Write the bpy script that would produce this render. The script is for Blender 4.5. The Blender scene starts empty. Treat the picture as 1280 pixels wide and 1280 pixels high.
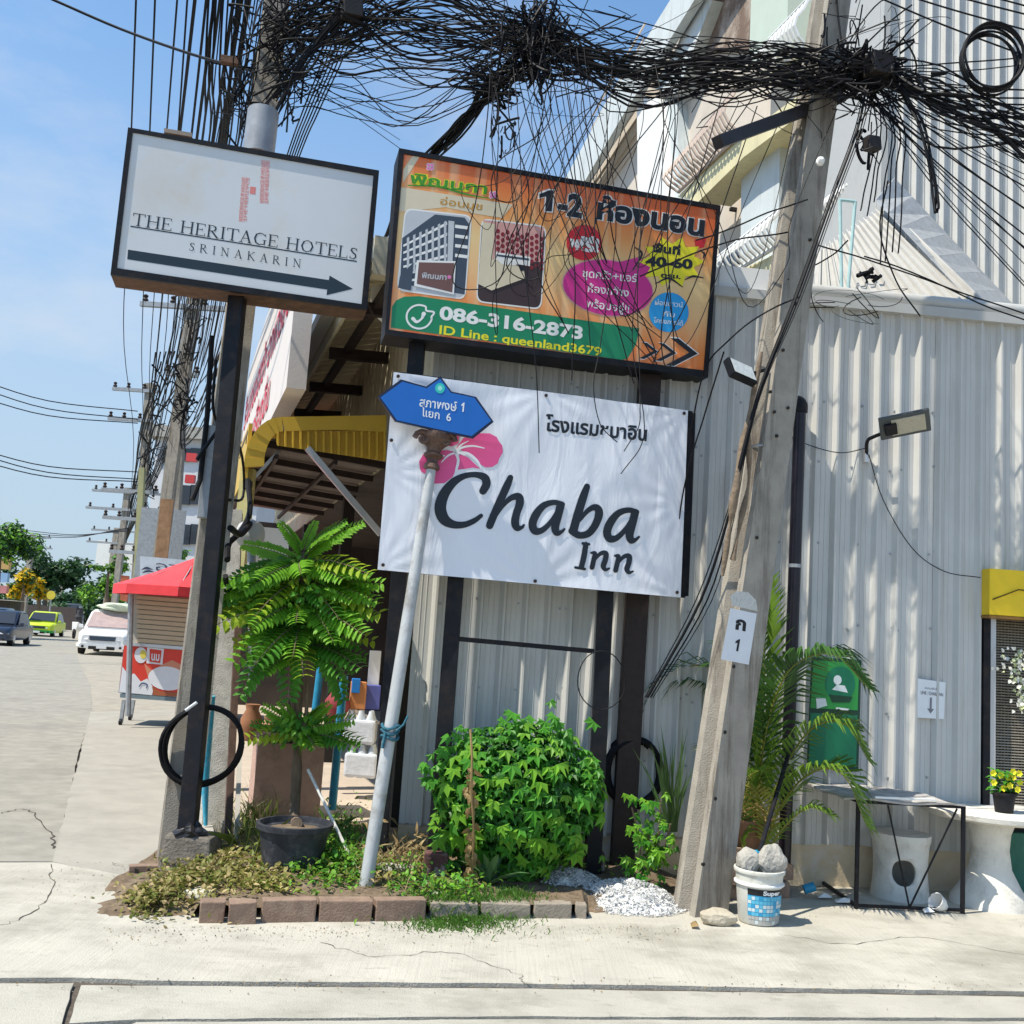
import bpy, bmesh, math, random
from mathutils import Vector, Matrix
from mathutils.geometry import tessellate_polygon
import numpy as np
R = math.radians
rnd = random.Random(7)
SC = bpy.context.scene
C = SC.collection

# ------------------------------------------------------------------ camera
F = 1280.0; PITCH = R(7.2); ROLL = R(3.7); CH = 1.5
cp, sp, cr, sr = math.cos(PITCH), math.sin(PITCH), math.cos(ROLL), math.sin(ROLL)
cam = bpy.data.cameras.new('camera'); camo = bpy.data.objects.new('camera', cam); C.objects.link(camo)
cam.sensor_width = 36; cam.lens = 36.0; cam.clip_end = 3000; cam.clip_start = 0.05
_U = Vector((0, -sp, cp)); _F = Vector((0, cp, sp)); _R = Vector((1, 0, 0))
_cx = _R*cr + _U*sr; _cy = _U*cr - _R*sr
camo.matrix_world = Matrix(((_cx.x, _cy.x, -_F.x, 0), (_cx.y, _cy.y, -_F.y, 0), (_cx.z, _cy.z, -_F.z, CH), (0, 0, 0, 1)))
SC.camera = camo

# ------------------------------------------------------------------ sky and sun
TOSUN = Vector((-.44, -.23, .87)).normalized()
EL = math.asin(TOSUN.z); AZ = math.atan2(TOSUN.x, TOSUN.y)
w = bpy.data.worlds.new('World'); SC.world = w; w.use_nodes = True
nt = w.node_tree; N = nt.nodes; L = nt.links
bg = N['Background']; bg.inputs[1].default_value = 0.088
sky = N.new('ShaderNodeTexSky'); sky.sky_type = 'NISHITA'; sky.sun_disc = False
sky.sun_elevation = EL; sky.sun_rotation = AZ; sky.air_density = 1.0; sky.dust_density = .5; sky.ozone_density = 1.2
tc = N.new('ShaderNodeTexCoord'); mp = N.new('ShaderNodeMapping'); mp.inputs['Scale'].default_value = (1, 1, 2.6); mp.inputs['Location'].default_value = (.35, .1, 0)
ns = N.new('ShaderNodeTexNoise'); ns.inputs['Scale'].default_value = 2.3; ns.inputs['Detail'].default_value = 9; ns.inputs['Roughness'].default_value = .58
rp = N.new('ShaderNodeValToRGB'); rp.color_ramp.elements[0].position = .53; rp.color_ramp.elements[1].position = .78
rp.color_ramp.elements[1].color = (.62, .62, .62, 1)
mx = N.new('ShaderNodeMixRGB'); mx.inputs[2].default_value = (7.4, 7.6, 7.9, 1)
L.new(tc.outputs['Generated'], mp.inputs[0]); L.new(mp.outputs[0], ns.inputs[0]); L.new(ns.outputs[0], rp.inputs[0])
hz = N.new('ShaderNodeMixRGB'); hz.inputs[2].default_value = (4.6, 5.6, 6.7, 1)
sxyz = N.new('ShaderNodeSeparateXYZ'); L.new(tc.outputs['Generated'], sxyz.inputs[0])
mr = N.new('ShaderNodeMapRange'); mr.interpolation_type = 'SMOOTHSTEP'; mr.inputs[1].default_value = .0; mr.inputs[2].default_value = .66; mr.inputs[3].default_value = .92; mr.inputs[4].default_value = .0
L.new(sxyz.outputs[2], mr.inputs[0]); L.new(mr.outputs[0], hz.inputs[0])
gn = N.new('ShaderNodeMixRGB'); gn.blend_type = 'MULTIPLY'; gn.inputs[0].default_value = 1; gn.inputs[2].default_value = (1.45, 1.95, 2.15, 1)
L.new(sky.outputs[0], gn.inputs[1]); L.new(gn.outputs[0], hz.inputs[1])
L.new(rp.outputs[0], mx.inputs[0]); L.new(hz.outputs[0], mx.inputs[1]); L.new(mx.outputs[0], bg.inputs[0])
sl = bpy.data.lights.new('sun', 'SUN'); sl.energy = 5.0; sl.angle = R(.53); sl.color = (1, .925, .79)
so = bpy.data.objects.new('sun', sl); C.objects.link(so); so.rotation_euler = (-TOSUN).to_track_quat('-Z', 'Y').to_euler(); so.location = (0, 0, 30)
SC.view_settings.view_transform = 'Standard'; SC.view_settings.look = 'None'
SC.view_settings.exposure = 0.32; SC.view_settings.gamma = 1; SC.view_settings.use_curve_mapping = False
SC.cycles.max_bounces = 8; SC.cycles.transparent_max_bounces = 8

# ------------------------------------------------------------------ pixel <-> place
def ray(px, py):
    a = (px-640)/F; b = (640-py)/F
    x = a*cr - b*sr; u = a*sr + b*cr
    return Vector((x, cp-u*sp, sp+u*cp))
def G(px, py, z=0.0):
    d = ray(px, py); t = (z-CH)/d.z; return Vector((d.x*t, d.y*t, z))
def PY(px, py, Y):
    d = ray(px, py); t = Y/d.y; return Vector((d.x*t, Y, CH+d.z*t))
class Plane:
    def __init__(s, p, az):
        s.p = Vector(p); s.u = Vector((math.cos(R(az)), math.sin(R(az)), 0)); s.n = Vector((s.u.y, -s.u.x, 0)); s.v = Vector((0, 0, 1))
    def on(s, px, py, off=0.0):
        d = ray(px, py); o = Vector((0, 0, CH)); q = s.p + s.n*off
        return o + d*((q-o).dot(s.n)/d.dot(s.n))
    def at(s, u, z, off=0.0):
        return Vector((s.p.x, s.p.y, 0)) + s.u*u + s.n*off + Vector((0, 0, z))
    def su(s, px, py):
        q = s.on(px, py); return (q-s.p).dot(s.u)

# ------------------------------------------------------------------ object helpers
WL = {}
def tag(o, label=None, cat=None, group=None, kind=None):
    if label: o['label'] = label
    if cat: o['category'] = cat
    if group: o['group'] = group
    if kind: o['kind'] = kind
    return o
def thing(name, loc, label, cat, group=None):
    o = bpy.data.objects.new(name, None); C.objects.link(o); o.location = loc; o.empty_display_size = .1
    WL[o] = Vector(loc); return tag(o, label, cat, group)
class MB:
    def __init__(s): s.v = []; s.f = []; s.m = []; s.g = []; s.lock = False; s.gid = 0; s.name = 'print'; s.gn = {}
    def add(s, vs, fs, mi=0):
        b = len(s.v); s.v += [tuple(q) for q in vs]
        if not s.lock: s.gid += 1
        s.gn[s.gid] = s.name
        for f in fs: s.f.append(tuple(b+i for i in f)); s.m.append(mi); s.g.append(s.gid)
        return s
    def group(s, name=None):      # start one joined piece
        s.lock = True; s.gid += 1
        if name: s.name = name
        return s
    def split(s, mats, parent):   # every piece of print an object of its own
        by = {}
        for f, m, g in zip(s.f, s.m, s.g): by.setdefault(g, []).append((f, m))
        for g, fs in by.items():
            mb = MB(); mp = {}
            for f, m in fs:
                for i in f:
                    if i not in mp: mp[i] = len(mb.v); mb.v.append(s.v[i])
                mb.f.append(tuple(mp[i] for i in f)); mb.m.append(m)
            ms = sorted(set(mb.m)); mb.m = [ms.index(x) for x in mb.m]
            mb.build(s.gn[g], [mats[x] for x in ms], parent, fix=False)
    def hexa(s, a, mi=0):    # a: 8 points bottom 4 ccw then top 4
        return s.add(a, [(3, 2, 1, 0), (4, 5, 6, 7), (0, 1, 5, 4), (1, 2, 6, 5), (2, 3, 7, 6), (3, 0, 4, 7)], mi)
    def box(s, c, size, u=Vector((1, 0, 0)), mi=0, w_=None):
        c = Vector(c); u = Vector(u).normalized()
        w2 = Vector(w_).normalized() if w_ is not None else Vector((0, 0, 1))
        n = w2.cross(u).normalized(); w3 = u.cross(n)
        a, b, d = size[0]/2, size[1]/2, size[2]/2
        return s.hexa([c+u*x*a+n*y*b+w3*z*d for z in (-1, 1) for x, y in ((-1, -1), (1, -1), (1, 1), (-1, 1))], mi)
    def beam(s, p, q, w1, w2, mi=0, up=Vector((0, 0, 1))):
        p, q = Vector(p), Vector(q); d = (q-p).normalized()
        up = Vector(up)
        if abs(d.dot(up)) > .97: up = Vector((0, 1, 0))
        a = d.cross(up).normalized(); b = a.cross(d)
        return s.hexa([c+a*x*w1/2+b*y*w2/2 for c in (p, q) for x, y in ((-1, -1), (1, -1), (1, 1), (-1, 1))], mi)
    def tube(s, pts, r, n=6, mi=0, caps=True):
        pts = [Vector(p) for p in pts]; k = len(pts)
        rs = r if isinstance(r, (list, tuple)) else [r]*k
        prev = None; base = len(s.v)
        for i in range(k):
            t = (pts[min(i+1, k-1)]-pts[max(i-1, 0)])
            t = t.normalized() if t.length > 1e-9 else Vector((0, 0, 1))
            if prev is None:
                a = t.cross(Vector((0, 0, 1)) if abs(t.z) < .9 else Vector((1, 0, 0))).normalized()
            else:
                a = (prev - t*prev.dot(t)); a = a.normalized() if a.length > 1e-6 else t.orthogonal().normalized()
            prev = a; b = t.cross(a)
            for j in range(n):
                an = 2*math.pi*j/n; s.v.append(tuple(pts[i]+(a*math.cos(an)+b*math.sin(an))*rs[i]))
        for i in range(k-1):
            for j in range(n):
                j2 = (j+1) % n
                s.f.append((base+i*n+j, base+i*n+j2, base+(i+1)*n+j2, base+(i+1)*n+j)); s.m.append(mi)
        if caps:
            s.f.append(tuple(base+j for j in range(n))[::-1]); s.m.append(mi)
            s.f.append(tuple(base+(k-1)*n+j for j in range(n))); s.m.append(mi)
        return s
    def lathe(s, c, prof, n=20, mi=0, axis=Vector((0, 0, 1)), caps=True):
        c = Vector(c); axis = Vector(axis).normalized(); a = axis.orthogonal().normalized(); b = axis.cross(a)
        base = len(s.v)
        for r, z in prof:
            for j in range(n):
                an = 2*math.pi*j/n; s.v.append(tuple(c+axis*z+(a*math.cos(an)+b*math.sin(an))*max(r, 1e-4)))
        for i in range(len(prof)-1):
            for j in range(n):
                j2 = (j+1) % n
                s.f.append((base+i*n+j, base+i*n+j2, base+(i+1)*n+j2, base+(i+1)*n+j)); s.m.append(mi)
        if caps:
            s.f.append(tuple(base+j for j in range(n))[::-1]); s.m.append(mi)
            k = len(prof)-1; s.f.append(tuple(base+k*n+j for j in range(n))); s.m.append(mi)
        return s
    def poly(s, pts, mi=0):
        pts = [Vector(p) for p in pts]
        return s.add(pts, [tuple(t) for t in tessellate_polygon([pts])], mi)
    def prism(s, pts, off, mi=0):     # polygon pushed along off
        pts = [Vector(p) for p in pts]; off = Vector(off); k = len(pts)
        tr = [tuple(t) for t in tessellate_polygon([pts])]
        s.add(pts+[p+off for p in pts], tr+[tuple(i+k for i in t[::-1]) for t in tr]+[(i, (i+1) % k, (i+1) % k+k, i+k) for i in range(k)], mi)
        return s
    def build(s, name, mat, parent=None, smooth=False, fix=True, bevel=0, origin=None):
        me = bpy.data.meshes.new(name)
        if parent is not None: off = WL[parent]
        elif origin is not None: off = Vector(origin)
        else:
            A = np.array(s.v); off = Vector((float(A[:, 0].mean()), float(A[:, 1].mean()), float(A[:, 2].min())))
        me.from_pydata([tuple(Vector(v)-off) for v in s.v], [], s.f)
        mats = mat if isinstance(mat, (list, tuple)) else [mat]
        for m in mats: me.materials.append(m)
        if len(mats) > 1: me.polygons.foreach_set('material_index', s.m)
        if fix or bevel:
            bm = bmesh.new(); bm.from_mesh(me); bmesh.ops.recalc_face_normals(bm, faces=bm.faces)
            if bevel:
                es = [e for e in bm.edges if len(e.link_faces) == 2 and e.calc_face_angle(0) > .5]
                bmesh.ops.bevel(bm, geom=es, offset=bevel, segments=2, affect='EDGES', profile=.6, clamp_overlap=True)
            bm.to_mesh(me); bm.free()
        if smooth:
            me.polygons.foreach_set('use_smooth', [True]*len(me.polygons))
            try: me.set_sharp_from_angle(angle=R(40))
            except Exception: pass
        o = bpy.data.objects.new(name, me); C.objects.link(o); WL[o] = off
        if parent is not None: o.parent = parent
        else: o.location = off
        return o
def inst(me, name, parent, mw):
    o = bpy.data.objects.new(name, me); C.objects.link(o)
    if parent is not None:
        o.parent = parent; o.matrix_basis = Matrix.Translation(-WL[parent]) @ mw
    else: o.matrix_basis = mw
    WL[o] = Vector(mw.translation); return o
def struct(o): o['kind'] = 'structure'; return o
def stuff(o): o['kind'] = 'stuff'; return o
def copy_tree(o, delta, label=None):
    c = o.copy(); C.objects.link(c); WL[c] = WL[o]+delta; c.location = o.location+delta
    if label: c['label'] = label
    for ch in [x for x in bpy.data.objects if x.parent == o]:
        d = ch.copy(); C.objects.link(d); d.parent = c; WL[d] = WL[ch]+delta
        for g in [x for x in bpy.data.objects if x.parent == ch]:
            e = g.copy(); C.objects.link(e); e.parent = d; WL[e] = WL[g]+delta
    return c

def spline(pts, n=6):
    pts = [Vector(p) for p in pts]; out = []
    P = [pts[0]*2-pts[1]]+pts+[pts[-1]*2-pts[-2]]
    for i in range(1, len(P)-2):
        p0, p1, p2, p3 = P[i-1:i+3]
        for k in range(n):
            t = k/n
            out.append(.5*((2*p1)+(p2-p0)*t+(2*p0-5*p1+4*p2-p3)*t*t+(-p0+3*p1-3*p2+p3)*t**3))
    out.append(pts[-1]); return out

# ------------------------------------------------------------------ materials
def mat(name, col, rough=.7, var=.12, scale=6, bump=.15, bscale=60, metal=0, stain=None, stain_s=3, stain_a=.5, streak=False, spec=.4, trans=0, stretch=None, detail=6):
    m = bpy.data.materials.new(name); m.use_nodes = True; nt = m.node_tree; N = nt.nodes; L = nt.links
    b = N['Principled BSDF']; b.inputs['Roughness'].default_value = rough; b.inputs['Metallic'].default_value = metal
    b.inputs['Specular IOR Level'].default_value = spec
    tc = N.new('ShaderNodeTexCoord'); src = tc.outputs['Object']
    if stretch:
        mp = N.new('ShaderNodeMapping'); mp.inputs['Scale'].default_value = stretch; L.new(src, mp.inputs[0]); src = mp.outputs[0]
    n1 = N.new('ShaderNodeTexNoise'); n1.inputs['Scale'].default_value = scale; n1.inputs['Detail'].default_value = detail; n1.inputs['Roughness'].default_value = .6
    L.new(src, n1.inputs[0])
    r = N.new('ShaderNodeValToRGB'); e = r.color_ramp.elements
    e[0].position = .3; e[1].position = .7
    e[0].color = tuple(c*(1-var) for c in col)+(1,); e[1].color = tuple(min(1, c*(1+var)) for c in col)+(1,)
    L.new(n1.outputs[0], r.inputs[0]); out = r.outputs[0]
    if stain:
        n2 = N.new('ShaderNodeTexNoise'); n2.inputs['Scale'].default_value = stain_s; n2.inputs['Detail'].default_value = 8; n2.inputs['Roughness'].default_value = .7
        s2 = tc.outputs['Object']
        if streak:
            mp2 = N.new('ShaderNodeMapping'); mp2.inputs['Scale'].default_value = (6, 6, .5); L.new(s2, mp2.inputs[0]); s2 = mp2.outputs[0]
        L.new(s2, n2.inputs[0])
        r2 = N.new('ShaderNodeValToRGB'); r2.color_ramp.elements[0].position = .5; r2.color_ramp.elements[1].position = .68
        r2.color_ramp.elements[1].color = (stain_a,)*3+(1,)
        L.new(n2.outputs[0], r2.inputs[0])
        mx = N.new('ShaderNodeMixRGB'); mx.inputs[2].default_value = tuple(stain)+(1,)
        L.new(r2.outputs[0], mx.inputs[0]); L.new(out, mx.inputs[1]); out = mx.outputs[0]
    L.new(out, b.inputs['Base Color'])
    if bump:
        n3 = N.new('ShaderNodeTexNoise'); n3.inputs['Scale'].default_value = bscale; n3.inputs['Detail'].default_value = 5
        L.new(src, n3.inputs[0])
        bp = N.new('ShaderNodeBump'); bp.inputs['Strength'].default_value = bump; bp.inputs['Distance'].default_value = .01
        L.new(n3.outputs[0], bp.inputs['Height']); L.new(bp.outputs[0], b.inputs['Normal'])
    if trans:
        t = N.new('ShaderNodeBsdfTranslucent'); L.new(out, t.inputs[0]); ms = N.new('ShaderNodeMixShader'); ms.inputs[0].default_value = trans
        L.new(b.outputs[0], ms.inputs[1]); L.new(t.outputs[0], ms.inputs[2]); L.new(ms.outputs[0], N['Material Output'].inputs[0])
    return m
def flat(name, col, rough=.5, spec=.4, metal=0): return mat(name, col, rough, .04, 9, 0, spec=spec, metal=metal)
M = {}
M['black'] = mat('black_paint', (.009, .010, .014), .5, .3, 14, .1, 80, stain=(.05, .032, .022), stain_s=9, stain_a=.45, spec=.22)
M['cable'] = mat('cable_rubber', (.007, .007, .009), .6, .2, 20, 0, spec=.2)
M['rust'] = mat('rusty_steel', (.12, .06, .035), .75, .4, 16, .3, 90)
M['conc'] = mat('pole_concrete', (.33, .30, .255), .88, .16, 7, .5, 120, stain=(.10, .075, .055), stain_s=2.2, stain_a=.85, streak=True)
M['conc2'] = mat('grey_concrete', (.42, .40, .36), .9, .18, 12, .5, 110, stain=(.12, .11, .1), stain_s=7, stain_a=.5)
M['wall'] = mat('corrugated_white', (.57, .565, .54), .42, .06, 3, .04, 30, stain=(.36, .33, .29), stain_s=2, stain_a=.4, streak=True)
M['plinth'] = mat('cream_plaster', (.62, .50, .34), .85, .12, 5, .3, 60, stain=(.66, .62, .57), stain_s=4, stain_a=.9)
M['trim'] = mat('flashing', (.48, .48, .46), .4, .08, 5, .05, 40, stain=(.34, .31, .27), stain_s=5, stain_a=.4)
M['galv'] = mat('galvanised', (.36, .38, .40), .45, .14, 11, .1, 60, metal=.3, stain=(.2, .19, .18), stain_s=14, stain_a=.6)
M['white'] = mat('white_paint', (.78, .78, .76), .5, .05, 6, .05, 50)
M['cream'] = mat('cream_paint', (.70, .62, .44), .7, .07, 4, .1, 50, stain=(.4, .35, .27), stain_s=3, stain_a=.3)
M['dirtwhite'] = mat('worn_white_concrete', (.68, .66, .60), .85, .1, 8, .4, 90, stain=(.28, .26, .22), stain_s=6, stain_a=.5)
M['yellow'] = mat('yellow_sheet', (.62, .40, .045), .45, .1, 5, .05, 40, stain=(.35, .22, .06), stain_s=5, stain_a=.4)
M['yellow2'] = mat('yellow_board', (.85, .58, .02), .5, .06, 6, .03)
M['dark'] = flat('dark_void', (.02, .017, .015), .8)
M['brick'] = mat('brown_brick', (.25, .17, .125), .9, .2, 14, .5, 90, stain=(.36, .28, .2), stain_s=8, stain_a=.6)
M['soil'] = mat('dry_soil', (.16, .115, .075), .97, .4, 20, 1, 60, stain=(.3, .25, .17), stain_s=9)
M['blue'] = flat('blue_plate', (.012, .13, .48), .35)
M['bluepipe'] = mat('blue_pipe', (.02, .24, .42), .4, .15, 12, .05)
M['red'] = mat('red_canvas', (.75, .05, .06), .6, .1, 6, .1)
M['wood'] = mat('grey_wood', (.3, .25, .2), .85, .2, 10, .3, 60, stretch=(1, 8, 8))
M['dkbrown'] = mat('dark_brown_steel', (.028, .016, .014), .6, .3, 12, .1)
M['glassdark'] = flat('dark_glass', (.03, .035, .045), .12, .6)
M['foil'] = flat('steel_bright', (.55, .56, .58), .35, .5, .6)

# ------------------------------------------------------------------ text and flat print
def text_mesh(s, bold=0.0, shear=0.0, spacing=1.0):
    cu = bpy.data.curves.new('t', 'FONT'); cu.body = s; cu.offset = bold; cu.shear = shear; cu.space_character = spacing; cu.resolution_u = 4
    o = bpy.data.objects.new('t', cu); C.objects.link(o)
    me = bpy.data.meshes.new_from_object(o.evaluated_get(bpy.context.evaluated_depsgraph_get()))
    bpy.data.objects.remove(o); V = [v.co.copy() for v in me.vertices]; Fs = [tuple(p.vertices) for p in me.polygons]
    bpy.data.meshes.remove(me); bpy.data.curves.remove(cu); return V, Fs
def text_on(mb, pl, s, bl, br, tl, off, bold=0.0, shear=0.0, spacing=1.0, mi=0, ref=None, flip=False):
    """lettering laid in plane pl: baseline from bl to br, cap top at tl (photo points); the x-extent fills bl..br"""
    V, Fs = text_mesh(s, bold, shear, spacing)
    V0, _ = (V, Fs) if ref is None else text_mesh(ref)
    x0 = min(v.x for v in V0); x1 = max(v.x for v in V0)
    A = pl.on(*bl, off); B = pl.on(*br, off); T = pl.on(*tl, off)
    up = T-A
    vs = [A+(B-A)*((v.x-x0)/(x1-x0))+up*(v.y/.70) for v in V]
    if flip: vs = [A+(B-A)*(1-(v.x-x0)/(x1-x0))+up*(v.y/.70) for v in V]
    if hasattr(pl, 'relief'): vs = [pl.relief(v) for v in vs]
    par = list(range(len(vs)))
    def fd(a):
        while par[a] != a: par[a] = par[par[a]]; a = par[a]
        return a
    for f in Fs:
        for i in f[1:]: par[fd(i)] = fd(f[0])
    isl = {}
    for f in Fs: isl.setdefault(fd(f[0]), []).append(f)
    nm = mb.name; mb.name = 'letter'
    for fs in isl.values():
        ids = sorted({i for f in fs for i in f}); mp = {i: k for k, i in enumerate(ids)}
        mb.add([vs[i] for i in ids], [tuple(mp[i] for i in f) for f in fs], mi)
    mb.name = nm
def ppoly(mb, pl, pts, off, mi=0): mb.poly([pl.on(x, y, off) for x, y in pts], mi)
def circ(cx, cy, rx, ry=None, n=28, rot=0):
    ry = rx if ry is None else ry; c, s = math.cos(rot), math.sin(rot)
    return [(cx+rx*math.cos(2*math.pi*i/n)*c-ry*math.sin(2*math.pi*i/n)*s, cy+rx*math.cos(2*math.pi*i/n)*s+ry*math.sin(2*math.pi*i/n)*c) for i in range(n)]
def ribbon(pts, n=5, cap=True):
    """2-D round-ended variable-width stroke -> outline list of polygons"""
    P = spline([Vector((x, y, wd)) for x, y, wd in pts], n)
    Lf, Rt = [], []
    for i, p in enumerate(P):
        t = (P[min(i+1, len(P)-1)]-P[max(i-1, 0)]); t = Vector((t.x, t.y)).normalized(); nn = Vector((-t.y, t.x))
        Lf.append((p.x+nn.x*p.z, p.y+nn.y*p.z)); Rt.append((p.x-nn.x*p.z, p.y-nn.y*p.z))
    quads = [[Lf[i], Lf[i+1], Rt[i+1], Rt[i]] for i in range(len(P)-1)]
    return quads, [circ(P[0].x, P[0].y, P[0].z, n=14), circ(P[-1].x, P[-1].y, P[-1].z, n=14)]
def stroke(mb, pl, pts, off, tf=lambda x, y: (x, y), k=1.0, mi=0, n=5):
    q, caps = ribbon(pts, n)
    was = mb.lock
    if not was: mb.group()
    for a in q:
        mb.add([pl.on(*tf(*c), off) for c in a], [(0, 1, 2, 3)], mi)
    for j, c in enumerate(caps): mb.poly([pl.on(*tf(*a), off+.0004*(j+1)) for a in c], mi)
    mb.lock = was

def one(mb, pl, b, t, wd, off, mi=0, grow=0.0):
    """figure 1: foot centre b, head centre t, stroke width wd (photo points)"""
    b, t = Vector(b), Vector(t); v = t-b; h = v.length; u = Vector((-v.y, v.x))/h; v = v/h; g = grow; hw = wd/2
    P = [(-hw-g, -g), (hw+g, -g), (hw+g, h+g), (-hw*.2-g, h+g), (-hw-wd*1.0-g, h*.78+g), (-hw-wd*1.0-g, h*.60-g), (-hw-g, h*.70-g)]
    ppoly(mb, pl, [tuple(b+u*x+v*y) for x, y in P], off, mi)
# ------------------------------------------------------------------ the ground
M['asphalt'] = mat('worn_asphalt', (.30, .284, .242), .92, .16, 5, .5, 150, stain=(.19, .18, .165), stain_s=.9, stain_a=.6)
M['sand'] = mat('sandy_shoulder', (.335, .305, .25), .95, .15, 4, .5, 90, stain=(.25, .22, .18), stain_s=1.5)
M['side'] = mat('smooth_cement', (.345, .325, .28), .9, .1, 3, .3, 120, stain=(.26, .24, .21), stain_s=1.6, stain_a=.6)
def slab_mat(name, col, broom):
    m = mat(name, col, .9, .10, 2.2, 0, stain=(col[0]*.62, col[1]*.62, col[2]*.6), stain_s=1.6, stain_a=.75)
    nt = m.node_tree; N = nt.nodes; L = nt.links; b = N['Principled BSDF']
    src_ = b.inputs['Base Color'].links[0].from_socket
    for sc_n, lo_, hi_, a_, c_s in ((.7, .50, .68, .7, .58), (6, .58, .70, .55, .6), (55, .64, .74, .8, .4)):
        nn = N.new('ShaderNodeTexNoise'); nn.inputs['Scale'].default_value = sc_n; nn.inputs['Detail'].default_value = 7; nn.inputs['Roughness'].default_value = .65
        t2 = N.new('ShaderNodeTexCoord'); m2 = N.new('ShaderNodeMapping'); m2.inputs['Scale'].default_value = (1, 2.4, 1); L.new(t2.outputs['Object'], m2.inputs[0]); L.new(m2.outputs[0], nn.inputs[0])
        r_ = N.new('ShaderNodeValToRGB'); r_.color_ramp.elements[0].position = lo_; r_.color_ramp.elements[1].position = hi_; r_.color_ramp.elements[1].color = (a_,)*3+(1,)
        L.new(nn.outputs[0], r_.inputs[0]); x_ = N.new('ShaderNodeMixRGB'); x_.inputs[2].default_value = (col[0]*c_s, col[1]*c_s, col[2]*c_s*.95, 1); L.new(r_.outputs[0], x_.inputs[0]); L.new(src_, x_.inputs[1]); src_ = x_.outputs[0]
    L.new(src_, b.inputs['Base Color'])
    tc = N.new('ShaderNodeTexCoord'); mp = N.new('ShaderNodeMapping'); mp.inputs['Scale'].default_value = (34, 1.2, 1) if broom else (1.5, 26, 1); mp.inputs['Rotation'].default_value = (0, 0, .06)
    n = N.new('ShaderNodeTexNoise'); n.inputs['Scale'].default_value = 1.6; n.inputs['Detail'].default_value = 6
    n2 = N.new('ShaderNodeTexNoise'); n2.inputs['Scale'].default_value = 140; n2.inputs['Detail'].default_value = 4
    a = N.new('ShaderNodeMath'); a.operation = 'ADD'
    L.new(tc.outputs['Object'], mp.inputs[0]); L.new(mp.outputs[0], n.inputs[0]); L.new(tc.outputs['Object'], n2.inputs[0]); L.new(n.outputs[0], a.inputs[0]); L.new(n2.outputs[0], a.inputs[1])
    bp = N.new('ShaderNodeBump'); bp.inputs['Strength'].default_value = .55; bp.inputs['Distance'].default_value = .008
    L.new(a.outputs[0], bp.inputs['Height']); L.new(bp.outputs[0], b.inputs['Normal']); return m
M['slab'] = slab_mat('broomed_concrete', (.465, .44, .375), True)
M['slab2'] = slab_mat('gutter_concrete', (.42, .40, .34), False)
def jag(pts, step=.12, amp=.008, seed=1):
    r = random.Random(seed); out = []
    for i, a in enumerate(pts):
        b = pts[(i+1) % len(pts)]; a, b = Vector(a), Vector(b); n = max(1, min(120, int((b-a).length/step)))
        for k in range(n):
            p = a.lerp(b, k/n)
            if k: p = p+Vector((r.uniform(-amp, amp), r.uniform(-amp, amp), 0))
            out.append(p)
    return out
def flatpoly(name, pts, z, m, thick=.01, step=.2, amp=0.0, seed=1):
    P = [Vector((p[0], p[1], z)) for p in (jag([Vector((p[0], p[1], z)) for p in pts], step, amp, seed) if amp else pts)]
    return struct(MB().prism(P, (0, 0, -thick)).build(name, m))
gr = MB(); gr.add([(-900, -60, -.035), (900, -60, -.035), (900, 1600, -.035), (-900, 1600, -.035)], [(0, 1, 2, 3)])
struct(gr.build('ground', mat('ground_dirt', (.15, .13, .10), .95, .3, .3, .3, 20), fix=False))
RD = ray(118, 768); RD = Vector((RD.x, RD.y, 0)).normalized(); RN = Vector((RD.y, -RD.x, 0))      # along the main road, and to its right
r0 = G(118, 900)
def RP(s, t, z=0): return r0+RD*s+RN*t+Vector((0, 0, z))
far1 = G(92, 797)
roadpts = [RP(-1.6, 1.3), G(115, 890), G(113, 856), G(98, 826), far1, RP(95, -6.2), RP(150, -14), RP(260, -45), RP(260, -75), RP(150, -30), RP(95, -17.5), RP(-6, -13), RP(-6, -1)]
flatpoly('main_road', [G(70, 1076), G(101, 930)]+roadpts[1:11]+[RP(-6, -14), G(-700, 1076)], -.004, M['asphalt'], .02, .3, .01)
flatpoly('road_shoulder', [G(101, 930), G(112, 893), G(111, 856), G(97, 824), far1, RP(95, -6), RP(95, 9), RP(20, 9), G(300, 880)], -.009, M['sand'], .02, .3, .0)
flatpoly('footpath', [G(66, 1078), G(104, 928), G(113, 890), G(330, 884), G(330, 1092), G(160, 1096)], .004, M['side'], .03, .2, .008)
lm = MB()
for a, b in ((-3, 9), (13, 20)):
    lm.poly([RP(a, -3.6, .0), RP(a, -3.48, .0), RP(b, -3.48, .0), RP(b, -3.6, .0)])
lm.poly([RP(30, -8.4), RP(30, -8.28), RP(60, -8.28), RP(60, -8.4)])
struct(lm.build('lane_marking', mat('road_paint', (.5, .49, .46), .8, .3, 12, .2), origin=None))
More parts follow.
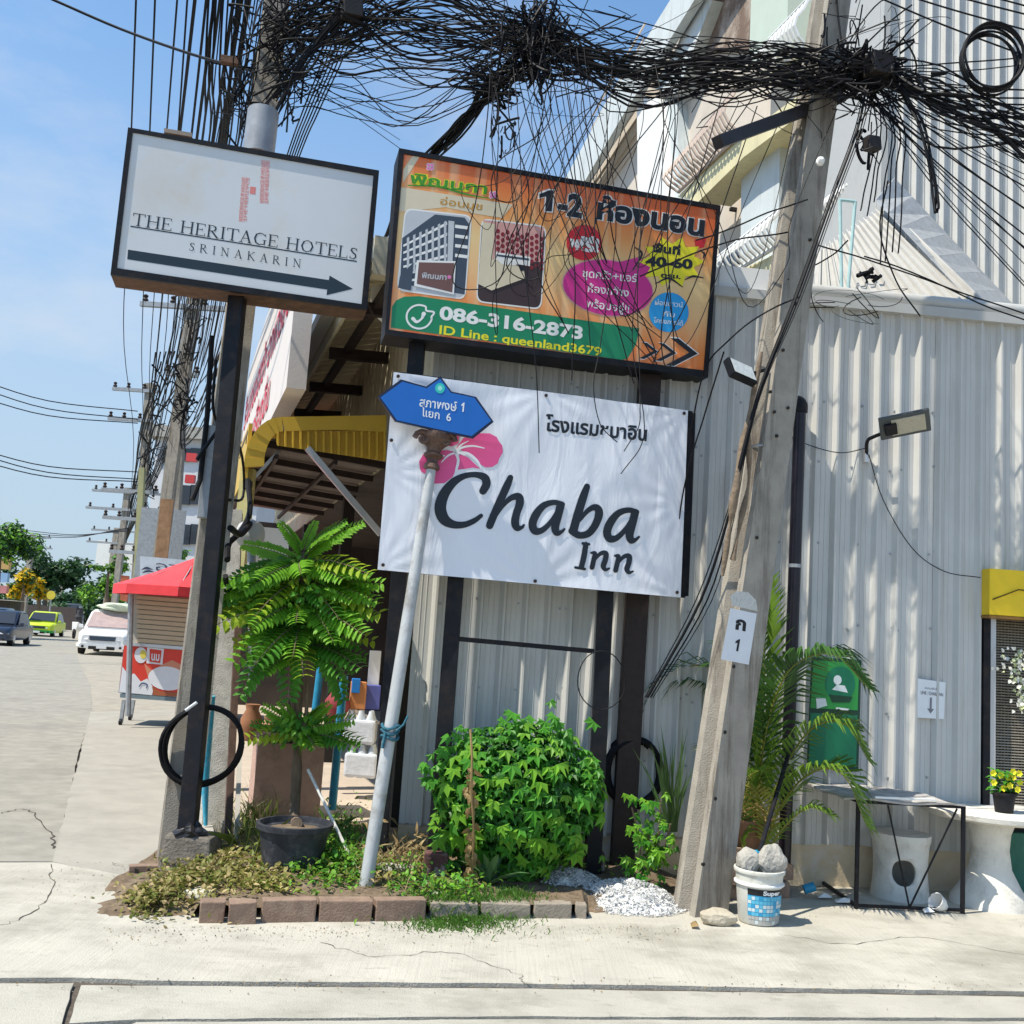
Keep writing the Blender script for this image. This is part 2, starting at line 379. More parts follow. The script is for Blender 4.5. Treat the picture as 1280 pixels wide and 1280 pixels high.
# concrete slabs of the side street; the gaps between them are the joints
struct(flatpoly('joint_bed', [G(-600, 1079), G(66, 1079), G(160, 1098), Vector((12, 5.2, 0)), Vector((12, 9, 0)), Vector((12, 9, 0)), Vector((12, -8, 0)), Vector((-14, -8, 0))], -.0085, mat('joint_dirt', (.09, .075, .06), .95, .3, 30, .4), .02))
sl = .010
flatpoly('kerb_slab', [G(-500, 1080), G(66, 1080), G(160, 1097), G(340, 1094), G(1030, 1109), G(1700, 1140), G(1900, 1252), G(640, 1232), G(206, 1229), G(92, 1225), G(-500, 1228)], sl, M['slab'], .03, .09, .006, 5)
flatpoly('gutter_slab', [G(101, 1234), G(640, 1238), G(1900, 1258), G(2400, 1278), G(640, 1273), G(170, 1277)][0:6]+[G(86, 1282)], sl-.002, M['slab2'], .03, .09, .004, 6)
flatpoly('gutter_corner_slab', [G(-500, 1234), G(92, 1231), G(76, 1285), G(40, 1310), G(-500, 1330)], sl-.003, M['slab2'], .03, .09, .005, 7)
flatpoly('street_slab', [G(170, 1281), G(640, 1277), G(2400, 1284), Vector((12, -7, 0)), Vector((-2, -7, 0)), G(150, 1290)], sl-.001, M['slab2'], .03, .09, .004, 8)
flatpoly('street_corner_slab', [G(80, 1290), G(146, 1293), Vector((-2.05, -7, 0)), Vector((-14, -7, 0)), G(-500, 1336), G(40, 1315)], sl-.002, M['slab2'], .03, .09, .004, 9)

def crack(pts, w0, seed, z=.0125, name='crack', m=None):
    r = random.Random(seed); P = spline([G(x, y, z) for x, y in pts], 9); mb = MB(); Lp = []; Rp = []
    for i, p in enumerate(P):
        t = (P[min(i+1, len(P)-1)]-P[max(i-1, 0)]).normalized(); n_ = Vector((-t.y, t.x, 0)); p = p+n_*r.uniform(-.018, .018); w_ = w0*r.uniform(.3, 1.3); Lp.append(p+n_*w_); Rp.append(p-n_*w_)
    for i in range(len(P)-1): mb.add([Lp[i], Lp[i+1], Rp[i+1], Rp[i]], [(0, 1, 2, 3)])
    return struct(mb.build(name, m or M['crackm'], fix=False))
M['crackm'] = mat('crack_dark', (.07, .06, .05), .95, .3, 30, 0)
crack([(0, 1016), (35, 1012), (62, 1040), (66, 1060)], .006, 1, .001); crack([(330, 1097), (300, 1085), (262, 1070), (180, 1082), (140, 1078)], .004, 2, .014)
crack([(66, 1080), (60, 1120), (20, 1150), (-30, 1160)], .003, 3); crack([(980, 1168), (1060, 1180), (1150, 1172), (1290, 1195)], .0025, 4); crack([(400, 1178), (470, 1195), (560, 1190), (640, 1215), (660, 1230)], .002, 5)
gt = MB(); rg = random.Random(77)      # grit, small stones and leaf crumbs lying about
for k in range(1500):
    q_ = rg.random()
    if q_ < .5: x, y = rg.uniform(130, 860), 1158+abs(rg.gauss(0, 10))
    elif q_ < .7: x, y = rg.uniform(0, 1280), 1231+rg.gauss(0, 5)
    elif q_ < .8: x, y = rg.uniform(860, 1280), 1120+abs(rg.gauss(0, 16))
    elif q_ < .9: x, y = rg.gauss(120, 50), rg.gauss(1100, 14)
    else: x, y = rg.uniform(0, 1280), rg.uniform(1090, 1280)
    p = G(x, y, .013); s_ = rg.uniform(.0015, .006)*(1 if q_ < .9 else .7); a = rg.uniform(0, 6)
    V = [p+Vector((math.cos(a+i*2.1)*s_*rg.uniform(.6, 1.4), math.sin(a+i*2.1)*s_*rg.uniform(.6, 1.4), 0)) for i in range(3)]+[p+Vector((0, 0, s_*rg.uniform(.3, 1)))]
    gt.add(V, [(0, 1, 3), (1, 2, 3), (2, 0, 3)], rg.choice((0, 0, 1, 2)))
tag(stuff(gt.build('grit', [mat('grit_grey', (.3, .28, .24), .9), mat('grit_dark', (.1, .08, .06), .9), mat('grit_leaf', (.3, .2, .08), .9)], fix=False)), 'fine grit and leaf crumbs scattered over the concrete slab', 'grit')

# ------------------------------------------------------------------ the corrugated wall
WALL = Plane(G(1025, 1109), 5)
zb = WALL.on(1025, 1056).z; zt = WALL.on(1040, 384).z
sL = WALL.su(497, 1045); sR = WALL.su(1222, 1000); sEnd = sR+2.6
def corr_pts(s0, s1, pitch=.152, rib=.048, h=.033):
    out = []; k = math.floor(s0/pitch); s = k*pitch
    prof = ((0, 0), (.026, h), (rib-.008, h), (rib, 0), (.078, 0), (.080, .003), (.084, .003), (.086, 0), (.112, 0), (.114, .003), (.118, .003), (.120, 0))
    while s < s1:
        for a, b in prof:
            if s0 <= s+a <= s1: out.append((s+a, b))
        s += pitch
    out = [(s0, 0)]+out+[(s1, 0)]
    return out
def corr_sheet(pl, s0, s1, z0, z1, off=0, **kw):      # z0/z1 may be functions of s
    f0 = z0 if callable(z0) else (lambda s: z0); f1 = z1 if callable(z1) else (lambda s: z1)
    P = corr_pts(s0, s1, **kw); mb = MB(); n = len(P)
    vs = [pl.at(s, f0(s), off+o) for s, o in P]+[pl.at(s, f1(s), off+o) for s, o in P]
    mb.add(vs, [(i, i+1, n+i+1, n+i) for i in range(n-1)]); return mb
wt = thing('corrugated_wall', WALL.at((sL+sR)/2, 0), 'white corrugated metal wall on a cream plinth behind the signs and the leaning pole', 'wall')
pw = .76; s = math.floor(sL/pw)*pw; i = 0
while s < sEnd:
    a, b = max(s, sL), min(s+pw, sEnd)
    lo = zb+.01*math.sin(i*2.1) if a < sR-.05 else WALL.on(1250, 742).z
    if a < sR < b:
        corr_sheet(WALL, a, sR, zb, zt, off=.003*(i % 2)).build('wall_sheet', M['wall'], wt, fix=False)
        a = sR+.001; lo = WALL.on(1250, 742).z
    corr_sheet(WALL, a, b, lo, zt, off=.003*(i % 2)).build('wall_sheet', M['wall'], wt, fix=False)
    s += pw; i += 1
MB().box(WALL.at((sL+sR)/2, zb/2-.01, -.06), (sR-sL, .12, zb+.04), WALL.u).build('plinth', M['plinth'], wt)
t = MB()
t.box(WALL.at((sL+sEnd)/2, zt+.02, .02), (sEnd-sL, .09, .07), WALL.u)
t.build('top_flashing', M['trim'], wt)
sc_ = MB()
for k in range(170):
    ss = sL+.1+(k*.152*1.9) % (sR-sL-.2); zz = (1.2, 2.3, .75, 3.3, 1.75, 2.9)[k % 6]+.03*math.sin(k)
    sc_.lathe(WALL.at(ss, zz, .002), [(.009, 0), (.009, .008)], 6, axis=WALL.n)
stuff(sc_.build('roofing_screws', M['galv'], wt))
# sheet lean-to roof above the wall, its gutter roll, and the flashing strip up the tall wall
BACK = Plane(WALL.at(0, 0, -1.5), 5)
lt = thing('lean_to_roof', WALL.at(2.4, zt+.06, -.2), 'pale sheet lean-to roof sloping down to the wall top beside the tall ribbed wall', 'roof')
def Wq(px, py, o): return WALL.on(px, py, o)
A0, A1 = Wq(1012, 374, -.02), Wq(1234, 384, -.02); B1 = BACK.on(1106, 258); B0 = BACK.on(1022, 316)
M['roofs'] = mat('lean_to_sheet', (.44, .43, .40), .5, .08, 4, .05, stain=(.28, .26, .23), stain_s=2, stain_a=.5)
rm = MB(); n = 16
for i in range(n):
    for (ta, tb, h) in ((0, .62, 0), (.62, .72, .02), (.72, .9, .02), (.9, 1, 0)):
        h2 = {0: .0, .62: .0, .72: .035, .9: .035}[ta]; h3 = {.62: 0, .72: .035, .9: .035, 1: 0}[tb]
        x0, x1 = (i+ta)/n, (i+tb)/n
        rm.add([A0.lerp(A1, x0)+Vector((0, 0, h2)), A0.lerp(A1, x1)+Vector((0, 0, h3)), B0.lerp(B1, x1)+Vector((0, 0, h3)), B0.lerp(B1, x0)+Vector((0, 0, h2))], [(0, 1, 2, 3)])
rm.build('roof_sheet', M['roofs'], lt, fix=False)
fl = MB()
P1 = [BACK.on(1100, 222, .03), BACK.on(1118, 222, .03), BACK.on(1272, 388, .03), Wq(1272, 396, .0), Wq(1224, 386, -.02), BACK.on(1104, 262, .0)]
for k in range(7):
    u0, u1 = k/7, (k+.97)/7
    a, b = BACK.on(1118, 222, .05), BACK.on(1274, 388, .05); c, d = BACK.on(1094, 250, .12), Wq(1222, 386, .01)
    fl.prism([a.lerp(b, u0), a.lerp(b, u1), c.lerp(d, u1), c.lerp(d, u0)], (0, -.004, -.006))
fl.build('flashing_strip', M['galv'], lt)
g = MB(); g.tube([WALL.at(WALL.su(1005, 370), zt+.10, .0), WALL.at(WALL.su(1280, 392), zt+.10, .0), WALL.at(sEnd, zt+.1, .0)], .055, 12)
g.build('gutter_roll', M['trim'], lt, smooth=True)
pf = MB(); a = Wq(893, 352, -.1); b = Wq(1010, 362, -.1)
pf.box((a+b)/2+Vector((0, 0, -.01)), ((b-a).length, .25, .17), WALL.u); pf.build('parapet_cap', M['white'], lt)
tw = thing('tall_ribbed_wall', BACK.at(BACK.su(1200, 200), zt, 0), 'tall ribbed metal wall rising above the lean-to roof at upper right', 'wall')
TS = BACK.su(1108, 100); TE = TS+3.4
def low(s):
    x = min(max((s-BACK.su(1118, 222))/(BACK.su(1272, 388)-BACK.su(1118, 222)), 0), 1)
    za, zb_ = BACK.on(1118, 222).z, BACK.on(1272, 388).z
    return za+(zb_-za)*x-.05
s = TS
while s < TE:
    corr_sheet(BACK, s, min(s+.78, TE), low, 8.5, pitch=.13, rib=.04, h=.03).build('wall_sheet', M['wall'], tw, fix=False); s += .78
MB().box(BACK.at(TS-.02, 6.2, .0), (.06, .08, 4.6), BACK.u).build('corner_flashing', M['trim'], tw)
MB().box(BACK.at((TS+TE)/2, 6.1, -.9), (TE-TS+.05, 1.6, 4.8), BACK.u).build('wall_core', M['trim'], tw)
# building mass behind the wall, so that it is a real room
bw = thing('back_building', WALL.at(.8, 0, -2.2), 'plain rendered shed body standing behind the corrugated wall', 'building')
MB().box(WALL.at((sL+sEnd)/2+.1, zt/2-.05, -1.05), (sEnd-sL-.25, 1.9, zt-.1), WALL.u).build('wall', M['cream'], bw)

# door opening at the right edge, with its yellow board
dr = thing('screen_door', WALL.at(sR+.6, 0), 'dark mesh screen door in a steel frame under the yellow board', 'door')
zy = WALL.on(1250, 742).z
MB().box(WALL.at(sR+.035, zy/2, .0), (.05, .10, zy), WALL.u).build('door_post', M['black'], dr)
MB().box(WALL.at(sR+.085, zy/2, .01), (.045, .05, zy), WALL.u).build('jamb', M['foil'], dr)
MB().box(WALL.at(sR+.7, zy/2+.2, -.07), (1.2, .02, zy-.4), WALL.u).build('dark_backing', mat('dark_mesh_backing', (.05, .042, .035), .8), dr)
ms = MB(); a0 = sR+.11
for k in range(95):
    z = .45+k*.019; 
    if z > zy: break
    ms.box(WALL.at(a0+.55, z, -.035), (1.1, .012, .0085), WALL.u, w_=Vector((0, .35, 1)))
for k in range(44): ms.box(WALL.at(a0+.01+k*.025, (zy+.45)/2, -.045), (.004, .004, zy-.45), WALL.u)
stuff(ms.build('mesh_screen', mat('bronze_mesh', (.30, .26, .2), .5, .2, 30, 0, metal=.3), dr))
MB().box(WALL.at(sR+.7, .21, -.02), (1.2, .09, .42), WALL.u).build('green_base', mat('green_base_paint', (.04, .16, .11), .7, .2, 8, .2), dr)
yb = thing('yellow_board', WALL.on(1250, 742, .1), 'plain yellow board fixed over the screen door at the right edge', 'board')
MB().box(WALL.at(sR+.65, (WALL.on(1225, 712).z+WALL.on(1225, 769).z)/2, .075), (1.3, .12, WALL.on(1225, 712).z-WALL.on(1225, 769).z), WALL.u).build('board', M['yellow2'], yb, bevel=.004)
MB().box(WALL.at(sR+.65, WALL.on(1225, 769).z-.012, .075), (1.31, .13, .018), WALL.u).build('edge_trim', mat('board_edge', (.25, .13, .03), .6), yb)
MB().tube([WALL.at(sR+.02, WALL.on(1225, 750).z, .14), WALL.at(sR+.2, WALL.on(1225, 736).z, .15), WALL.at(sR+.7, WALL.on(1225, 738).z, .15), WALL.at(sR+1.2, WALL.on(1225, 735).z, .15)], .004, 5).build('wire', M['cable'], yb)

# black drain pipe on the wall
pp = thing('drain_pipe', WALL.at(WALL.su(980, 1085), 0, .1), 'thick black vertical pipe with an elbow at its top on the corrugated wall', 'pipe')
p_t = WALL.on(1000, 512, .12); p_b = WALL.on(980, 1092, .12)
MB().lathe(p_b, [(.042, 0), (.042, (p_t-p_b).length)], 16, axis=(p_t-p_b)).build('pipe', mat('black_pvc', (.012, .009, .016), .28, .2, 20, .03), pp, smooth=True)
e = p_t-Vector((0, 0, .02)); el = [e, e+Vector((0, 0, .05)), e+Vector((0, .03, .075))-WALL.u*.015, e-WALL.u*.04+Vector((0, .10, .08)), e-WALL.u*.05+Vector((0, .16, .075))]
MB().tube(spline(el, 4), .052, 14).build('elbow', M['black'], pp, smooth=True)
for zz in (.75, 2.1): MB().lathe(p_b.lerp(p_t, (zz)/(p_t.z)), [(.047, -.012), (.047, .012)], 14).build('pipe_clamp', M['galv'], pp)
# wall lamp
wl = thing('street_lamp_head', WALL.on(1084, 560, .05), 'grey solar lamp on a short arm fixed to the ribbed wall', 'lamp')
q0 = WALL.on(1083, 570, .03); q1 = WALL.on(1084, 552, .07); q2 = WALL.on(1108, 540, .2); q3 = WALL.on(1125, 532, .30)
MB().tube(spline([q0, q1, WALL.on(1092, 546, .12), q2, q3], 4), .013, 8).build('arm', M['black'], wl, smooth=True)
MB().box(q0, (.03, .03, .09), WALL.u).build('bracket', M['foil'], wl)
# head: slab tilted so that its lit underside faces out and down
lampc = WALL.on(1127, 531, .30); hu = (WALL.on(1161, 523, .36)-WALL.on(1097, 536, .24)).normalized()
hw = Vector((-.05, .78, .62)).normalized()
hb = MB().box(lampc+hu*.02, (.33, .17, .028), hu, w_=hw).build('lamp_housing', mat('grey_lamp_case', (.07, .08, .085), .5), wl, bevel=.006)
MB().box(lampc+hu*.04-hw*.018, (.22, .12, .008), hu, w_=hw).build('light_panel', mat('lamp_lens', (.45, .42, .33), .3, .1, 60), wl)
MB().box(lampc-hu*.08-hw*.03, (.08, .08, .035), hu, w_=hw).build('sensor_box', M['black'], wl, bevel=.006)
lw = [WALL.on(978, 540, .05), WALL.on(1010, 556, .05), WALL.on(1050, 566, .04), WALL.on(1083, 560, .04)]
o = MB().tube(spline(lw, 4), .0035, 5).build('cable', M['cable']); tag(o, 'thin grey wire sagging from the black pipe to the wall lamp', 'cable')
lw = [WALL.on(1086, 568, .05), WALL.on(1104, 625, .05), WALL.on(1140, 685, .05), WALL.on(1180, 714, .05), WALL.on(1226, 722, .12)]
o = MB().tube(spline(lw, 5), .0035, 5).build('cable', M['cable']); tag(o, 'thin wire curving down the wall from the lamp to the yellow board', 'cable')

# notice and green poster on the wall
nc = thing('paper_notice', WALL.on(1165, 895, .035), 'white paper notice with a down arrow stuck on the corrugated wall', 'notice')
m_ = MB(); cs = [(1147, 848), (1182, 853), (1180, 899), (1147, 897)]
m_.prism([WALL.on(*c, .032) for c in cs], WALL.n*-.001); m_.build('sheet', flat('paper', (.8, .82, .84), .6), nc)
m_ = MB(); ink = flat('grey_ink', (.2, .2, .22), .7)
text_on(m_, WALL, 'สแกนเพื่อสั่ง', (1156, 861), (1173, 863), (1156, 858.5), .034)
text_on(m_, WALL, 'LINE : CHABAINN', (1151, 867.5), (1179, 870.5), (1151, 863.5), .034, bold=.02)
ppoly(m_, WALL, [(1162.5, 872), (1165, 872), (1164.6, 886), (1167.5, 886.3), (1163.2, 892), (1159, 885.6), (1162, 885.8)], .034)
m_.split([ink], nc)
gp = thing('green_poster', WALL.on(1045, 960, .035), 'green poster in a dark frame half hidden by palm fronds', 'poster')
m_ = MB(); m_.prism([WALL.on(*c, .045) for c in [(1015, 821), (1077, 825), (1073, 963), (1009, 959)]], WALL.n*-.015); m_.build('frame', mat('dark_green_frame', (.01, .05, .03), .5), gp)
m_ = MB(); ppoly(m_, WALL, [(1017, 825), (1074, 829), (1072, 888), (1013, 885)], .047, 0); ppoly(m_, WALL, [(1013, 891), (1072, 894), (1070, 959), (1011, 955)], .047, 1)
ppoly(m_, WALL, circ(1050, 855, 19, 22), .048, 1); ppoly(m_, WALL, circ(1047, 850, 5, 6), .049, 2); ppoly(m_, WALL, [(1040, 862), (1046, 856), (1056, 857), (1060, 866)], .049, 2)
ppoly(m_, WALL, [(1020, 872), (1032, 873), (1034, 882), (1021, 886)], .049, 2); ppoly(m_, WALL, [(1045, 884), (1062, 886), (1060, 888), (1045, 887)], .049, 2)
ppoly(m_, WALL, [(1036, 868), (1066, 871), (1062, 878), (1040, 878)], .049, 3)
m_.split([flat('light_green_print', (.03, .30, .06)), flat('green_print', (.008, .19, .09)), flat('white_print', (.8, .85, .85)), flat('dark_green_print', (.01, .06, .03))], gp)

# ------------------------------------------------------------------ the hotel box sign on its black post
def slabpx(mb, pl, pts, off, depth, mi=0): mb.prism([pl.on(x, y, off) for x, y in pts], pl.n*-depth, mi)
HS = Plane(PY(297, 360, 6.45), 14)
hs = thing('hotel_sign', G(226, 1096), 'white box sign reading THE HERITAGE HOTELS with an arrow, on a black post', 'sign')
outer = [(160, 159), (474, 213), (459, 387), (138, 343)]
slabm = MB(); slabpx(slabm, HS, outer, .10, .26); slabm.build('cabinet', M['rust'], hs, bevel=.004)
face = [(166, 165), (467, 219), (452, 380), (146, 335)]
fr = MB()
for i in range(4):
    a, b, c, d = outer[i], outer[(i+1) % 4], face[(i+1) % 4], face[i]
    slabpx(fr, HS, [a, b, c, d], .122, .03)
fr.build('frame', M['black'], hs)
m_ = MB(); slabpx(m_, HS, face, .112, .008)
m_.build('face', mat('acrylic_white', (.62, .64, .655), .35, .03, 2, 0, stain=(.6, .5, .34), stain_s=1.1, stain_a=.5), hs)
top = MB(); slabpx(top, HS, [(205, 160), (240, 166), (240, 171), (205, 165)], .02, .1); top.build('loose_board', M['wood'], hs)
ar = MB(); ppoly(ar, HS, [(160, 312), (411, 350), (412, 344.5), (441, 361), (408, 369), (409, 362), (159, 324)], .1128)
ppoly(ar, HS, [(163, 282), (446, 326), (446, 327.5), (163, 283.5)], .1128); ar.build('arrow', flat('ink_blue', (.015, .03, .045), .4), hs, fix=False)
# serif capitals drawn as strokes: unit cell 1 high
SER = {
 'T': (.86, [((0, 1), (.86, 1), .03), ((.43, 0), (.43, 1), .06), ((.02, .80), (.02, 1), .025), ((.84, .80), (.84, 1), .025), ((.28, 0), (.58, 0), .025)]),
 'H': (.98, [((.16, 0), (.16, 1), .06), ((.82, 0), (.82, 1), .06), ((.16, .52), (.82, .52), .03), ((.02, 0), (.3, 0), .025), ((.68, 0), (.96, 0), .025), ((.02, 1), (.3, 1), .025), ((.68, 1), (.96, 1), .025)]),
 'E': (.74, [((.14, 0), (.14, 1), .06), ((.02, 1), (.68, 1), .03), ((.02, 0), (.72, 0), .03), ((.14, .52), (.5, .52), .03), ((.67, .82), (.67, 1), .022), ((.71, 0), (.71, .2), .022), ((.5, .43), (.5, .61), .02)]),
 'R': (.88, [((.14, 0), (.14, 1), .06), ((.02, 1), (.4, 1), .025), ((.02, 0), (.3, 0), .025), ((.4, 1), (.57, .93), .035), ((.57, .93), (.62, .77), .06), ((.62, .77), (.54, .57), .055), ((.54, .57), (.14, .5), .03), ((.36, .5), (.78, 0), .06), ((.7, 0), (.9, 0), .025)]),
 'I': (.36, [((.18, 0), (.18, 1), .06), ((.04, 0), (.32, 0), .025), ((.04, 1), (.32, 1), .025)]),
 'A': (.92, [((.12, 0), (.45, 1), .03), ((.45, 1), (.78, 0), .065), ((.22, .35), (.66, .35), .025), ((.0, 0), (.25, 0), .025), ((.64, 0), (.92, 0), .025)]),
 'G': (1.0, [((.86, .82), (.66, .97), .03), ((.66, .97), (.46, 1), .035), ((.46, 1), (.2, .86), .045), ((.2, .86), (.1, .5), .06), ((.1, .5), (.2, .15), .06), ((.2, .15), (.46, 0), .045), ((.46, 0), (.84, .08), .035), ((.84, .06), (.84, .42), .05), ((.7, .42), (.97, .42), .025), ((.87, .76), (.87, .98), .022)]),
 'O': (1.02, [((.5, 1), (.24, .88), .035), ((.24, .88), (.1, .5), .06), ((.1, .5), (.24, .12), .06), ((.24, .12), (.5, 0), .035), ((.5, 0), (.78, .12), .035), ((.78, .12), (.92, .5), .06), ((.92, .5), (.78, .88), .06), ((.78, .88), (.5, 1), .035)]),
 'L': (.72, [((.14, 0), (.14, 1), .06), ((.02, 1), (.3, 1), .025), ((.02, 0), (.68, 0), .03), ((.68, 0), (.68, .22), .022)]),
 'S': (.64, [((.54, .84), (.4, .97), .03), ((.4, .97), (.2, .93), .04), ((.2, .93), (.13, .74), .055), ((.13, .74), (.3, .57), .055), ((.3, .57), (.5, .42), .06), ((.5, .42), (.53, .2), .055), ((.53, .2), (.38, .02), .045), ((.38, .02), (.1, .08), .03), ((.09, .04), (.09, .25), .022), ((.55, .78), (.55, .98), .022)]),
 'N': (1.0, [((.16, 0), (.16, 1), .03), ((.16, 1), (.82, 0), .06), ((.82, 0), (.82, 1), .03), ((.02, 0), (.3, 0), .025), ((.68, 1), (.96, 1), .025), ((.02, 1), (.2, 1), .025)]),
 'K': (.92, [((.16, 0), (.16, 1), .06), ((.18, .46), (.74, 1), .03), ((.32, .56), (.8, 0), .06), ((.02, 0), (.3, 0), .025), ((.02, 1), (.3, 1), .025), ((.62, 1), (.88, 1), .025), ((.68, 0), (.94, 0), .025)]),
 ' ': (.42, [])}
def serif(mb, pl, s, bl, br, tl, off, gap=.10, wt_=1.0):
    tot = sum(SER[c][0] for c in s)+gap*(len(s)-1); A, B, T = pl.on(*bl, off), pl.on(*br, off), pl.on(*tl, off); up = T-A; ex = (B-A)/tot
    x = 0; k = 0
    for c in s:
        w_, st = SER[c]; mb.group('letter')
        for (p, q, h) in st:
            h *= wt_; d = Vector((q[0]-p[0], q[1]-p[1])).normalized(); nn = Vector((-d.y, d.x))*h; d = d*h*.6; k += 1
            V = [(p[0]-d.x+nn.x, p[1]-d.y+nn.y), (q[0]+d.x+nn.x, q[1]+d.y+nn.y), (q[0]+d.x-nn.x, q[1]+d.y-nn.y), (p[0]-d.x-nn.x, p[1]-d.y-nn.y)]
            mb.add([A+ex*(x+a)+up*b+pl.n*(.00012*(k % 9)) for a, b in V], [(0, 1, 2, 3)])
        x += w_+gap
    mb.lock = False
tx = MB(); serif(tx, HS, 'THE HERITAGE HOTELS', (165, 281), (446, 324.5), (167, 266.5), .1128)
serif(tx, HS, 'SRINAKARIN', (236, 313), (376, 334.5), (237, 303), .1128, gap=.62)
tx.split([flat('ink', (.02, .03, .04), .4)], hs)
em = MB()
for k_, bar_ in enumerate((((298.5, 277), (302.5, 221), (310.5, 222), (306.5, 277.5)), ((325, 254), (327.5, 199.5), (337, 200.5), (334.5, 254.5)))):
    m_ = MB(); ppoly(m_, HS, bar_, .1123); m_.build('emblem_bar', M.setdefault('palebar', flat('pale_pink_print', (.64, .46, .45), .5)), hs, fix=False)
for (b0, b1, t0) in (((298, 276), (302, 221), (309, 277)), ((324, 253), (326, 200), (336, 255))):
    A, B, T = HS.on(*b0, .1128), HS.on(*b1, .1128), HS.on(*t0, .1128)
    for row in range(2):
        V, Fs = text_mesh(('RESIDENCE & HOTEL', 'THE HERITAGE')[row], .0); xm = max(v.x for v in V); up = (T-A)
        em.add([A+(B-A)*(v.x/xm)+up*(row*.5+.04+v.y/.7*.4) for v in V], Fs)
ppoly(em, HS, [(313, 233), (320, 234), (319, 243), (312, 242)], .1128)
stuff(em.build('emblem', flat('pale_red_print', (.68, .22, .2), .5), hs, fix=False))
post_b = G(229, 1097); post_t = HS.on(297, 372, -.03)
pm = MB(); pm.beam(post_b, post_t+(post_t-post_b)*.02, .10, .10, up=Vector((0, 1, 0))); pm.build('post', M['black'], hs, bevel=.006)
cb = MB()
c0 = G(224, 1102)+Vector((.02, .16, 0))
cb.hexa([c0+Vector(v) for v in ((-.17, -.15, 0), (.15, -.17, 0), (.16, .15, 0), (-.16, .15, 0), (-.145, -.13, .25), (.13, -.14, .245), (.13, .12, .24), (-.14, .13, .25))])
blk = cb.build('footing_block', mat('dirty_footing', (.17, .15, .125), .95, .35, 12, .8, 60, stain=(.03, .028, .025), stain_s=7), bevel=.02)
tag(blk, 'stained concrete footing block at the foot of the hotel sign post', 'block')
# crumpled black bag on the block
bg_ = MB(); rr = random.Random(4); prof = []
ctr = c0+Vector((-.01, -.07, .24)); nU, nV = 14, 6
for j in range(nV+1):
    for i in range(nU):
        a = 2*math.pi*i/nU; f = math.cos(j/nV*math.pi/2)**.7; wv = 1+.28*math.sin(a*5+j)+rr.uniform(-.12, .12)
        bg_.v.append(tuple(ctr+Vector((math.cos(a)*.09*f*wv, math.sin(a)*.07*f*wv, .07*math.sin(j/nV*math.pi/2)*(1+.3*math.sin(a*3))))))
for j in range(nV):
    for i in range(nU): bg_.f.append((j*nU+i, j*nU+(i+1) % nU, (j+1)*nU+(i+1) % nU, (j+1)*nU+i)); bg_.m.append(0)
o = bg_.build('plastic_bag', mat('black_plastic', (.02, .02, .024), .35, .3, 20, .6, 30), smooth=False); tag(o, 'crumpled black plastic bag on top of the concrete footing block', 'bag')
# ------------------------------------------------------------------ the orange billboard
BS = Plane(PY(690, 330, 6.72), 13.5)
bb = thing('apartment_billboard', BS.at(0, 0, 0), 'orange billboard in a black box frame advertising rooms with a phone number', 'billboard')
o4 = [(499, 185), (901, 257), (885, 472), (481, 418)]; f4 = [(505, 192), (896, 262), (880, 463), (486, 412)]
m_ = MB(); slabpx(m_, BS, o4, .11, .26); m_.build('cabinet', M['black'], bb, bevel=.004)
m_ = MB()
for i in range(4): slabpx(m_, BS, [o4[i], o4[(i+1) % 4], f4[(i+1) % 4], f4[i]], .125, .03)
m_.build('frame', M['black'], bb)
def billboard_mat():
    m = bpy.data.materials.new('orange_print'); m.use_nodes = True; nt = m.node_tree; N = nt.nodes; L = nt.links; b = N['Principled BSDF']; b.inputs['Roughness'].default_value = .35
    tc = N.new('ShaderNodeTexCoord'); sx = N.new('ShaderNodeSeparateXYZ'); L.new(tc.outputs['Generated'], sx.inputs[0])
    r = N.new('ShaderNodeValToRGB'); e = r.color_ramp.elements; e[0].position = 0; e[0].color = (.74, .15, .03, 1); e[1].position = 1; e[1].color = (.72, .14, .03, 1)
    for p, c in ((.22, (.80, .24, .05)), (.42, (.82, .46, .19)), (.62, (.80, .56, .25)), (.8, (.80, .31, .08))): x = e.new(p); x.color = c+(1,)
    a = N.new('ShaderNodeMath'); a.operation = 'MULTIPLY_ADD'; a.inputs[1].default_value = .12; L.new(sx.outputs[0], a.inputs[0]); L.new(sx.outputs[2], a.inputs[2]); L.new(a.outputs[0], r.inputs[0])
    mp = N.new('ShaderNodeMapping'); mp.inputs['Rotation'].default_value = (0, R(33), 0); mp.inputs['Scale'].default_value = (9, 1, .25); L.new(tc.outputs['Object'], mp.inputs[0])
    n = N.new('ShaderNodeTexNoise'); n.inputs['Scale'].default_value = 1.3; n.inputs['Detail'].default_value = 2; L.new(mp.outputs[0], n.inputs[0])
    r2 = N.new('ShaderNodeValToRGB'); r2.color_ramp.elements[0].position = .5; r2.color_ramp.elements[1].position = .66; r2.color_ramp.elements[1].color = (.4, .4, .4, 1); L.new(n.outputs[0], r2.inputs[0])
    mx = N.new('ShaderNodeMixRGB'); mx.inputs[2].default_value = (.8, .62, .36, 1); L.new(r2.outputs[0], mx.inputs[0]); L.new(r.outputs[0], mx.inputs[1]); L.new(mx.outputs[0], b.inputs['Base Color'])
    return m
m_ = MB(); slabpx(m_, BS, f4, .115, .008); m_.build('face', billboard_mat(), bb)
def z5(x, y): return (480+x/2.977, 180+y/2.977)
def Z(pts): return [z5(*p) for p in pts]
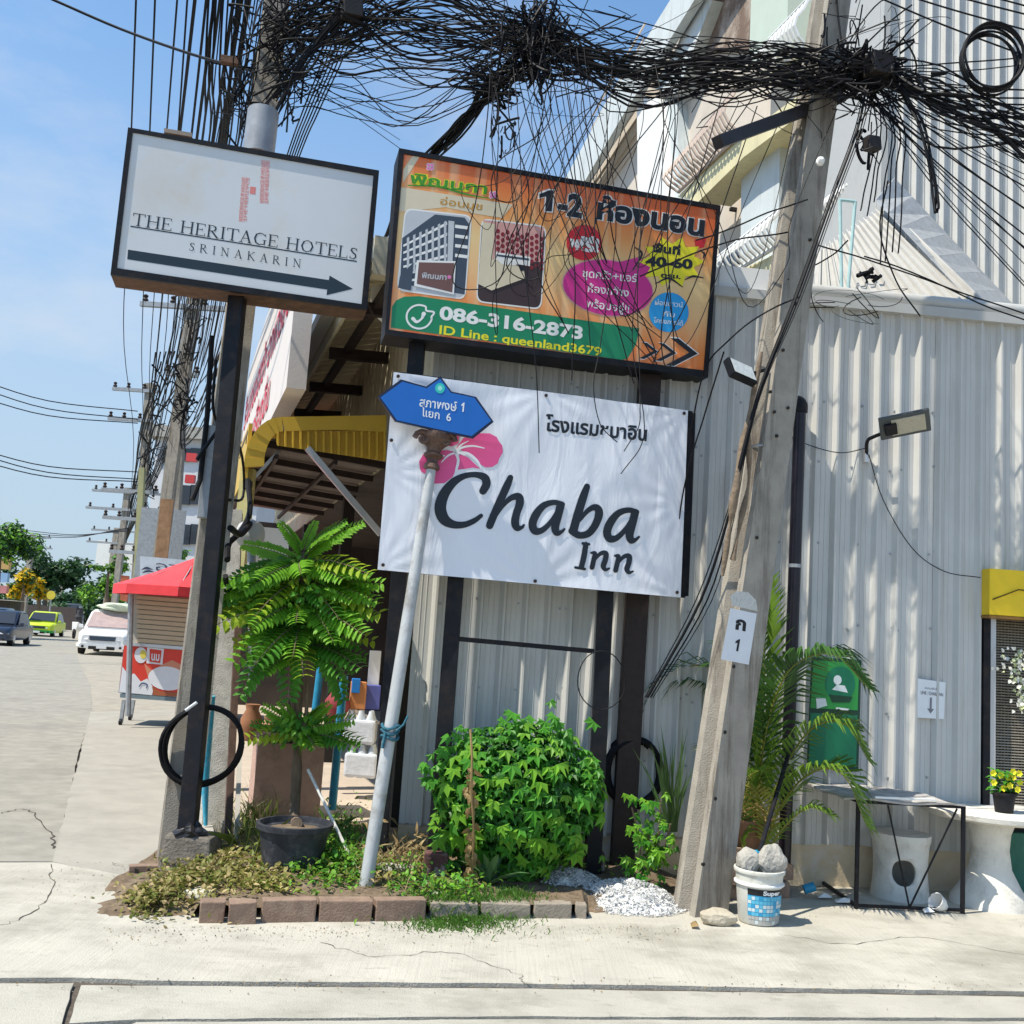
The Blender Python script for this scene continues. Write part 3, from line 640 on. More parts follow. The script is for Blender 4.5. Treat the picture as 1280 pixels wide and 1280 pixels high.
PC = [flat('p_'+k, c, .4) for k, c in dict(green=(.01, .22, .10), white=(.78, .78, .76), ink=(.012, .014, .02), red=(.58, .02, .03), pink=(.60, .03, .25), yel=(.80, .72, .02), blue=(.02, .33, .72), lgreen=(.05, .27, .02), gold=(.5, .25, .03), cream=(.66, .58, .42), grey=(.5, .52, .55), navy=(.05, .07, .1), brick=(.16, .08, .07), dred=(.22, .02, .03), rose=(.62, .33, .3), dkb=(.05, .03, .03), lil=(.7, .2, .45)).items()]
K = {k: i for i, k in enumerate(['green', 'white', 'ink', 'red', 'pink', 'yel', 'blue', 'lgreen', 'gold', 'cream', 'grey', 'navy', 'brick', 'dred', 'rose', 'dkb', 'lil'])}
pr = MB(); D = .1158
ppoly(pr, BS, Z([(45, 250), (62, 160), (480, 225), (440, 275), (345, 260), (230, 235), (80, 250)]), D, K['cream'])
ppoly(pr, BS, Z([(72, 95), (110, 40), (135, 44), (70, 145)]), D, K['cream'])
ppoly(pr, BS, Z([(25, 683), (30, 605), (45, 582), (75, 568), (130, 566), (950, 686), (938, 745), (905, 800), (885, 803)]), D, K['green'])
def rquad(q, r=.11, n=5):
    q = [Vector(p) for p in q]; out = []
    for i in range(4):
        p, a, b = q[i], q[i-1], q[(i+1) % 4]; s = p.lerp(a, r); e = p.lerp(b, r)
        for k in range(n+1):
            t = k/n; out.append(tuple(s*(1-t)**2+p*2*t*(1-t)+e*t*t))
    return out
ph1 = [(78, 238), (328, 265), (303, 580), (46, 545)]; ph2 = [(362, 276), (605, 305), (586, 617), (342, 588)]
for ph in (ph1, ph2):
    ppoly(pr, BS, Z(rquad(ph)), D+.0003, K['white']); c = Vector((sum(p[0] for p in ph)/4, sum(p[1] for p in ph)/4))
    ppoly(pr, BS, Z(rquad([tuple(c+(Vector(p)-c)*.965) for p in ph])), D+.0006, K['grey'] if ph is ph1 else K['dkb'])
# photo 1: terrace block; photo 2: bedroom
q = D+.0010
ppoly(pr, BS, Z([(68, 350), (190, 262), (300, 274), (318, 300), (300, 560), (60, 520)]), q, K['navy'])
for k in range(6):
    y0, y1 = 375+k*26, 290+k*40
    ppoly(pr, BS, Z([(72, y0), (235, y1), (235, y1+11), (72, y0+8)]), q+.0008, K['white'])
for k in range(7):
    x = 85+k*23; ppoly(pr, BS, Z([(x, 350-k*10), (x+9, 345-k*10), (x+9, 478), (x, 474)]), q+.0014, K['grey'])
ppoly(pr, BS, Z([(240, 285), (262, 288), (255, 440), (236, 436)]), q+.002, K['grey'])
for k in range(4): ppoly(pr, BS, Z([(265, 300+k*36), (312, 306+k*36), (311, 318+k*36), (264, 312+k*36)]), q+.0008, K['white'])
ppoly(pr, BS, Z([(60, 490), (110, 440), (100, 545), (52, 535)]), q+.0024, K['navy'])
ppoly(pr, BS, Z([(122, 432), (268, 436), (260, 560), (112, 528)]), q+.003, K['white'])
ppoly(pr, BS, Z([(130, 440), (262, 443), (254, 552), (122, 520)]), q+.0036, K['brick'])
text_on(pr, BS, 'พิณนภา', z5(140, 498), z5(232, 506), z5(142, 478), q+.0042, bold=.02, mi=K['grey'])
ppoly(pr, BS, Z(circ(243, 495, 7)), q+.0042, K['lil'])
ppoly(pr, BS, Z([(370, 283), (595, 310), (585, 440), (365, 425)]), q, K['rose'])
ppoly(pr, BS, Z([(368, 290), (412, 298), (404, 430), (356, 445)]), q+.0006, K['cream'])
for i in range(10):
    for j in range(6):
        ppoly(pr, BS, Z(circ(424+i*18, 324+j*22+i*2.2+(i % 2)*10, 7.5, 8.5, 9)), q+.001, K['dred'])
ppoly(pr, BS, Z([(413, 402), (545, 420), (543, 455), (412, 432)]), q+.0016, K['white'])
ppoly(pr, BS, Z([(418, 410), (540, 426), (539, 434), (418, 417)]), q+.0022, K['navy'])
ppoly(pr, BS, Z([(357, 440), (412, 428), (520, 462), (525, 500), (400, 545), (350, 520)]), q+.0028, K['cream'])
ppoly(pr, BS, Z([(420, 430), (470, 438), (500, 452), (440, 448)]), q+.0034, K['white'])
ppoly(pr, BS, Z([(500, 452), (522, 450), (528, 470), (508, 474)]), q+.0036, K['ink'])
# logo
for (x, y) in ((172, 85), (405, 190)):
    for k in range(4):
        a = R(45+90*k); ppoly(pr, BS, Z(circ(x+9*math.cos(a), y+9*math.sin(a), 8, n=10)), q+.0005*k, K['white']); ppoly(pr, BS, Z(circ(x+9*math.cos(a), y+9*math.sin(a), 6, n=10)), q+.0025+.0003*k, K['lil'])
text_on(pr, BS, 'พิณนภา', z5(95, 144), z5(382, 186), z5(100, 108), q, bold=.06, mi=K['yel'])
text_on(pr, BS, 'พิณนภา', z5(95, 144), z5(382, 186), z5(100, 108), q+.0012, bold=.025, mi=K['lgreen'])
stroke(pr, BS, [(90, 154, 2), (200, 158, 4), (310, 188, 3), (405, 204, 1.5)], q, z5, mi=K['lgreen'])
text_on(pr, BS, 'อ่อนนุช', z5(208, 224), z5(365, 246), z5(211, 199), q, bold=.012, mi=K['gold'])
# headline
text_on(pr, BS, '-2', z5(642, 257), z5(740, 272), z5(648, 179), q, bold=.075, mi=K['white'])
text_on(pr, BS, '-2', z5(646, 257), z5(736, 272), z5(652, 179), q+.0012, bold=.045, mi=K['ink'])
one(pr, BS, z5(612, 250), z5(618, 172), 8.5, q, K['white'], 1.6); one(pr, BS, z5(612, 250), z5(618, 172), 8.5, q+.0012, K['ink'])
text_on(pr, BS, 'ห้องนอน', z5(790, 275), z5(1190, 342), z5(798, 205), q, bold=.075, mi=K['white'])
text_on(pr, BS, 'ห้องนอน', z5(790, 275), z5(1190, 342), z5(798, 205), q+.0012, bold=.045, mi=K['ink'])
ppoly(pr, BS, Z(circ(832, 535, 172, 106, 36, R(9))), q, K['rose']); ppoly(pr, BS, Z(circ(833, 535, 168, 102, 36, R(9))), q+.0008, K['pink'])
ppoly(pr, BS, Z([(870, 440), (950, 420), (1000, 470), (960, 520)]), q+.0010, K['pink'])
ppoly(pr, BS, Z(circ(745, 367, 66)), q+.0018, K['red']); text_on(pr, BS, 'ฟรี!', z5(690, 392), z5(800, 402), z5(692, 345), q+.003, bold=.05, mi=K['white'])
for s_, a, b, c in (('ชุดครัว+แอร์', (738, 494), (940, 514), (740, 466)), ('ห้องกว้าง', (758, 550), (910, 568), (760, 522)), ('พร้อมอยู่!!', (752, 606), (912, 628), (754, 578))):
    text_on(pr, BS, s_, z5(*a), z5(*b), z5(*c), q+.003, bold=.015, mi=K['white'])
st = []
for k in range(20):
    a = 2*math.pi*k/20; rr_ = (1.05 if k % 2 == 0 else .72); st.append((1072+118*rr_*math.cos(a), 438+92*rr_*math.sin(a)))
ppoly(pr, BS, Z(st), q+.0015, K['yel'])
for (a, b, c) in (((1010, 520), (1060, 500), (1112, 532)), ((1120, 505), (1150, 492), (1188, 498)), ((935, 385), (960, 410), (925, 470)), ((1180, 400), (1192, 408), (1188, 425))):
    stroke(pr, BS, [(*a, 1.5), (*b, 4), (*c, 1.5)], q+.0025, z5, mi=K['ink'])
for s_, a, b, c, bo in (('พื้นที่', (998, 400), (1102, 412), (1000, 372), .045), ('40-60', (972, 452), (1148, 464), (974, 418), .05), ('ตรม.', (1030, 496), (1104, 502), (1031, 480), .05)):
    text_on(pr, BS, s_, z5(*a), z5(*b), z5(*c), q+.003, bold=bo, mi=K['ink'])
ppoly(pr, BS, Z([(1155, 355), (1200, 350), (1190, 385), (1160, 390)]), q, K['red'])
ppoly(pr, BS, Z(circ(1060, 626, 74)), q+.0022, K['blue'])
for s_, a, b, c in (('ผ่อนดาวน์', (1008, 598), (1112, 608), (1009, 580)), ('กับ', (1038, 640), (1082, 645), (1039, 622)), ('โครงการได้', (1004, 664), (1112, 676), (1005, 647))):
    text_on(pr, BS, s_, z5(*a), z5(*b), z5(*c), q+.003, bold=.01, mi=K['white'])
for k, (x, y, s_) in enumerate(((960, 738, .78), (1022, 740, .85), (1066, 722, 1.3))):
    base = [(0, 0), (62*s_, 26*s_), (100*s_, 44*s_), (0+18*s_, 80*s_), (0, 78*s_), (42*s_, 46*s_)]
    t_h, w_h, h_h = 24*s_, 54*s_, 80*s_; ch = [(x, y), (x+t_h, y+2), (x+t_h+w_h, y+h_h*.56), (x+t_h-14*s_, y+h_h), (x-14*s_, y+h_h-3), (x+w_h, y+h_h*.52)]
    c = Vector((sum(p[0] for p in ch)/6, sum(p[1] for p in ch)/6))
    ppoly(pr, BS, Z([tuple(c+(Vector(p)-c)*1.09) for p in ch]), q+.0008+.0015*k, K['white']); ppoly(pr, BS, Z(ch), q+.0015+.0015*k, K['ink'])
stroke(pr, BS, [(178, 640, 3.5)]+[(131+47*math.cos(R(a)), 643+44*math.sin(R(a)), 3.5) for a in range(20, 335, 35)]+[(158, 620, 3.5), (186, 626, 3.5), (176, 645, 3.5)], q, z5, mi=K['white'])
stroke(pr, BS, [(108, 650, 7), (122, 662, 5), (140, 650, 4), (148, 632, 8)], q, z5, mi=K['white'])
text_on(pr, BS, '086-316-2873', z5(205, 650), z5(738, 726), z5(209, 603), q, bold=.035, mi=K['white'])
text_on(pr, BS, 'ID Line : queenland3679', z5(205, 706), z5(808, 788), z5(208, 674), q, bold=.02, mi=K['yel'])
pr.split(PC, bb)
for px_t, px_b, y_t in ((522, 473, 425), (812, 777, 470)):
    t_ = BS.on(px_t, y_t, -.05); b_ = BS.on(px_b, 1072, -.05); b_.z = max(b_.z, .0)
    MB().beam(b_-Vector((0, 0, .25)), t_, .15 if px_t > 600 else .10, .12, up=Vector((0, 1, 0))).build('post', M['dkbrown'] if px_t > 600 else M['black'], bb, bevel=.004)

# ------------------------------------------------------------------ the banner on its black frame
BP = Plane(PY(670, 740, 6.5), 14)
hb_ = thing('hotel_banner', BP.at(0, 0, 0), 'white vinyl banner reading Chaba Inn with a pink flower, on a black frame', 'banner')
bo = [(492, 465), (860, 513), (851, 747), (472, 712)]
def vinyl():
    m = mat('vinyl', (.74, .76, .82), .32, .02, 3, 0, spec=.5); nt = m.node_tree; N = nt.nodes; L = nt.links; b = N['Principled BSDF']
    tc = N.new('ShaderNodeTexCoord'); n = N.new('ShaderNodeTexNoise'); n.inputs['Scale'].default_value = 2.6; n.inputs['Detail'].default_value = 4; n.inputs['Distortion'].default_value = 1.2
    mp = N.new('ShaderNodeMapping'); mp.inputs['Rotation'].default_value = (0, .5, 0); mp.inputs['Scale'].default_value = (2.6, 1, .6); L.new(tc.outputs['Object'], mp.inputs[0])
    L.new(mp.outputs[0], n.inputs[0]); bp = N.new('ShaderNodeBump'); bp.inputs['Strength'].default_value = .32; bp.inputs['Distance'].default_value = .03
    L.new(n.outputs[0], bp.inputs['Height']); L.new(bp.outputs[0], b.inputs['Normal']); return m
# the sheet itself is a fine grid that puckers at the eyelets
gx, gy = 90, 60; sh = MB(); Q = [BP.on(*p, .03) for p in bo]
eye = [(0, 0), (1, 0), (1, 1), (0, 1), (.5, 0), (.5, 1), (0, .5), (1, .5), (.25, 1), (.75, 1)]
def pucker(u, v):
    d = 0
    for ex_, ey_ in eye[:8]:
        dx, dy = (u-ex_)*1.6, (v-ey_); r_ = math.hypot(dx, dy); a = math.atan2(dy, dx)
        d += .004*math.exp(-r_*4)*math.sin(a*14+ex_*3)*min(1, r_*8)
    d += .0035*math.sin(v*9+u*14)*math.sin(u*3.1)+.003*math.sin(u*31+v*5)*(.25+abs(v-.5))
    return d
for j in range(gy+1):
    for i in range(gx+1):
        u, v = i/gx, j/gy; p = Q[0].lerp(Q[1], u).lerp(Q[3].lerp(Q[2], u), v)
        sh.v.append(tuple(p+BP.n*(pucker(u, v))))
for j in range(gy):
    for i in range(gx): a = j*(gx+1)+i; sh.f.append((a, a+1, a+gx+2, a+gx+1)); sh.m.append(0)
sh.build('banner_sheet', vinyl(), hb_, smooth=True, fix=False)
m_ = MB(); slabpx(m_, BP, [(494, 467), (866, 515), (857, 746), (474, 713)], -.004, .003); m_.build('banner_backing', M['black'], hb_)
fm = MB()
for a, b in (((497, 470), (864, 519)), ((478, 708), (855, 743)), ((864, 517), (855, 745)), ((496, 468), (477, 710)), ((680, 492), (665, 727))):
    fm.beam(BP.on(*a, -.04), BP.on(*b, -.04), .045, .045, up=BP.n)
fm.build('frame', M['black'], hb_)
ey = MB()
for u, v in [(.015, .02), (.985, .02), (.985, .975), (.015, .975), (.5, .985), (.5, .02), (.01, .35)]:
    p = Q[0].lerp(Q[1], u).lerp(Q[3].lerp(Q[2], u), v); ey.lathe(p+BP.n*.004, [(.011, 0), (.011, .006)], 10, axis=BP.n)
ey.build('eyelets', M['dkbrown'], hb_)
def z6(x, y): return (480+x/3.556, 540+y/3.556)
_e1 = Q[1]-Q[0]; _e2 = Q[3]-Q[0]
class SheetPlane:      # the print follows the creased vinyl
    n = BP.n
    def relief(s, p):
        r = p-Q[0]; u = v = .5
        for _ in range(6):
            f = Q[3].lerp(Q[2], u)*v+Q[0].lerp(Q[1], u)*(1-v)-p
            du = (Q[2]-Q[3])*v+(Q[1]-Q[0])*(1-v); dv = Q[3].lerp(Q[2], u)-Q[0].lerp(Q[1], u)
            a, b, c = du.dot(du), du.dot(dv), dv.dot(dv); d, e = f.dot(du), f.dot(dv); dt = a*c-b*b
            u -= (d*c-e*b)/dt; v -= (a*e-b*d)/dt
        return p+BP.n*pucker(u, v)
    def on(s, px, py, off=0.0): return s.relief(BP.on(px, py, .03+off))
class FlatSheet(SheetPlane):
    def on(s, px, py, off=0.0): return BP.on(px, py, .03+off)
SPL = SheetPlane(); FSP = FlatSheet()
lt_ = MB(); O = .0030
ls = [
 [(440, 262, 17), (455, 232, 19), (447, 203, 18), (410, 190, 13), (360, 195, 13), (310, 222, 18), (268, 275, 23), (250, 335, 26), (265, 385, 25), (305, 410, 18), (355, 412, 14), (400, 395, 12), (432, 372, 9)],
 [(562, 203, 13), (545, 243, 17), (510, 320, 17), (478, 395, 17), (470, 416, 16)],
 [(492, 378, 8), (530, 325, 10), (568, 292, 13), (600, 288, 17), (604, 318, 18), (590, 360, 17), (583, 400, 18), (592, 426, 15), (612, 424, 8), (622, 414, 5)],
 [(792, 322, 12), (755, 313, 12), (710, 327, 15), (675, 368, 18), (660, 410, 18), (672, 440, 17), (705, 435, 13), (745, 395, 11), (780, 345, 13)],
 [(785, 325, 18), (772, 375, 18), (760, 422, 18), (768, 448, 15), (788, 444, 8), (802, 432, 5)],
 [(902, 243, 14), (885, 290, 18), (860, 370, 19), (842, 435, 19)],
 [(836, 440, 17), (868, 459, 15), (910, 450, 16), (942, 408, 17), (956, 358, 18), (940, 335, 15), (908, 348, 11), (868, 392, 9)]]
ls += [[(x+332, y+34, h) for x, y, h in ls[3]], [(x+332, y+34, h) for x, y, h in ls[4]]]
ls += [[(898, 500, 12), (890, 550, 12.5), (878, 600, 12)], [(884, 495, 6), (912, 499, 6)], [(852, 602, 6), (893, 609, 6)]]
for dx, dy in ((0, 0), (105, 13)):
    ls += [[(922, 537, 5), (938, 540, 10), (932, 570, 11), (925, 602, 11)], [(932, 572, 6), (962, 541, 9), (986, 540, 12), (984, 568, 12), (975, 596, 12), (985, 612, 8), (1002, 606, 4)]]
    if dx: ls[-2] = [(x+dx, y+dy, h) for x, y, h in ls[-2]]; ls[-1] = [(x+dx, y+dy, h) for x, y, h in ls[-1]]
gl = {0: 0, 1: 1, 2: 1, 3: 2, 4: 2, 5: 3, 6: 3, 7: 4, 8: 4, 9: 5, 10: 5, 11: 5, 12: 6, 13: 6, 14: 7, 15: 7}; last = -1
for i, s_ in enumerate(ls):
    if gl[i] != last: lt_.group('letter'); last = gl[i]
    stroke(lt_, SPL, s_, O+.0006*(i % 5), z6)
lt_.lock = False
text_on(lt_, FSP, 'โรงแรมชบาอิน', (681, 538), (808, 551), (682.5, 521), O, bold=.03)
lt_.split([flat('banner_ink', (.010, .016, .026), .35)], hb_)
fw = MB()
for i, pol in enumerate(([(322, 70), (352, 28), (410, 5), (470, 6), (500, 22), (512, 45), (525, 60), (528, 90), (512, 118), (505, 140), (480, 156), (450, 157), (415, 135), (370, 95)],
        [(160, 165), (156, 130), (175, 98), (225, 85), (280, 80), (312, 88), (328, 110), (322, 160), (305, 200), (268, 228), (222, 230), (205, 205), (190, 188), (168, 178)],
        [(335, 98), (372, 112), (428, 164), (395, 158), (345, 166), (328, 168), (330, 130)],
        [(300, 65), (250, 50), (235, 10), (262, -35), (310, -38), (338, 0), (330, 50)])):
    ppoly(fw, SPL, [z6(*p) for p in pol], O-.0006-.0003*i, 0)
for s_ in ([(318, 92, 4), (345, 70, 5), (395, 62, 4), (445, 72, 2)], [(318, 92, 5), (370, 95, 6), (410, 125, 6), (432, 160, 4)], [(318, 92, 4), (285, 105, 4), (255, 135, 2)], [(318, 92, 5), (330, 125, 6), (322, 165, 5), (318, 175, 3)], [(318, 92, 4), (340, 60, 4), (375, 40, 1.5)]):
    stroke(fw, SPL, s_, O+.0003, z6, mi=1)
fw.split([flat('hibiscus_pink', (.72, .09, .27), .4), flat('vinyl_white', (.76, .78, .84), .4)], hb_)
for a, b in (((570, 722), (543, 1082)), ((757, 738), (741, 1090))):
    t_ = BP.on(*a, -.08); b_ = BP.on(*b, -.08)
    MB().beam(b_-Vector((0, 0, .15)), t_+Vector((0, 0, .05)), .10, .08, up=Vector((0, 1, 0))).build('post', M['black'], hb_, bevel=.004)
MB().beam(BP.on(566, 798, -.08), BP.on(742, 814, -.08), .03, .03).build('cross_bar', M['black'], hb_)
MB().beam(BP.on(556, 1040, -.12), BP.on(742, 1046, -.12), .03, .03).build('cross_bar', M['black'], hb_)
MB().beam(BP.on(736, 1035, -.14), BP.on(733, 1090, -.14), .04, .04).build('stub_post', M['dkbrown'], hb_)

# ------------------------------------------------------------------ street-name sign: grey pole, ornate capital, blue plate
sn = thing('street_name_sign', G(455, 1122), 'blue pointed street name plate on a leaning pale grey pole with an ornate capital', 'sign')
SP = Plane(PY(538, 560, 6.25), 12)
pb = G(455, 1122, .02); ptp = SP.on(540, 580)
pts = [pb.lerp(ptp, t) for t in (0, .2, .4, .6, .8, 1)]
MB().tube(pts, [.039, .039, .039, .038, .034, .031], 16).build('pole', mat('peeling_grey_paint', (.44, .46, .47), .5, .12, 9, .2, 60, stain=(.20, .18, .16), stain_s=5, stain_a=.9, stretch=(1, 1, .4)), sn, smooth=True)
ax = (ptp-pb).normalized(); BR_ = mat('bronze_capital', (.10, .055, .04), .55, .25, 20, .4, 60, stain=(.3, .2, .15), stain_s=16)
MB().lathe(ptp-ax*.04, [(.03, 0), (.05, .01), (.05, .03), (.036, .045), (.034, .07), (.058, .085), (.062, .1), (.04, .115), (.045, .14), (.075, .17), (.1, .2), (.1, .23), (.02, .24)], 18, axis=ax).build('capital', BR_, sn, smooth=True)
for sx_ in (-1, 1):
    c_ = ptp+ax*.15+SP.u*.075*sx_
    sp_ = [c_+SP.u*math.cos(a)*(.052-.006*a)*sx_+ax*math.sin(a)*(.052-.006*a)-Vector((0, .0, 0)) for a in [x*.6 for x in range(12)]]
    for yy in (-.05, .05): MB().tube([p+Vector((0, yy, 0)) for p in sp_], [.018]*8+[.014]*4, 8).build('scroll', BR_, sn, smooth=True)
def z7(x, y): return (440+x/2.783, 440+y/2.783)
ol = [(90, 155), (170, 95), (258, 120), (308, 84), (346, 137), (432, 156), (493, 243), (422, 301), (300, 275), (150, 241)]
m_ = MB(); slabpx(m_, SP, [z7(*p) for p in ol], .075, .02); m_.build('plate_rim', flat('plate_dark_rim', (.01, .02, .06), .3), sn)
cc = (290, 195); il = [(cc[0]+(x-cc[0])*.955, cc[1]+(y-cc[1])*.92) for x, y in ol]
m_ = MB(); slabpx(m_, SP, [z7(*p) for p in il], .078, .002); m_.build('plate', M['blue'], sn)
m_ = MB(); text_on(m_, SP, 'สุภาพงษ์', z7(234, 188), z7(364, 206), z7(236, 158), .080, bold=.012, mi=0); one(m_, SP, z7(386, 208), z7(389, 176), 1.8, .080)
text_on(m_, SP, 'แยก  6', z7(246, 223), z7(344, 241), z7(247, 196), .080, bold=.01, mi=0)
ppoly(m_, SP, [z7(*p) for p in circ(306, 126, 17, 18)], .080, 1); ppoly(m_, SP, [z7(*p) for p in circ(306, 126, 8, 9)], .0805, 2)
m_.split([flat('plate_white', (.75, .78, .8)), flat('emblem_teal', (.03, .5, .45)), flat('emblem_light', (.3, .7, .65))], sn)
kn = MB(); kc = pb.lerp(ptp, .36)
for k in range(3): kn.tube([kc+Vector((math.cos(a)*.05, math.sin(a)*.05, .03*k-.03+.012*math.sin(a*2+k))) for a in [x*math.pi/6 for x in range(13)]], .009, 6)
kn.tube([kc+Vector((.03, -.04, 0)), kc+Vector((.08, -.05, .05)), kc+Vector((.1, -.03, .1))], .007, 5); kn.tube([kc+Vector((-.02, -.05, 0)), kc+Vector((-.03, -.06, -.09))], .01, 5)
o = kn.build('rope_knot', mat('faded_blue_rope', (.03, .12, .17), .9, .4, 60, .5)); tag(o, 'faded blue rope knotted round the street name pole', 'rope')

# ------------------------------------------------------------------ concrete utility poles
def h_section(w, d, f, g):     # front face towards -y; recess on both sides
    return [(-w, -d), (w, -d), (w, -d+f), (w-g, -d+f+g*.6), (w-g, d-f-g*.6), (w, d-f), (w, d), (-w, d), (-w, d-f), (-w+g, d-f-g*.6), (-w+g, -d+f+g*.6), (-w, -d+f)]
def concrete_pole(mb, b, t, w0, d0, w1, d1, yaw, n=10):
    b, t = Vector(b), Vector(t); ax = (t-b).normalized(); ux = Vector((math.cos(yaw), math.sin(yaw), 0)); ux = (ux-ax*ux.dot(ax)).normalized(); uy = ax.cross(ux)
    base = len(mb.v); K_ = 12
    for i in range(n+1):
        f = i/n; w, d = w0+(w1-w0)*f, d0+(d1-d0)*f; c = b.lerp(t, f)
        for x, y in h_section(w, d, d*.5, w*.6): mb.v.append(tuple(c+ux*x+uy*y))
    for i in range(n):
        for j in range(K_):
            j2 = (j+1) % K_; mb.f.append((base+i*K_+j, base+i*K_+j2, base+(i+1)*K_+j2, base+(i+1)*K_+j)); mb.m.append(0)
    mb.poly([mb.v[base+j] for j in range(K_)]); mb.poly([mb.v[base+n*K_+j] for j in range(K_)])
    return ux, uy, ax
rb = G(873, 1147)+Vector((.02, .10, -.05)); rt_ = PY(1039, 0, 6.55); rt_ = rb+(rt_-rb)*1.25
rpole = thing('utility_pole', rb, 'leaning concrete utility pole with a white number plate, standing by the bucket', 'utility pole')
pm = MB(); RU, RV, RA = concrete_pole(pm, rb, rt_, .118, .108, .09, .085, R(27)); pm.build('shaft', M['conc'], rpole)
RPL = Plane(rb-RV*.137+Vector((0, 0, .0)), 27)
def rpf(f): return rb.lerp(rt_, f)
# number plate bent to the leaning face
def on_face(px, py, off):
    d = ray(px, py); o_ = Vector((0, 0, CH)); nrm = -RV; k0 = rb-RV*.078; q_ = k0+nrm*off; return o_+d*((q_-o_).dot(nrm)/d.dot(nrm))
class FacePlane:
    n = -RV
    def on(s, px, py, off=0.0): return on_face(px, py, off)
FP = FacePlane()
m_ = MB(); ppoly(m_, FP, [(913, 760), (946, 767), (936, 831), (901, 824)], .028); m_.build('number_plate', flat('plate_white_paint', (.72, .74, .78)), rpole)
m_ = MB(); ppoly(m_, FP, [(915, 757), (913, 745), (921, 739), (935, 740), (945, 750), (947, 764)], .026); m_.build('painted_arch', mat('chipped_white', (.6, .6, .57), .8, .3, 60, .3, stain=(.3, .27, .23), stain_s=60, stain_a=.9), rpole)
m_ = MB(); text_on(m_, FP, 'ก', (919, 786), (932, 788.5), (920.5, 771), .0295, bold=.04); one(m_, FP, (921.5, 814), (924, 799), 2.6, .0295); m_.split([flat('plate_ink', (.01, .01, .015))], rpole)
hol = MB()
for (x, y) in ((970, 545), (962, 490), (978, 438), (945, 672), (916, 833), (905, 915), (893, 998), (878, 1080), (984, 620-110), (1012, 300), (994, 380), (967, 515)):
    hol.lathe(FP.on(x, y, .020), [(.011, 0), (.011, .012)], 8, axis=-RV)
hol.name = 'bolt_hole'
stuff(hol.build('bolt_holes', M['dark'], rpole))
# crossarm stub with white insulator
ca = thing('crossarm', PY(960, 150, 6.3), 'dark grey steel crossarm stub bolted to the leaning pole under the cable bundle', 'bracket')
MB().beam(PY(897, 178, 6.0), PY(1050, 122, 6.65), .08, .08).build('arm', mat('dark_grey_steel', (.028, .026, .03), .5, .3, 9, .1), ca, bevel=.005)
MB().lathe(PY(1024, 205, 6.2), [(.012, 0), (.024, .006), (.027, .024), (.018, .03), (.025, .04), (.012, .055)], 12, axis=(0, -1, .3)).build('insulator', M['white'], rpole, smooth=True)
# strap
st_ = MB(); cc_ = PY(942, 560, 6.45); st_.tube([PY(925, 563, 6.28), PY(945, 557, 6.22), PY(960, 556, 6.27)], .008, 6); st_.build('steel_strap', M['galv'], rpole)
# flood light on the pole
fl_ = thing('flood_light', PY(930, 462, 6.15), 'small square flood light tilted down, fixed to the leaning pole', 'lamp')
fc = PY(929, 463, 6.12); fu = (PY(946, 472, 6.15)-PY(908, 455, 6.05)).normalized(); fv = Vector((-.25, .35, .9)).normalized(); fn = fu.cross(fv).normalized()
FB = [fc+fu*a+fv*b for a, b in ((-.095, -.055), (.095, -.055), (.095, .065), (-.095, .065))]
mm = MB().prism(FB, -fn*-.05 if fn.y > 0 else fn*-.05); mm.build('lamp_case', M['black'], fl_, bevel=.004)
s_ = -1 if fn.y > 0 else 1
MB().prism([fc+fu*a+fv*b+fn*s_*.004 for a, b in ((-.083, -.045), (.083, -.045), (.083, .055), (-.083, .055))], fn*s_*.003).build('glass', mat('lamp_glass', (.5, .53, .52), .25, .15, 40), fl_)
MB().tube([fc-fn*s_*.05, fc-fn*s_*.09+Vector((.05, 0, .02)), PY(958, 462, 6.3)], .012, 6).build('mount', M['black'], fl_)

# left pole
lb = G(207, 1090)+Vector((0, .16, -.05)); ltp = PY(346, 0, 7.1); ltp = lb+(ltp-lb)*1.3
lp = thing('utility_pole', lb, 'tall concrete utility pole wrapped in cables right behind the hotel sign', 'utility pole')
pm = MB(); LU, LV, LA = concrete_pole(pm, lb, ltp, .105, .10, .08, .08, R(20)); pm.build('shaft', M['conc'], lp)
pc = PY(326, 168, 6.72)
MB().tube([pc-LA*.17, pc+LA*.17], .108, 16).build('plate_wrap', mat('grey_sleeve', (.27, .29, .32), .35, .15, 9, .2, 20), lp, smooth=True)
m_ = MB(); m_.box(PY(262, 590, 6.62), (.10, .05, .62), Vector((1, .3, 0)), w_=LA); m_.build('conduit_box', M['galv'], lp, bevel=.004)
m_ = MB(); m_.tube([PY(265, 420, 6.6), PY(259, 520, 6.6), PY(250, 600, 6.55), PY(240, 625, 6.5)], .018, 8); m_.tube([PY(285, 520, 6.6), PY(252, 566, 6.5), PY(246, 575, 6.5)], .012, 6); m_.build('clamp_wire', M['cable'], lp)

mb = MB(); pts = [FP.on(952, 440, -.02), FP.on(940, 500, -.02), FP.on(928, 560, -.0), FP.on(918, 620, -.0), FP.on(911, 665, -.03), FP.on(903, 720, -.06)]
P = spline(pts, 5); mb.tube(P, [.009+.010*abs(math.sin(i*.5))+(.008 if 8 < i < 18 else 0) for i in range(len(P))], 9)
P = spline([FP.on(935, 540, .0), FP.on(936, 600, -.005), FP.on(926, 650, -.01), FP.on(916, 700, -.03)], 5); mb.tube(P, [.014+.006*math.sin(i*.9) for i in range(len(P))], 8)
mb.build('mud_crust', mat('brown_crust', (.20, .15, .105), .95, .3, 20, 1.0, 40), rpole, smooth=True)
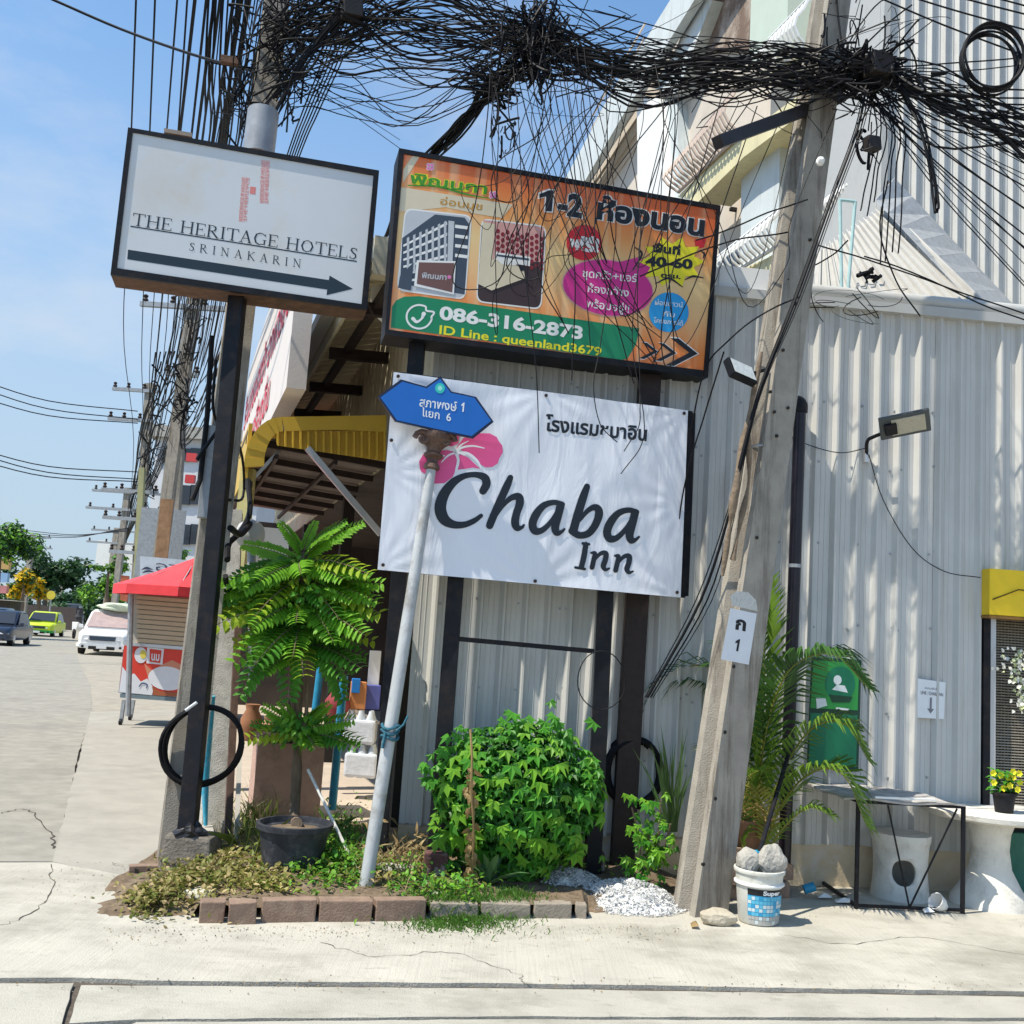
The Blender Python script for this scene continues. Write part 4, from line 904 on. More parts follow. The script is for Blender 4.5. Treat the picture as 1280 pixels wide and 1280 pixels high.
# ------------------------------------------------------------------ the planted bed in front of the wall
M['weedsoil'] = M['soil']
fl0, fl1 = G(246, 1152), G(734, 1150)
def frontY(x):
    t = (x-fl0.x)/(fl1.x-fl0.x); return fl0.y+(fl1.y-fl0.y)*t
def soilz(x, y):
    d = y-frontY(x)
    if x > .56: e = .02+.05*min(1, max(0, d/.4))
    else: e = .085
    e *= min(1, max(0, (x+2.05)/.5)); e *= (min(1, max(0, (d-.03)/.25)) if (x < fl0.x-.02 or x > fl1.x) else 1); e *= min(1, max(0, (1.28-x)/.3)) if x > .9 else 1
    return max(-.01, e*min(1, max(0, (d+.02)/.06))+.012*math.sin(x*9+y*5)*math.cos(y*11-x*3)+.05*min(1, max(0, d-.3)))
sb = MB(); nx, ny = 90, 40
for j in range(ny+1):
    for i in range(nx+1):
        x = -2.1+3.4*i/nx; y = frontY(x)+.03+(7.55-frontY(x))*j/ny; sb.v.append((x, y, soilz(x, y)+rnd.uniform(-.008, .008)))
for j in range(ny):
    for i in range(nx): a = j*(nx+1)+i; sb.f.append((a, a+1, a+nx+2, a+nx+1)); sb.m.append(0)
struct(sb.build('soil_bed', M['soil'], smooth=True, fix=False))
kb = thing('garden_kerb', (fl0+fl1)/2, 'low kerb of brown cement bricks along the front of the planted bed', 'kerb')
bricks = [(247, 281, 0), (283, 320, .0), (326, 395, 0), (397, 465, 0), (467, 533, 0), (536, 598, 1), (600, 664, 1), (666, 716, 1), (718, 733, 1)]
for i, (a, b, kd) in enumerate(bricks):
    ya = 1157-(a-247)*.012; yb_ = 1157-(b-247)*.012
    if kd: ya, yb_ = 1150, 1151
    p, q = G(a+1, ya), G(b-1, yb_); h = .115 if not kd else .085
    u = (q-p).normalized(); n_ = Vector((-u.y, u.x, 0)); p.z = q.z = .0
    if i == 1: n_ = n_*1.0; p = p-n_*.03; q = q-n_*.03
    mb = MB(); w_ = .09
    j = lambda: rnd.uniform(-.005, .005)
    P = [p, q, q+n_*w_, p+n_*w_]
    mb.hexa([v+Vector((j(), j(), -.01)) for v in P]+[v+Vector((j(), j(), h+j())) for v in P])
    mb.build('brick', M['brick'] if not kd else mat('grey_brick%d' % i, (.29, .25, .20), .9, .2, 12, .5, 80), kb, bevel=.006)
hb2 = MB(); c = G(178, 1098)+Vector((0, .02, 0)); u = Vector((.93, .35, 0))
for z0 in (0,):
    hb2.box(c+Vector((0, 0, .055)), (.17, .07, .035), u); hb2.box(c+Vector((0, 0, .018)), (.17, .07, .036), u)
hb2.box(c+Vector((0, 0, .0405)), (.17, .07, .012), u)
o = hb2.build('hollow_brick', M['brick'], bevel=.003); tag(o, 'brown hollow brick lying at the foot of the left concrete pole', 'brick')
o2 = MB()
for k in (-1, 1): o2.lathe(c+u*.035*k+Vector((.0, -.036, .045)), [(.014, 0), (.014, .004)], 10, axis=(0, -1, 0))
hh = o2.build('core_hole', M['dark'], o)

# ---- leaves
def leafmat(name, col, v=.3, tr=.35, rough=.45):
    m = mat(name, col, rough, v, 3.5, 0, trans=tr, spec=.35)
    return m
M['leaf1'] = leafmat('bright_leaf', (.21, .46, .045), .3, .45); M['leaf2'] = leafmat('deep_leaf', (.10, .30, .04), .3, .45); M['leaf3'] = leafmat('yellow_green_leaf', (.34, .46, .04), .3, .45); M['leaf4'] = leafmat('bush_leaf', (.08, .29, .03)); M['leaf5'] = leafmat('bush_leaf_dark', (.035, .14, .02))
M['dry'] = leafmat('dry_leaf', (.32, .22, .10), .35, .2, .8); M['dry2'] = leafmat('straw', (.42, .33, .16), .3, .2, .8); M['weed'] = leafmat('weed_leaf', (.15, .19, .035), .4); M['weed2'] = leafmat('dry_weed', (.27, .25, .07), .4)
M['bark'] = mat('grey_bark', (.17, .125, .085), .9, .3, 20, .8, 50, stretch=(1, 1, .4))
def leaf_verts(l, w, curl=.15, lobes=0):
    """a leaf along +x, facing +z, folded along its midrib"""
    if lobes:      # palmate, five points
        V = [(0, 0, 0)]; pts = []
        for k in range(lobes):
            a = R(-100+200*k/(lobes-1)); ln = l*(1-.28*abs(k-(lobes-1)/2)/((lobes-1)/2)); pts.append((math.cos(a)*ln, math.sin(a)*ln, -curl*ln*ln/l))
            if k < lobes-1:
                a2 = R(-100+200*(k+.5)/(lobes-1)); pts.append((math.cos(a2)*l*.52, math.sin(a2)*l*.52, .02*l))
        V += pts; Fc = [(0, i, i+1) for i in range(1, len(pts))]
        return V, Fc
    V = [(0, 0, 0), (l*.3, w*.46, w*.12), (l*.62, w*.42, w*.10-curl*l*.3), (l, 0, -curl*l), (l*.62, -w*.42, w*.10-curl*l*.3), (l*.3, -w*.46, w*.12), (l*.5, 0, -curl*l*.1)]
    return V, [(0, 6, 1), (1, 6, 2), (2, 6, 3), (3, 6, 4), (4, 6, 5), (5, 6, 0)]
def addleaf(mb, mw, l, w, curl=.15, lobes=0, mi=0):
    V, Fc = leaf_verts(l, w, curl, lobes); mb.add([mw @ Vector(v) for v in V], Fc, mi)
def frame(p, d, nrm=None):
    d = Vector(d).normalized(); nrm = Vector(nrm if nrm is not None else (0, 0, 1)); y = nrm.cross(d)
    y = y.normalized() if y.length > 1e-4 else Vector((0, 1, 0)); z = d.cross(y)
    return Matrix(((d.x, y.x, z.x, p[0]), (d.y, y.y, z.y, p[1]), (d.z, y.z, z.z, p[2]), (0, 0, 0, 1)))
def mk_mesh(name, mb, mats):
    me = bpy.data.meshes.new(name); me.from_pydata(mb.v, [], mb.f)
    for m in mats: me.materials.append(m)
    if len(mats) > 1: me.polygons.foreach_set('material_index', mb.m)
    return me
# ---- broad-leaved bush
bush = thing('leafy_bush', (0.05, 6.5, .1), 'dense rounded bush of lobed bright green leaves between the banner posts', 'bush')
leafmeshes = []
for k in range(6):
    mb = MB(); V, Fc = leaf_verts((.078, .06, .085)[k % 3], .09, .35+.1*(k % 3), lobes=5); mb.add(V, Fc); leafmeshes.append(mk_mesh('leaf', mb, [M['leaf4'] if k % 2 else M['leaf1']]))
bc = PY(650, 993, 6.42)
def bushpt(r_, surf=True):
    while True:
        v = Vector((r_.uniform(-1, 1), r_.uniform(-1, 1), r_.uniform(-1, 1)))
        if .05 < v.length <= 1: break
    f = .92+.08*r_.random() if surf else r_.random()**.4*.95
    v = v.normalized(); x, y, z = v
    return v, Vector((x*.53*f*(1-.18*max(0, -z)), y*.36*f, (z*.44 if z > 0 else z*.50)*f))
rb2 = random.Random(11); cnt = 0
while cnt < 290:
    v, p = bushpt(rb2)
    if v.y > .35 and v.z < .6: continue
    p = p+Vector((.0, 0, 0))+Vector((rb2.gauss(0, .012), rb2.gauss(0, .012), rb2.gauss(0, .014)))
    nrm = (v*.7+Vector((rb2.uniform(-.4, .4), rb2.uniform(-.5, .1), .55))).normalized(); d = Vector((v.x*.6+rb2.uniform(-.5, .5), v.y*.5-.15, -.75+rb2.uniform(-.3, .3)))
    d = d-nrm*d.dot(nrm); s_ = rb2.uniform(.75, 1.25)
    inst(leafmeshes[rb2.randrange(6)], 'leaf', bush, frame(bc+p, d, nrm) @ Matrix.Scale(s_, 4)); cnt += 1
mb = MB()
for k in range(2600):
    v, p = bushpt(rb2, False); nrm = (v*.5+Vector((rb2.uniform(-.5, .5), rb2.uniform(-.5, .3), .6))).normalized(); d = Vector((rb2.uniform(-1, 1), rb2.uniform(-1, 1), -.6)); d = d-nrm*d.dot(nrm)
    addleaf(mb, frame(bc+p, d, nrm), .068*rb2.uniform(.6, 1.2), .06, .3, 5, rb2.randrange(2))
stuff(mb.build('inner_foliage', [M['leaf4'], M['leaf5']], bush, fix=False))
mb = MB()
for (x, y, zr) in [(560, 1000, .3), (585, 925, .2), (640, 912, .15), (700, 915, .2), (735, 960, .2), (548, 960, .15)]:   # side sprays beyond the round mass
    c_ = PY(x, y, 6.35)
    for k in range(22):
        p = c_+Vector((rb2.gauss(0, .05), rb2.gauss(0, .05), rb2.gauss(0, .06))); nrm = Vector((rb2.uniform(-.5, .5), -.5, .8)); d = Vector((rb2.uniform(-1, 1), -.3, -.5))
        addleaf(mb, frame(p, d, nrm), .068*rb2.uniform(.6, 1.2), .08, .3, 5, 0 if y < 930 else 1)
stuff(mb.build('outer_foliage', [M['leaf4'], M['leaf4']], bush, fix=False))
mb = MB()
for k in range(9):
    a = bc+Vector((rb2.uniform(-.3, .3), rb2.uniform(-.1, .1), -.2)); b = Vector((bc.x+rb2.uniform(-.2, .2), 6.55, .08)); mb.tube([b, (a+b)/2+Vector((.02, 0, 0)), a], .008, 5)
stuff(mb.build('stems', M['bark'], bush))
# lower leaves of the same plant hanging near the soil
mb = MB()
for (x, y, n_) in ((570, 1055, 16), (612, 1075, 18), (655, 1065, 12), (560, 1025, 14), (690, 1060, 10), (600, 1040, 14)):
    for k in range(n_):
        p = PY(x+rb2.gauss(0, 13), y+rb2.gauss(0, 12), 6.3+rb2.uniform(0, .2)); nrm = Vector((rb2.uniform(-.5, .5), -.6, .7)); d = Vector((rb2.uniform(-1, 1), -.3, -.4))
        addleaf(mb, frame(p, d, nrm), .08*rb2.uniform(.7, 1.2), .08, .3, 5, rb2.randrange(2))
stuff(mb.build('skirt_foliage', [M['leaf1'], M['leaf4']], bush, fix=False))
# dead climber hanging in front
o = MB(); pts = [PY(588, 912, 6.05), PY(590, 950, 6.0), PY(589, 990, 6.02), PY(592, 1030, 6.05), PY(591, 1075, 6.1), PY(590, 1112, 6.15)]
o.tube(spline(pts, 4), .007, 5)
for k in range(60):
    t = rb2.random()**.8; p = pts[1].lerp(pts[5], t)+Vector((rb2.gauss(0, .012), rb2.gauss(0, .012), 0)); addleaf(o, frame(p, (rb2.uniform(-1, 1), rb2.uniform(-.5, .5), -1.2), (rb2.uniform(-1, 1), -1, .3)), .06*rb2.uniform(.5, 1.2), .035, .5)
o = o.build('dead_climber', M['dry'], fix=False); tag(o, 'withered brown climber hanging down in front of the leafy bush', 'plant')
# agave in front of the bush
ag = thing('agave', PY(612, 1100, 6.2), 'small spiky grey-green agave in the soil in front of the bush', 'plant')
agc = G(612, 1105, .1); M['agave'] = leafmat('agave_leaf', (.07, .15, .06), .2, .15)
for k in range(12):
    a = 2*math.pi*k/12+rnd.uniform(-.2, .2); ln = rnd.uniform(.22, .36); el_ = rnd.uniform(.5, 1.3); d = Vector((math.cos(a)*math.cos(el_), math.sin(a)*math.cos(el_), math.sin(el_)))
    mb = MB(); s_ = d.cross(Vector((0, 0, 1))).normalized(); up = s_.cross(d)
    vs = []
    for t, wd in ((0, .018), (.35, .026), (.7, .017), (1, .001)):
        c_ = agc+d*ln*t-Vector((0, 0, 1))*(.10*t*t); vs += [c_-s_*wd+up*.012*(1-t), c_-up*.008*(1-t), c_+s_*wd+up*.012*(1-t)]
    mb.add(vs, [(i*3+j, i*3+j+1, i*3+j+4, i*3+j+3) for i in range(3) for j in range(2)]); mb.build('leaf', M['agave'], ag, fix=False)

# ---- gooseberry-like tree with feathered fronds in a black pot
tree = thing('feathery_tree', G(368, 1085, .08), 'young tree with long feathered bright green fronds growing from a black pot', 'tree')
potc = G(358, 1094, .08); potc = Vector((potc.x, potc.y+.13, .07)); 
def frondmesh(L_, n, lw, droop, mats):
    mb = MB(); mb.tube([(L_*t, 0, -droop*L_*t*t) for t in (0, .25, .5, .75, 1)], [.006, .005, .004, .003, .0015], 4, 0)
    r_ = random.Random(n)
    for k in range(n):
        t = .12+.86*k/(n-1); z = -droop*L_*t*t; ll = lw*(.75+.5*math.sin(math.pi*min(1, t*1.05)))*r_.uniform(.9, 1.1)
        for s_ in (-1, 1):
            addleaf(mb, frame((L_*t, 0, z), (.35, s_, -.12+r_.uniform(-.12, .12)), (0, s_*.2, 1)), ll*1.25, ll*.74, .22, 0, 1)
    return mk_mesh('frond', mb, mats)
FM = [frondmesh(.42, 15, .062, .28, [M['bark'], M['leaf1']]), frondmesh(.36, 13, .06, .6, [M['bark'], M['leaf1']]), frondmesh(.40, 14, .06, .45, [M['bark'], M['leaf2']]), frondmesh(.3, 11, .05, .5, [M['bark'], M['leaf3']]), frondmesh(.48, 17, .062, .3, [M['bark'], M['leaf1']])]
T0 = PY(368, 1020, 6.85); T1 = PY(372, 900, 6.85); T2 = PY(374, 850, 6.82); T3 = PY(378, 735, 6.8); T4 = PY(381, 690, 6.8)
mb = MB(); mb.tube(spline([potc+Vector((.01, 0, .28)), T0, PY(371, 960, 6.85), T1, T2, PY(372, 790, 6.82), T3, T4], 4), [.034]*9+[.028]*10+[.02]*10, 10)
mb.build('trunk', M['bark'], tree, smooth=True)
mb = MB(); mb.tube(spline([PY(374, 940, 6.83), PY(383, 890, 6.78), PY(385, 840, 6.78), PY(392, 790, 6.75)], 4), .013, 7); mb.build('limb', M['bark'], tree, smooth=True)
mb = MB(); mb.tube(spline([PY(372, 915, 6.85), PY(364, 870, 6.8), PY(362, 820, 6.8), PY(345, 780, 6.75)], 4), .012, 7); mb.build('limb', M['bark'], tree, smooth=True)
def frond(px0, py0, px1, py1, Y0, Y1, k, s=1.0):
    a, b = PY(px0, py0, Y0), PY(px1, py1, Y1); d = b-a; L0 = (.42, .36, .40, .3, .48)[k]; dr = (.35, .6, .45, .5, .3)[k]
    d2 = d+Vector((0, 0, dr*d.length*rnd.uniform(.6, 1.1))); sc2 = d.length/L0*s*rnd.uniform(.88, 1.06)
    inst(FM[k], 'frond', tree, frame(a, d2, (rnd.uniform(-.4, .4), -.75, rnd.uniform(.5, 1.1))) @ Matrix.Scale(sc2*.92, 4))
fl_sp = [(378, 692, 345, 652, 6.8, 6.7, 0), (379, 690, 392, 646, 6.8, 6.75, 0), (380, 688, 425, 652, 6.8, 6.65, 0), (380, 698, 446, 655, 6.8, 6.6, 4), (378, 703, 290, 681, 6.8, 6.7, 4), (378, 695, 362, 660, 6.8, 6.5, 0), (380, 700, 408, 664, 6.8, 6.5, 0)]
rf = random.Random(5)
for (yc, wl_, wr_, n_) in ((712, 95, 85, 9), (735, 105, 95, 10), (760, 110, 85, 11), (788, 85, 75, 9), (815, 65, 65, 7)):
    for k in range(n_):
        f_ = (k+rf.uniform(.2, .8))/n_; a_ = math.pi*(1-f_); ex = 378+(wl_ if f_ < .5 else wr_)*math.copysign(abs(math.cos(math.pi*f_))**.7, -math.cos(math.pi*f_)); ey_ = yc+12+rf.uniform(-10, 10)+30*math.sin(math.pi*f_)*rf.uniform(.2, 1)
        fl_sp.append((378+rf.uniform(-3, 3), yc-8, ex, ey_, 6.8, 6.8-.45*math.sin(math.pi*f_)*rf.uniform(.5, 1)-.1, rf.choice((0, 0, 4, 3, 2) if yc < 770 else (0, 2, 2, 1, 3))))
fl_sp += [(372, 765, 305, 862, 6.8, 6.55, 2), (372, 770, 345, 870, 6.8, 6.5, 2), (376, 770, 325, 845, 6.8, 6.5, 1), (392, 790, 438, 850, 6.78, 6.6, 2), (388, 780, 428, 878, 6.78, 6.7, 2),
  (376, 735, 262, 745, 6.8, 6.5, 0), (374, 750, 248, 770, 6.8, 6.6, 3), (378, 735, 480, 750, 6.8, 6.6, 0),
  (374, 915, 322, 890, 6.84, 6.6, 0), (374, 912, 350, 882, 6.84, 6.6, 0), (376, 915, 316, 938, 6.84, 6.55, 3), (378, 915, 440, 905, 6.84, 6.55, 0), (378, 918, 448, 928, 6.84, 6.55, 0), (376, 912, 400, 880, 6.84, 6.7, 0), (372, 918, 316, 908, 6.84, 6.65, 2), (380, 920, 425, 945, 6.84, 6.5, 2), (378, 910, 415, 885, 6.84, 6.7, 0), (378, 915, 390, 935, 6.84, 6.45, 0), (386, 838, 425, 815, 6.8, 6.6, 2)]
for f in fl_sp:
    frond(*f)
mb = MB()
for k in range(750):
    v = Vector((rf.gauss(0, 1), rf.gauss(0, 1), rf.gauss(0, 1))).normalized()*rf.random()**.4; p = PY(376, 752, 6.78)+Vector((v.x*.40, v.y*.26, v.z*.33)); nrm = Vector((rf.uniform(-.5, .5), -.5, .8)); d = Vector((v.x+rf.uniform(-.6, .6), rf.uniform(-.8, .2), -.35+rf.uniform(-.3, .3)))
    addleaf(mb, frame(p, d, nrm), .062*rf.uniform(.7, 1.3), .034, .25, 0, rf.choice((0, 0, 1, 1, 2)) if v.z > -.2 else 1)
for k in range(160):
    v = Vector((rf.gauss(0, 1), rf.gauss(0, 1), rf.gauss(0, 1))).normalized()*rf.random()**.5; p = PY(378, 912, 6.78)+Vector((v.x*.20, v.y*.16, v.z*.12)); addleaf(mb, frame(p, (v.x, rf.uniform(-.8, .2), -.3), (rf.uniform(-.5, .5), -.5, .8)), .055*rf.uniform(.7, 1.3), .034, .25, 0, rf.choice((0, 1)))
stuff(mb.build('inner_leaflets', [M['leaf1'], M['leaf2'], M['leaf3']], tree, fix=False))
pt = thing('plant_pot', potc, 'large black plastic pot holding the feathery tree', 'plant pot')
h_ = PY(362, 1030, potc.y).z-potc.z
MB().lathe(potc, [(.165, 0), (.19, h_*.55), (.205, h_-.02), (.225, h_-.02), (.228, h_+.012), (.205, h_+.014), (.198, h_-.02), (.05, h_-.05), (.002, h_-.04)], 28, caps=False).build('pot', mat('black_pot', (.03, .033, .042), .55, .35, 12, .12, 60, stain=(.12, .12, .13), stain_s=14, stain_a=.6), pt, smooth=True)
MB().lathe(potc, [(.196, h_-.03), (.1, h_-.02), (.002, h_-.01)], 20, caps=False).build('potting_soil', M['soil'], pt, smooth=True)
# upright stoneware drain pipes standing in the bed
for (x, y0, y1, r_, Y, lb2) in ((371, 1052, 1110, .032, 6.45, 'short upright clay pipe with a broken rim in front of the black pot'), (385, 1075, 1118, .036, 6.6, 'low dark clay pipe standing just right of the taller clay pipe')):
    a = PY(x, y1, Y); b = PY(x+4, y0, Y); a.z = .04
    o = MB().lathe(a, [(r_, 0), (r_, (b-a).length), (r_*.75, (b-a).length+.003), (r_*.72, (b-a).length-.05), (r_*.4, (b-a).length-.09)], 16, axis=b-a).build('clay_pipe', mat('clay_pipe%d' % x, (.13, .075, .055), .8, .3, 12, .5), smooth=True); tag(o, lb2, 'pipe')
# bent stick and white rod
o = MB().tube([G(350, 1122, .06), PY(397, 1077, 6.3), PY(404, 1096, 6.3), PY(407, 1110, 6.25)], .008, 6).build('bent_stick', mat('dry_cane', (.45, .35, .2), .7)); tag(o, 'dry cane bent to a peak, stuck in the soil beside the clay pipe', 'stick')
o = MB().tube([G(472, 1128, .05), PY(440, 1075, 6.45), PY(385, 962, 6.75)], .010, 7).build('white_rod', mat('white_rod_paint', (.62, .62, .58), .6, .2, 30)); tag(o, 'thin white rod leaning from the grey pole back to the tree', 'rod')
# blue poles, concrete post, brown post, panel behind the left pole
o = MB().tube([PY(257, 1032, 7.0), PY(256, 975, 7.0), PY(264, 870, 6.95)], [.012, .028, .028], 10).build('blue_pole', mat('cyan_pvc', (.05, .42, .62), .4, .2, 15, .1, stain=(.5, .6, .65), stain_s=20, stain_a=.6), smooth=True); tag(o, 'light blue plastic pipe standing behind the left concrete pole', 'pipe')
pm = MB(); concrete_pole(pm, G(268, 1060), PY(291, 640, 7.55), .085, .07, .07, .06, R(10), 4); o = pm.build('concrete_post', M['conc2']); tag(o, 'short grey concrete post standing behind the cable coil', 'post')
o = MB().beam(G(283, 1075), PY(300, 730, 7.3), .045, .045).build('brown_post', mat('rust_brown_post', (.11, .065, .05), .7, .3, 16, .2)); tag(o, 'thin rusty brown post beside the short concrete post', 'post')
o = MB().beam(G(294, 1075), PY(300, 940, 7.25), .03, .03).build('white_batten', mat('pale_batten', (.5, .47, .42), .8)); tag(o, 'pale wooden batten standing in the weeds left of the pot', 'batten')
# black cable coil hung on the sign post
def coil(name, c, u, v, r0, n, thick, jit, m, label, cat, seed=1, sy=1.0):
    r_ = random.Random(seed); t_ = thing(name, c, label, cat)
    for k in range(n):
        rr_ = r0*(1+r_.uniform(-jit, jit)); ph = r_.uniform(0, 6.28); oc = c+u*r_.uniform(-.5, .5)*jit*r0+v*r_.uniform(-.5, .5)*jit*r0; nn = u.cross(v)
        pts = [oc+u*math.cos(a)*rr_*(1+.02*math.sin(3*a+ph))+v*math.sin(a)*rr_*sy+nn*(.02*math.sin(a+ph)+.012*(k-n/2)) for a in [2*math.pi*x/36+ph for x in range(37)]]
        MB().tube(pts, thick, 6).build('loop', m, t_, smooth=True)
    return t_
coil('cable_coil', PY(252, 932, 6.42), Vector((1, .1, 0)).normalized(), Vector((.1, 0, 1)).normalized(), .235, 9, .0085, .06, M['cable'], 'black cable coil hung round the hotel sign post above the footing block', 'cable coil', 3)
o = MB().tube([PY(232, 888, 6.2), PY(246, 878, 6.2)], .01, 6).build('tape', mat('white_tape', (.6, .62, .65), .4)); tag(o, 'strip of white tape tied to the black cable coil', 'tape')

# ---- weeds: ground cover nobody could count
def weeds(name, spots, mats, label, cat, h=.04, seed=5):
    r_ = random.Random(seed); mb = MB()
    for (x, y, sx_, sy_, n) in spots:
        for k in range(n):
            g_ = G(x+r_.gauss(0, sx_), y+r_.gauss(0, sy_)); z = max(0, soilz(g_.x, g_.y)) if g_.y > frontY(g_.x) and -2.1 < g_.x < 1.3 else 0
            g_.z = z+r_.random()**2*h*1.6; s_ = r_.uniform(.5, 1.4)
            addleaf(mb, frame(g_, (r_.uniform(-1, 1), r_.uniform(-1, 1), r_.uniform(-.2, 1)), (r_.uniform(-.6, .6), r_.uniform(-.6, .6), 1)), .035*s_, .02*s_, .2, 0, r_.randrange(len(mats)))
    return tag(stuff(mb.build(name, mats, fix=False)), label, cat)
weeds('yellow_weeds', [(215, 1128, 28, 10, 900), (275, 1115, 32, 14, 1300), (250, 1095, 25, 10, 800), (330, 1128, 20, 6, 600), (180, 1140, 12, 6, 300), (470, 1110, 25, 10, 500)], [M['weed'], M['weed2'], M['weed2'], M['dry2']], 'yellowing weeds spilling from the bed at its left end', 'weeds')
weeds('green_weeds', [(395, 1105, 25, 14, 800), (420, 1110, 30, 8, 400), (430, 1085, 16, 22, 900), (555, 1135, 25, 7, 500), (780, 1080, 30, 12, 700), (505, 1125, 12, 8, 250), (690, 1110, 30, 6, 200)], [M['leaf1'], M['weed'], M['leaf2']], 'low green weeds between the pot and the grey pole', 'weeds', .06, 6)
gb = MB(); r_ = random.Random(8)
for (x, y, sx_, sy_, n, hh_, mi) in ((585, 1152, 34, 8, 1700, .05, 0), (540, 1160, 20, 4, 300, .04, 0), (640, 1140, 20, 5, 300, .05, 0), (310, 1060, 16, 20, 260, .28, 1), (420, 1080, 12, 16, 120, .22, 0), (480, 1100, 18, 10, 160, .12, 2), (520, 1095, 18, 14, 260, .16, 2), (850, 1080, 10, 20, 60, .3, 0), (350, 990, 10, 4, 50, .1, 0)):
    for k in range(n):
        g_ = G(x+r_.gauss(0, sx_), y+r_.gauss(0, sy_)); g_.z = soilz(g_.x, g_.y) if g_.y > frontY(g_.x) and -2.1 < g_.x < 1.3 else 0.005
        d = Vector((r_.gauss(0, .5), r_.gauss(0, .5), 1)).normalized(); hh2 = hh_*r_.uniform(.4, 1.2); s_ = Vector((r_.uniform(-1, 1), r_.uniform(-1, 1), 0)).normalized()*.003
        t = g_+d*hh2+Vector((d.x, d.y, -.3))*hh2*.4
        gb.add([g_-s_, g_+s_, g_+d*hh2*.6+s_*.8, t, g_+d*hh2*.6-s_*.8], [(0, 1, 2, 3, 4)], mi)
tag(stuff(gb.build('grass', [leafmat('grass_blade', (.09, .2, .03)), M['weed'], M['dry2']], fix=False)), 'green grass growing out onto the concrete before the kerb bricks', 'grass')
# tall sedge by the leaning pole
gb = MB()
for k in range(26):
    b_ = PY(838+r_.uniform(-8, 8), 1040, 6.75); t = PY(828+r_.gauss(0, 22), 915+r_.uniform(-15, 60), 6.75+r_.uniform(-.2, .2)); s_ = Vector((.006, 0, 0)); m1 = b_.lerp(t, .6)+Vector((0, 0, .03))
    gb.add([b_-s_, b_+s_, m1+s_, t, m1-s_], [(0, 1, 2, 3, 4)])
tag(gb.build('sedge', leafmat('sedge_blade', (.10, .18, .06)), fix=False), 'clump of tall thin grass blades against the wall left of the leaning pole', 'plant')
# viny plant left of the leaning pole
vp = thing('vine_plant', G(805, 1085, .1), 'lanky plant with broad green leaves between the rusty post and the leaning pole', 'plant')
mb = MB()
for (x0, x1, y1) in ((800, 790, 1010), (812, 826, 1000), (822, 838, 1030), (806, 808, 1040)):
    mb.tube(spline([PY(x0, 1090, 6.6), PY((x0+x1)/2+4, 1050, 6.55), PY(x1, y1, 6.5)], 4), .006, 5)
stuff(mb.build('stem', M['bark'], vp))
for k in range(95):
    x, y = 812+rb2.gauss(0, 17), 1045+rb2.gauss(0, 27)
    if k > 75: x, y = 800+rb2.gauss(0, 22), 1082+rb2.gauss(0, 8)
    if x > 846 or y < 990: continue
    nrm = Vector((rb2.uniform(-.5, .5), -.5, .9)); inst(leafmeshes[rb2.randrange(6)], 'leaf', vp, frame(PY(x, y, 6.45+rb2.uniform(-.1, .15)), (rb2.uniform(-1, 1), -.3, -.5), nrm) @ Matrix.Scale(rb2.uniform(.5, .9), 4))
# dead leaf litter, right of the grey pole
mb = MB()
for k in range(420):
    x, y = 505+rb2.gauss(0, 24), 1085+rb2.gauss(0, 20); g_ = PY(x, y, 6.5+rb2.uniform(-.1, .25)); g_.z = max(.08, g_.z)
    addleaf(mb, frame(g_, (rb2.uniform(-1, 1), rb2.uniform(-.5, .5), rb2.uniform(-1, 1)), (rb2.uniform(-1, 1), -1, .5)), rb2.uniform(.04, .13), rb2.uniform(.008, .022), .4, 0, rb2.randrange(2))
tag(stuff(mb.build('dead_leaves', [M['dry'], M['dry2']], fix=False)), 'heap of withered brown leaves to the right of the grey pole', 'leaves')
# gravel heap: white chippings
gv = MB(); M['chip'] = mat('white_chippings', (.58, .58, .57), .95, .3, 40, .3, spec=.1)
def gz(x, y, cx, cy, rx, ry, h): return h*max(0, 1-((x-cx)/rx)**2-((y-cy)/ry)**2)
gcs = [(G(706, 1120)+Vector((0, .06, 0)), .34, .28, .13), (G(785, 1132)+Vector((0, .03, 0)), .33, .29, .12)]
base = len(gv.v); n1 = 46
for (c_, rx, ry, h) in gcs:
    b0 = len(gv.v)
    for j in range(n1):
        for i in range(n1):
            x, y = c_.x+(i/(n1-1)*2-1)*rx, c_.y+(j/(n1-1)*2-1)*ry; z = gz(x, y, c_.x, c_.y, rx, ry, h); gv.v.append((x, y, (z*(.85+.3*math.sin(x*31)*math.sin(y*27))+(r_.uniform(0, .010) if z > 0 else -.01)+.008)))
    for j in range(n1-1):
        for i in range(n1-1): a = b0+j*n1+i; gv.f.append((a, a+1, a+n1+1, a+n1)); gv.m.append(0)
for k in range(5200):
    c_, rx, ry, h = gcs[r_.randrange(2)]; a = r_.uniform(0, 6.28); q_ = r_.random()**.5*1.10; x, y = c_.x+math.cos(a)*rx*q_, c_.y+math.sin(a)*ry*q_; z = gz(x, y, c_.x, c_.y, rx, ry, h)+.016; s_ = r_.uniform(.004, .013)
    V = [Vector((x+r_.uniform(-1, 1)*s_, y+r_.uniform(-1, 1)*s_, z+r_.uniform(-.6, 1)*s_)) for _ in range(5)]
    gv.add(V, [(0, 1, 2), (0, 2, 3), (0, 3, 1), (1, 4, 2), (2, 4, 3), (3, 4, 1)])
tag(stuff(gv.build('gravel_heap', M['chip'], fix=False)), 'heap of white chippings at the right end of the planted bed', 'gravel')
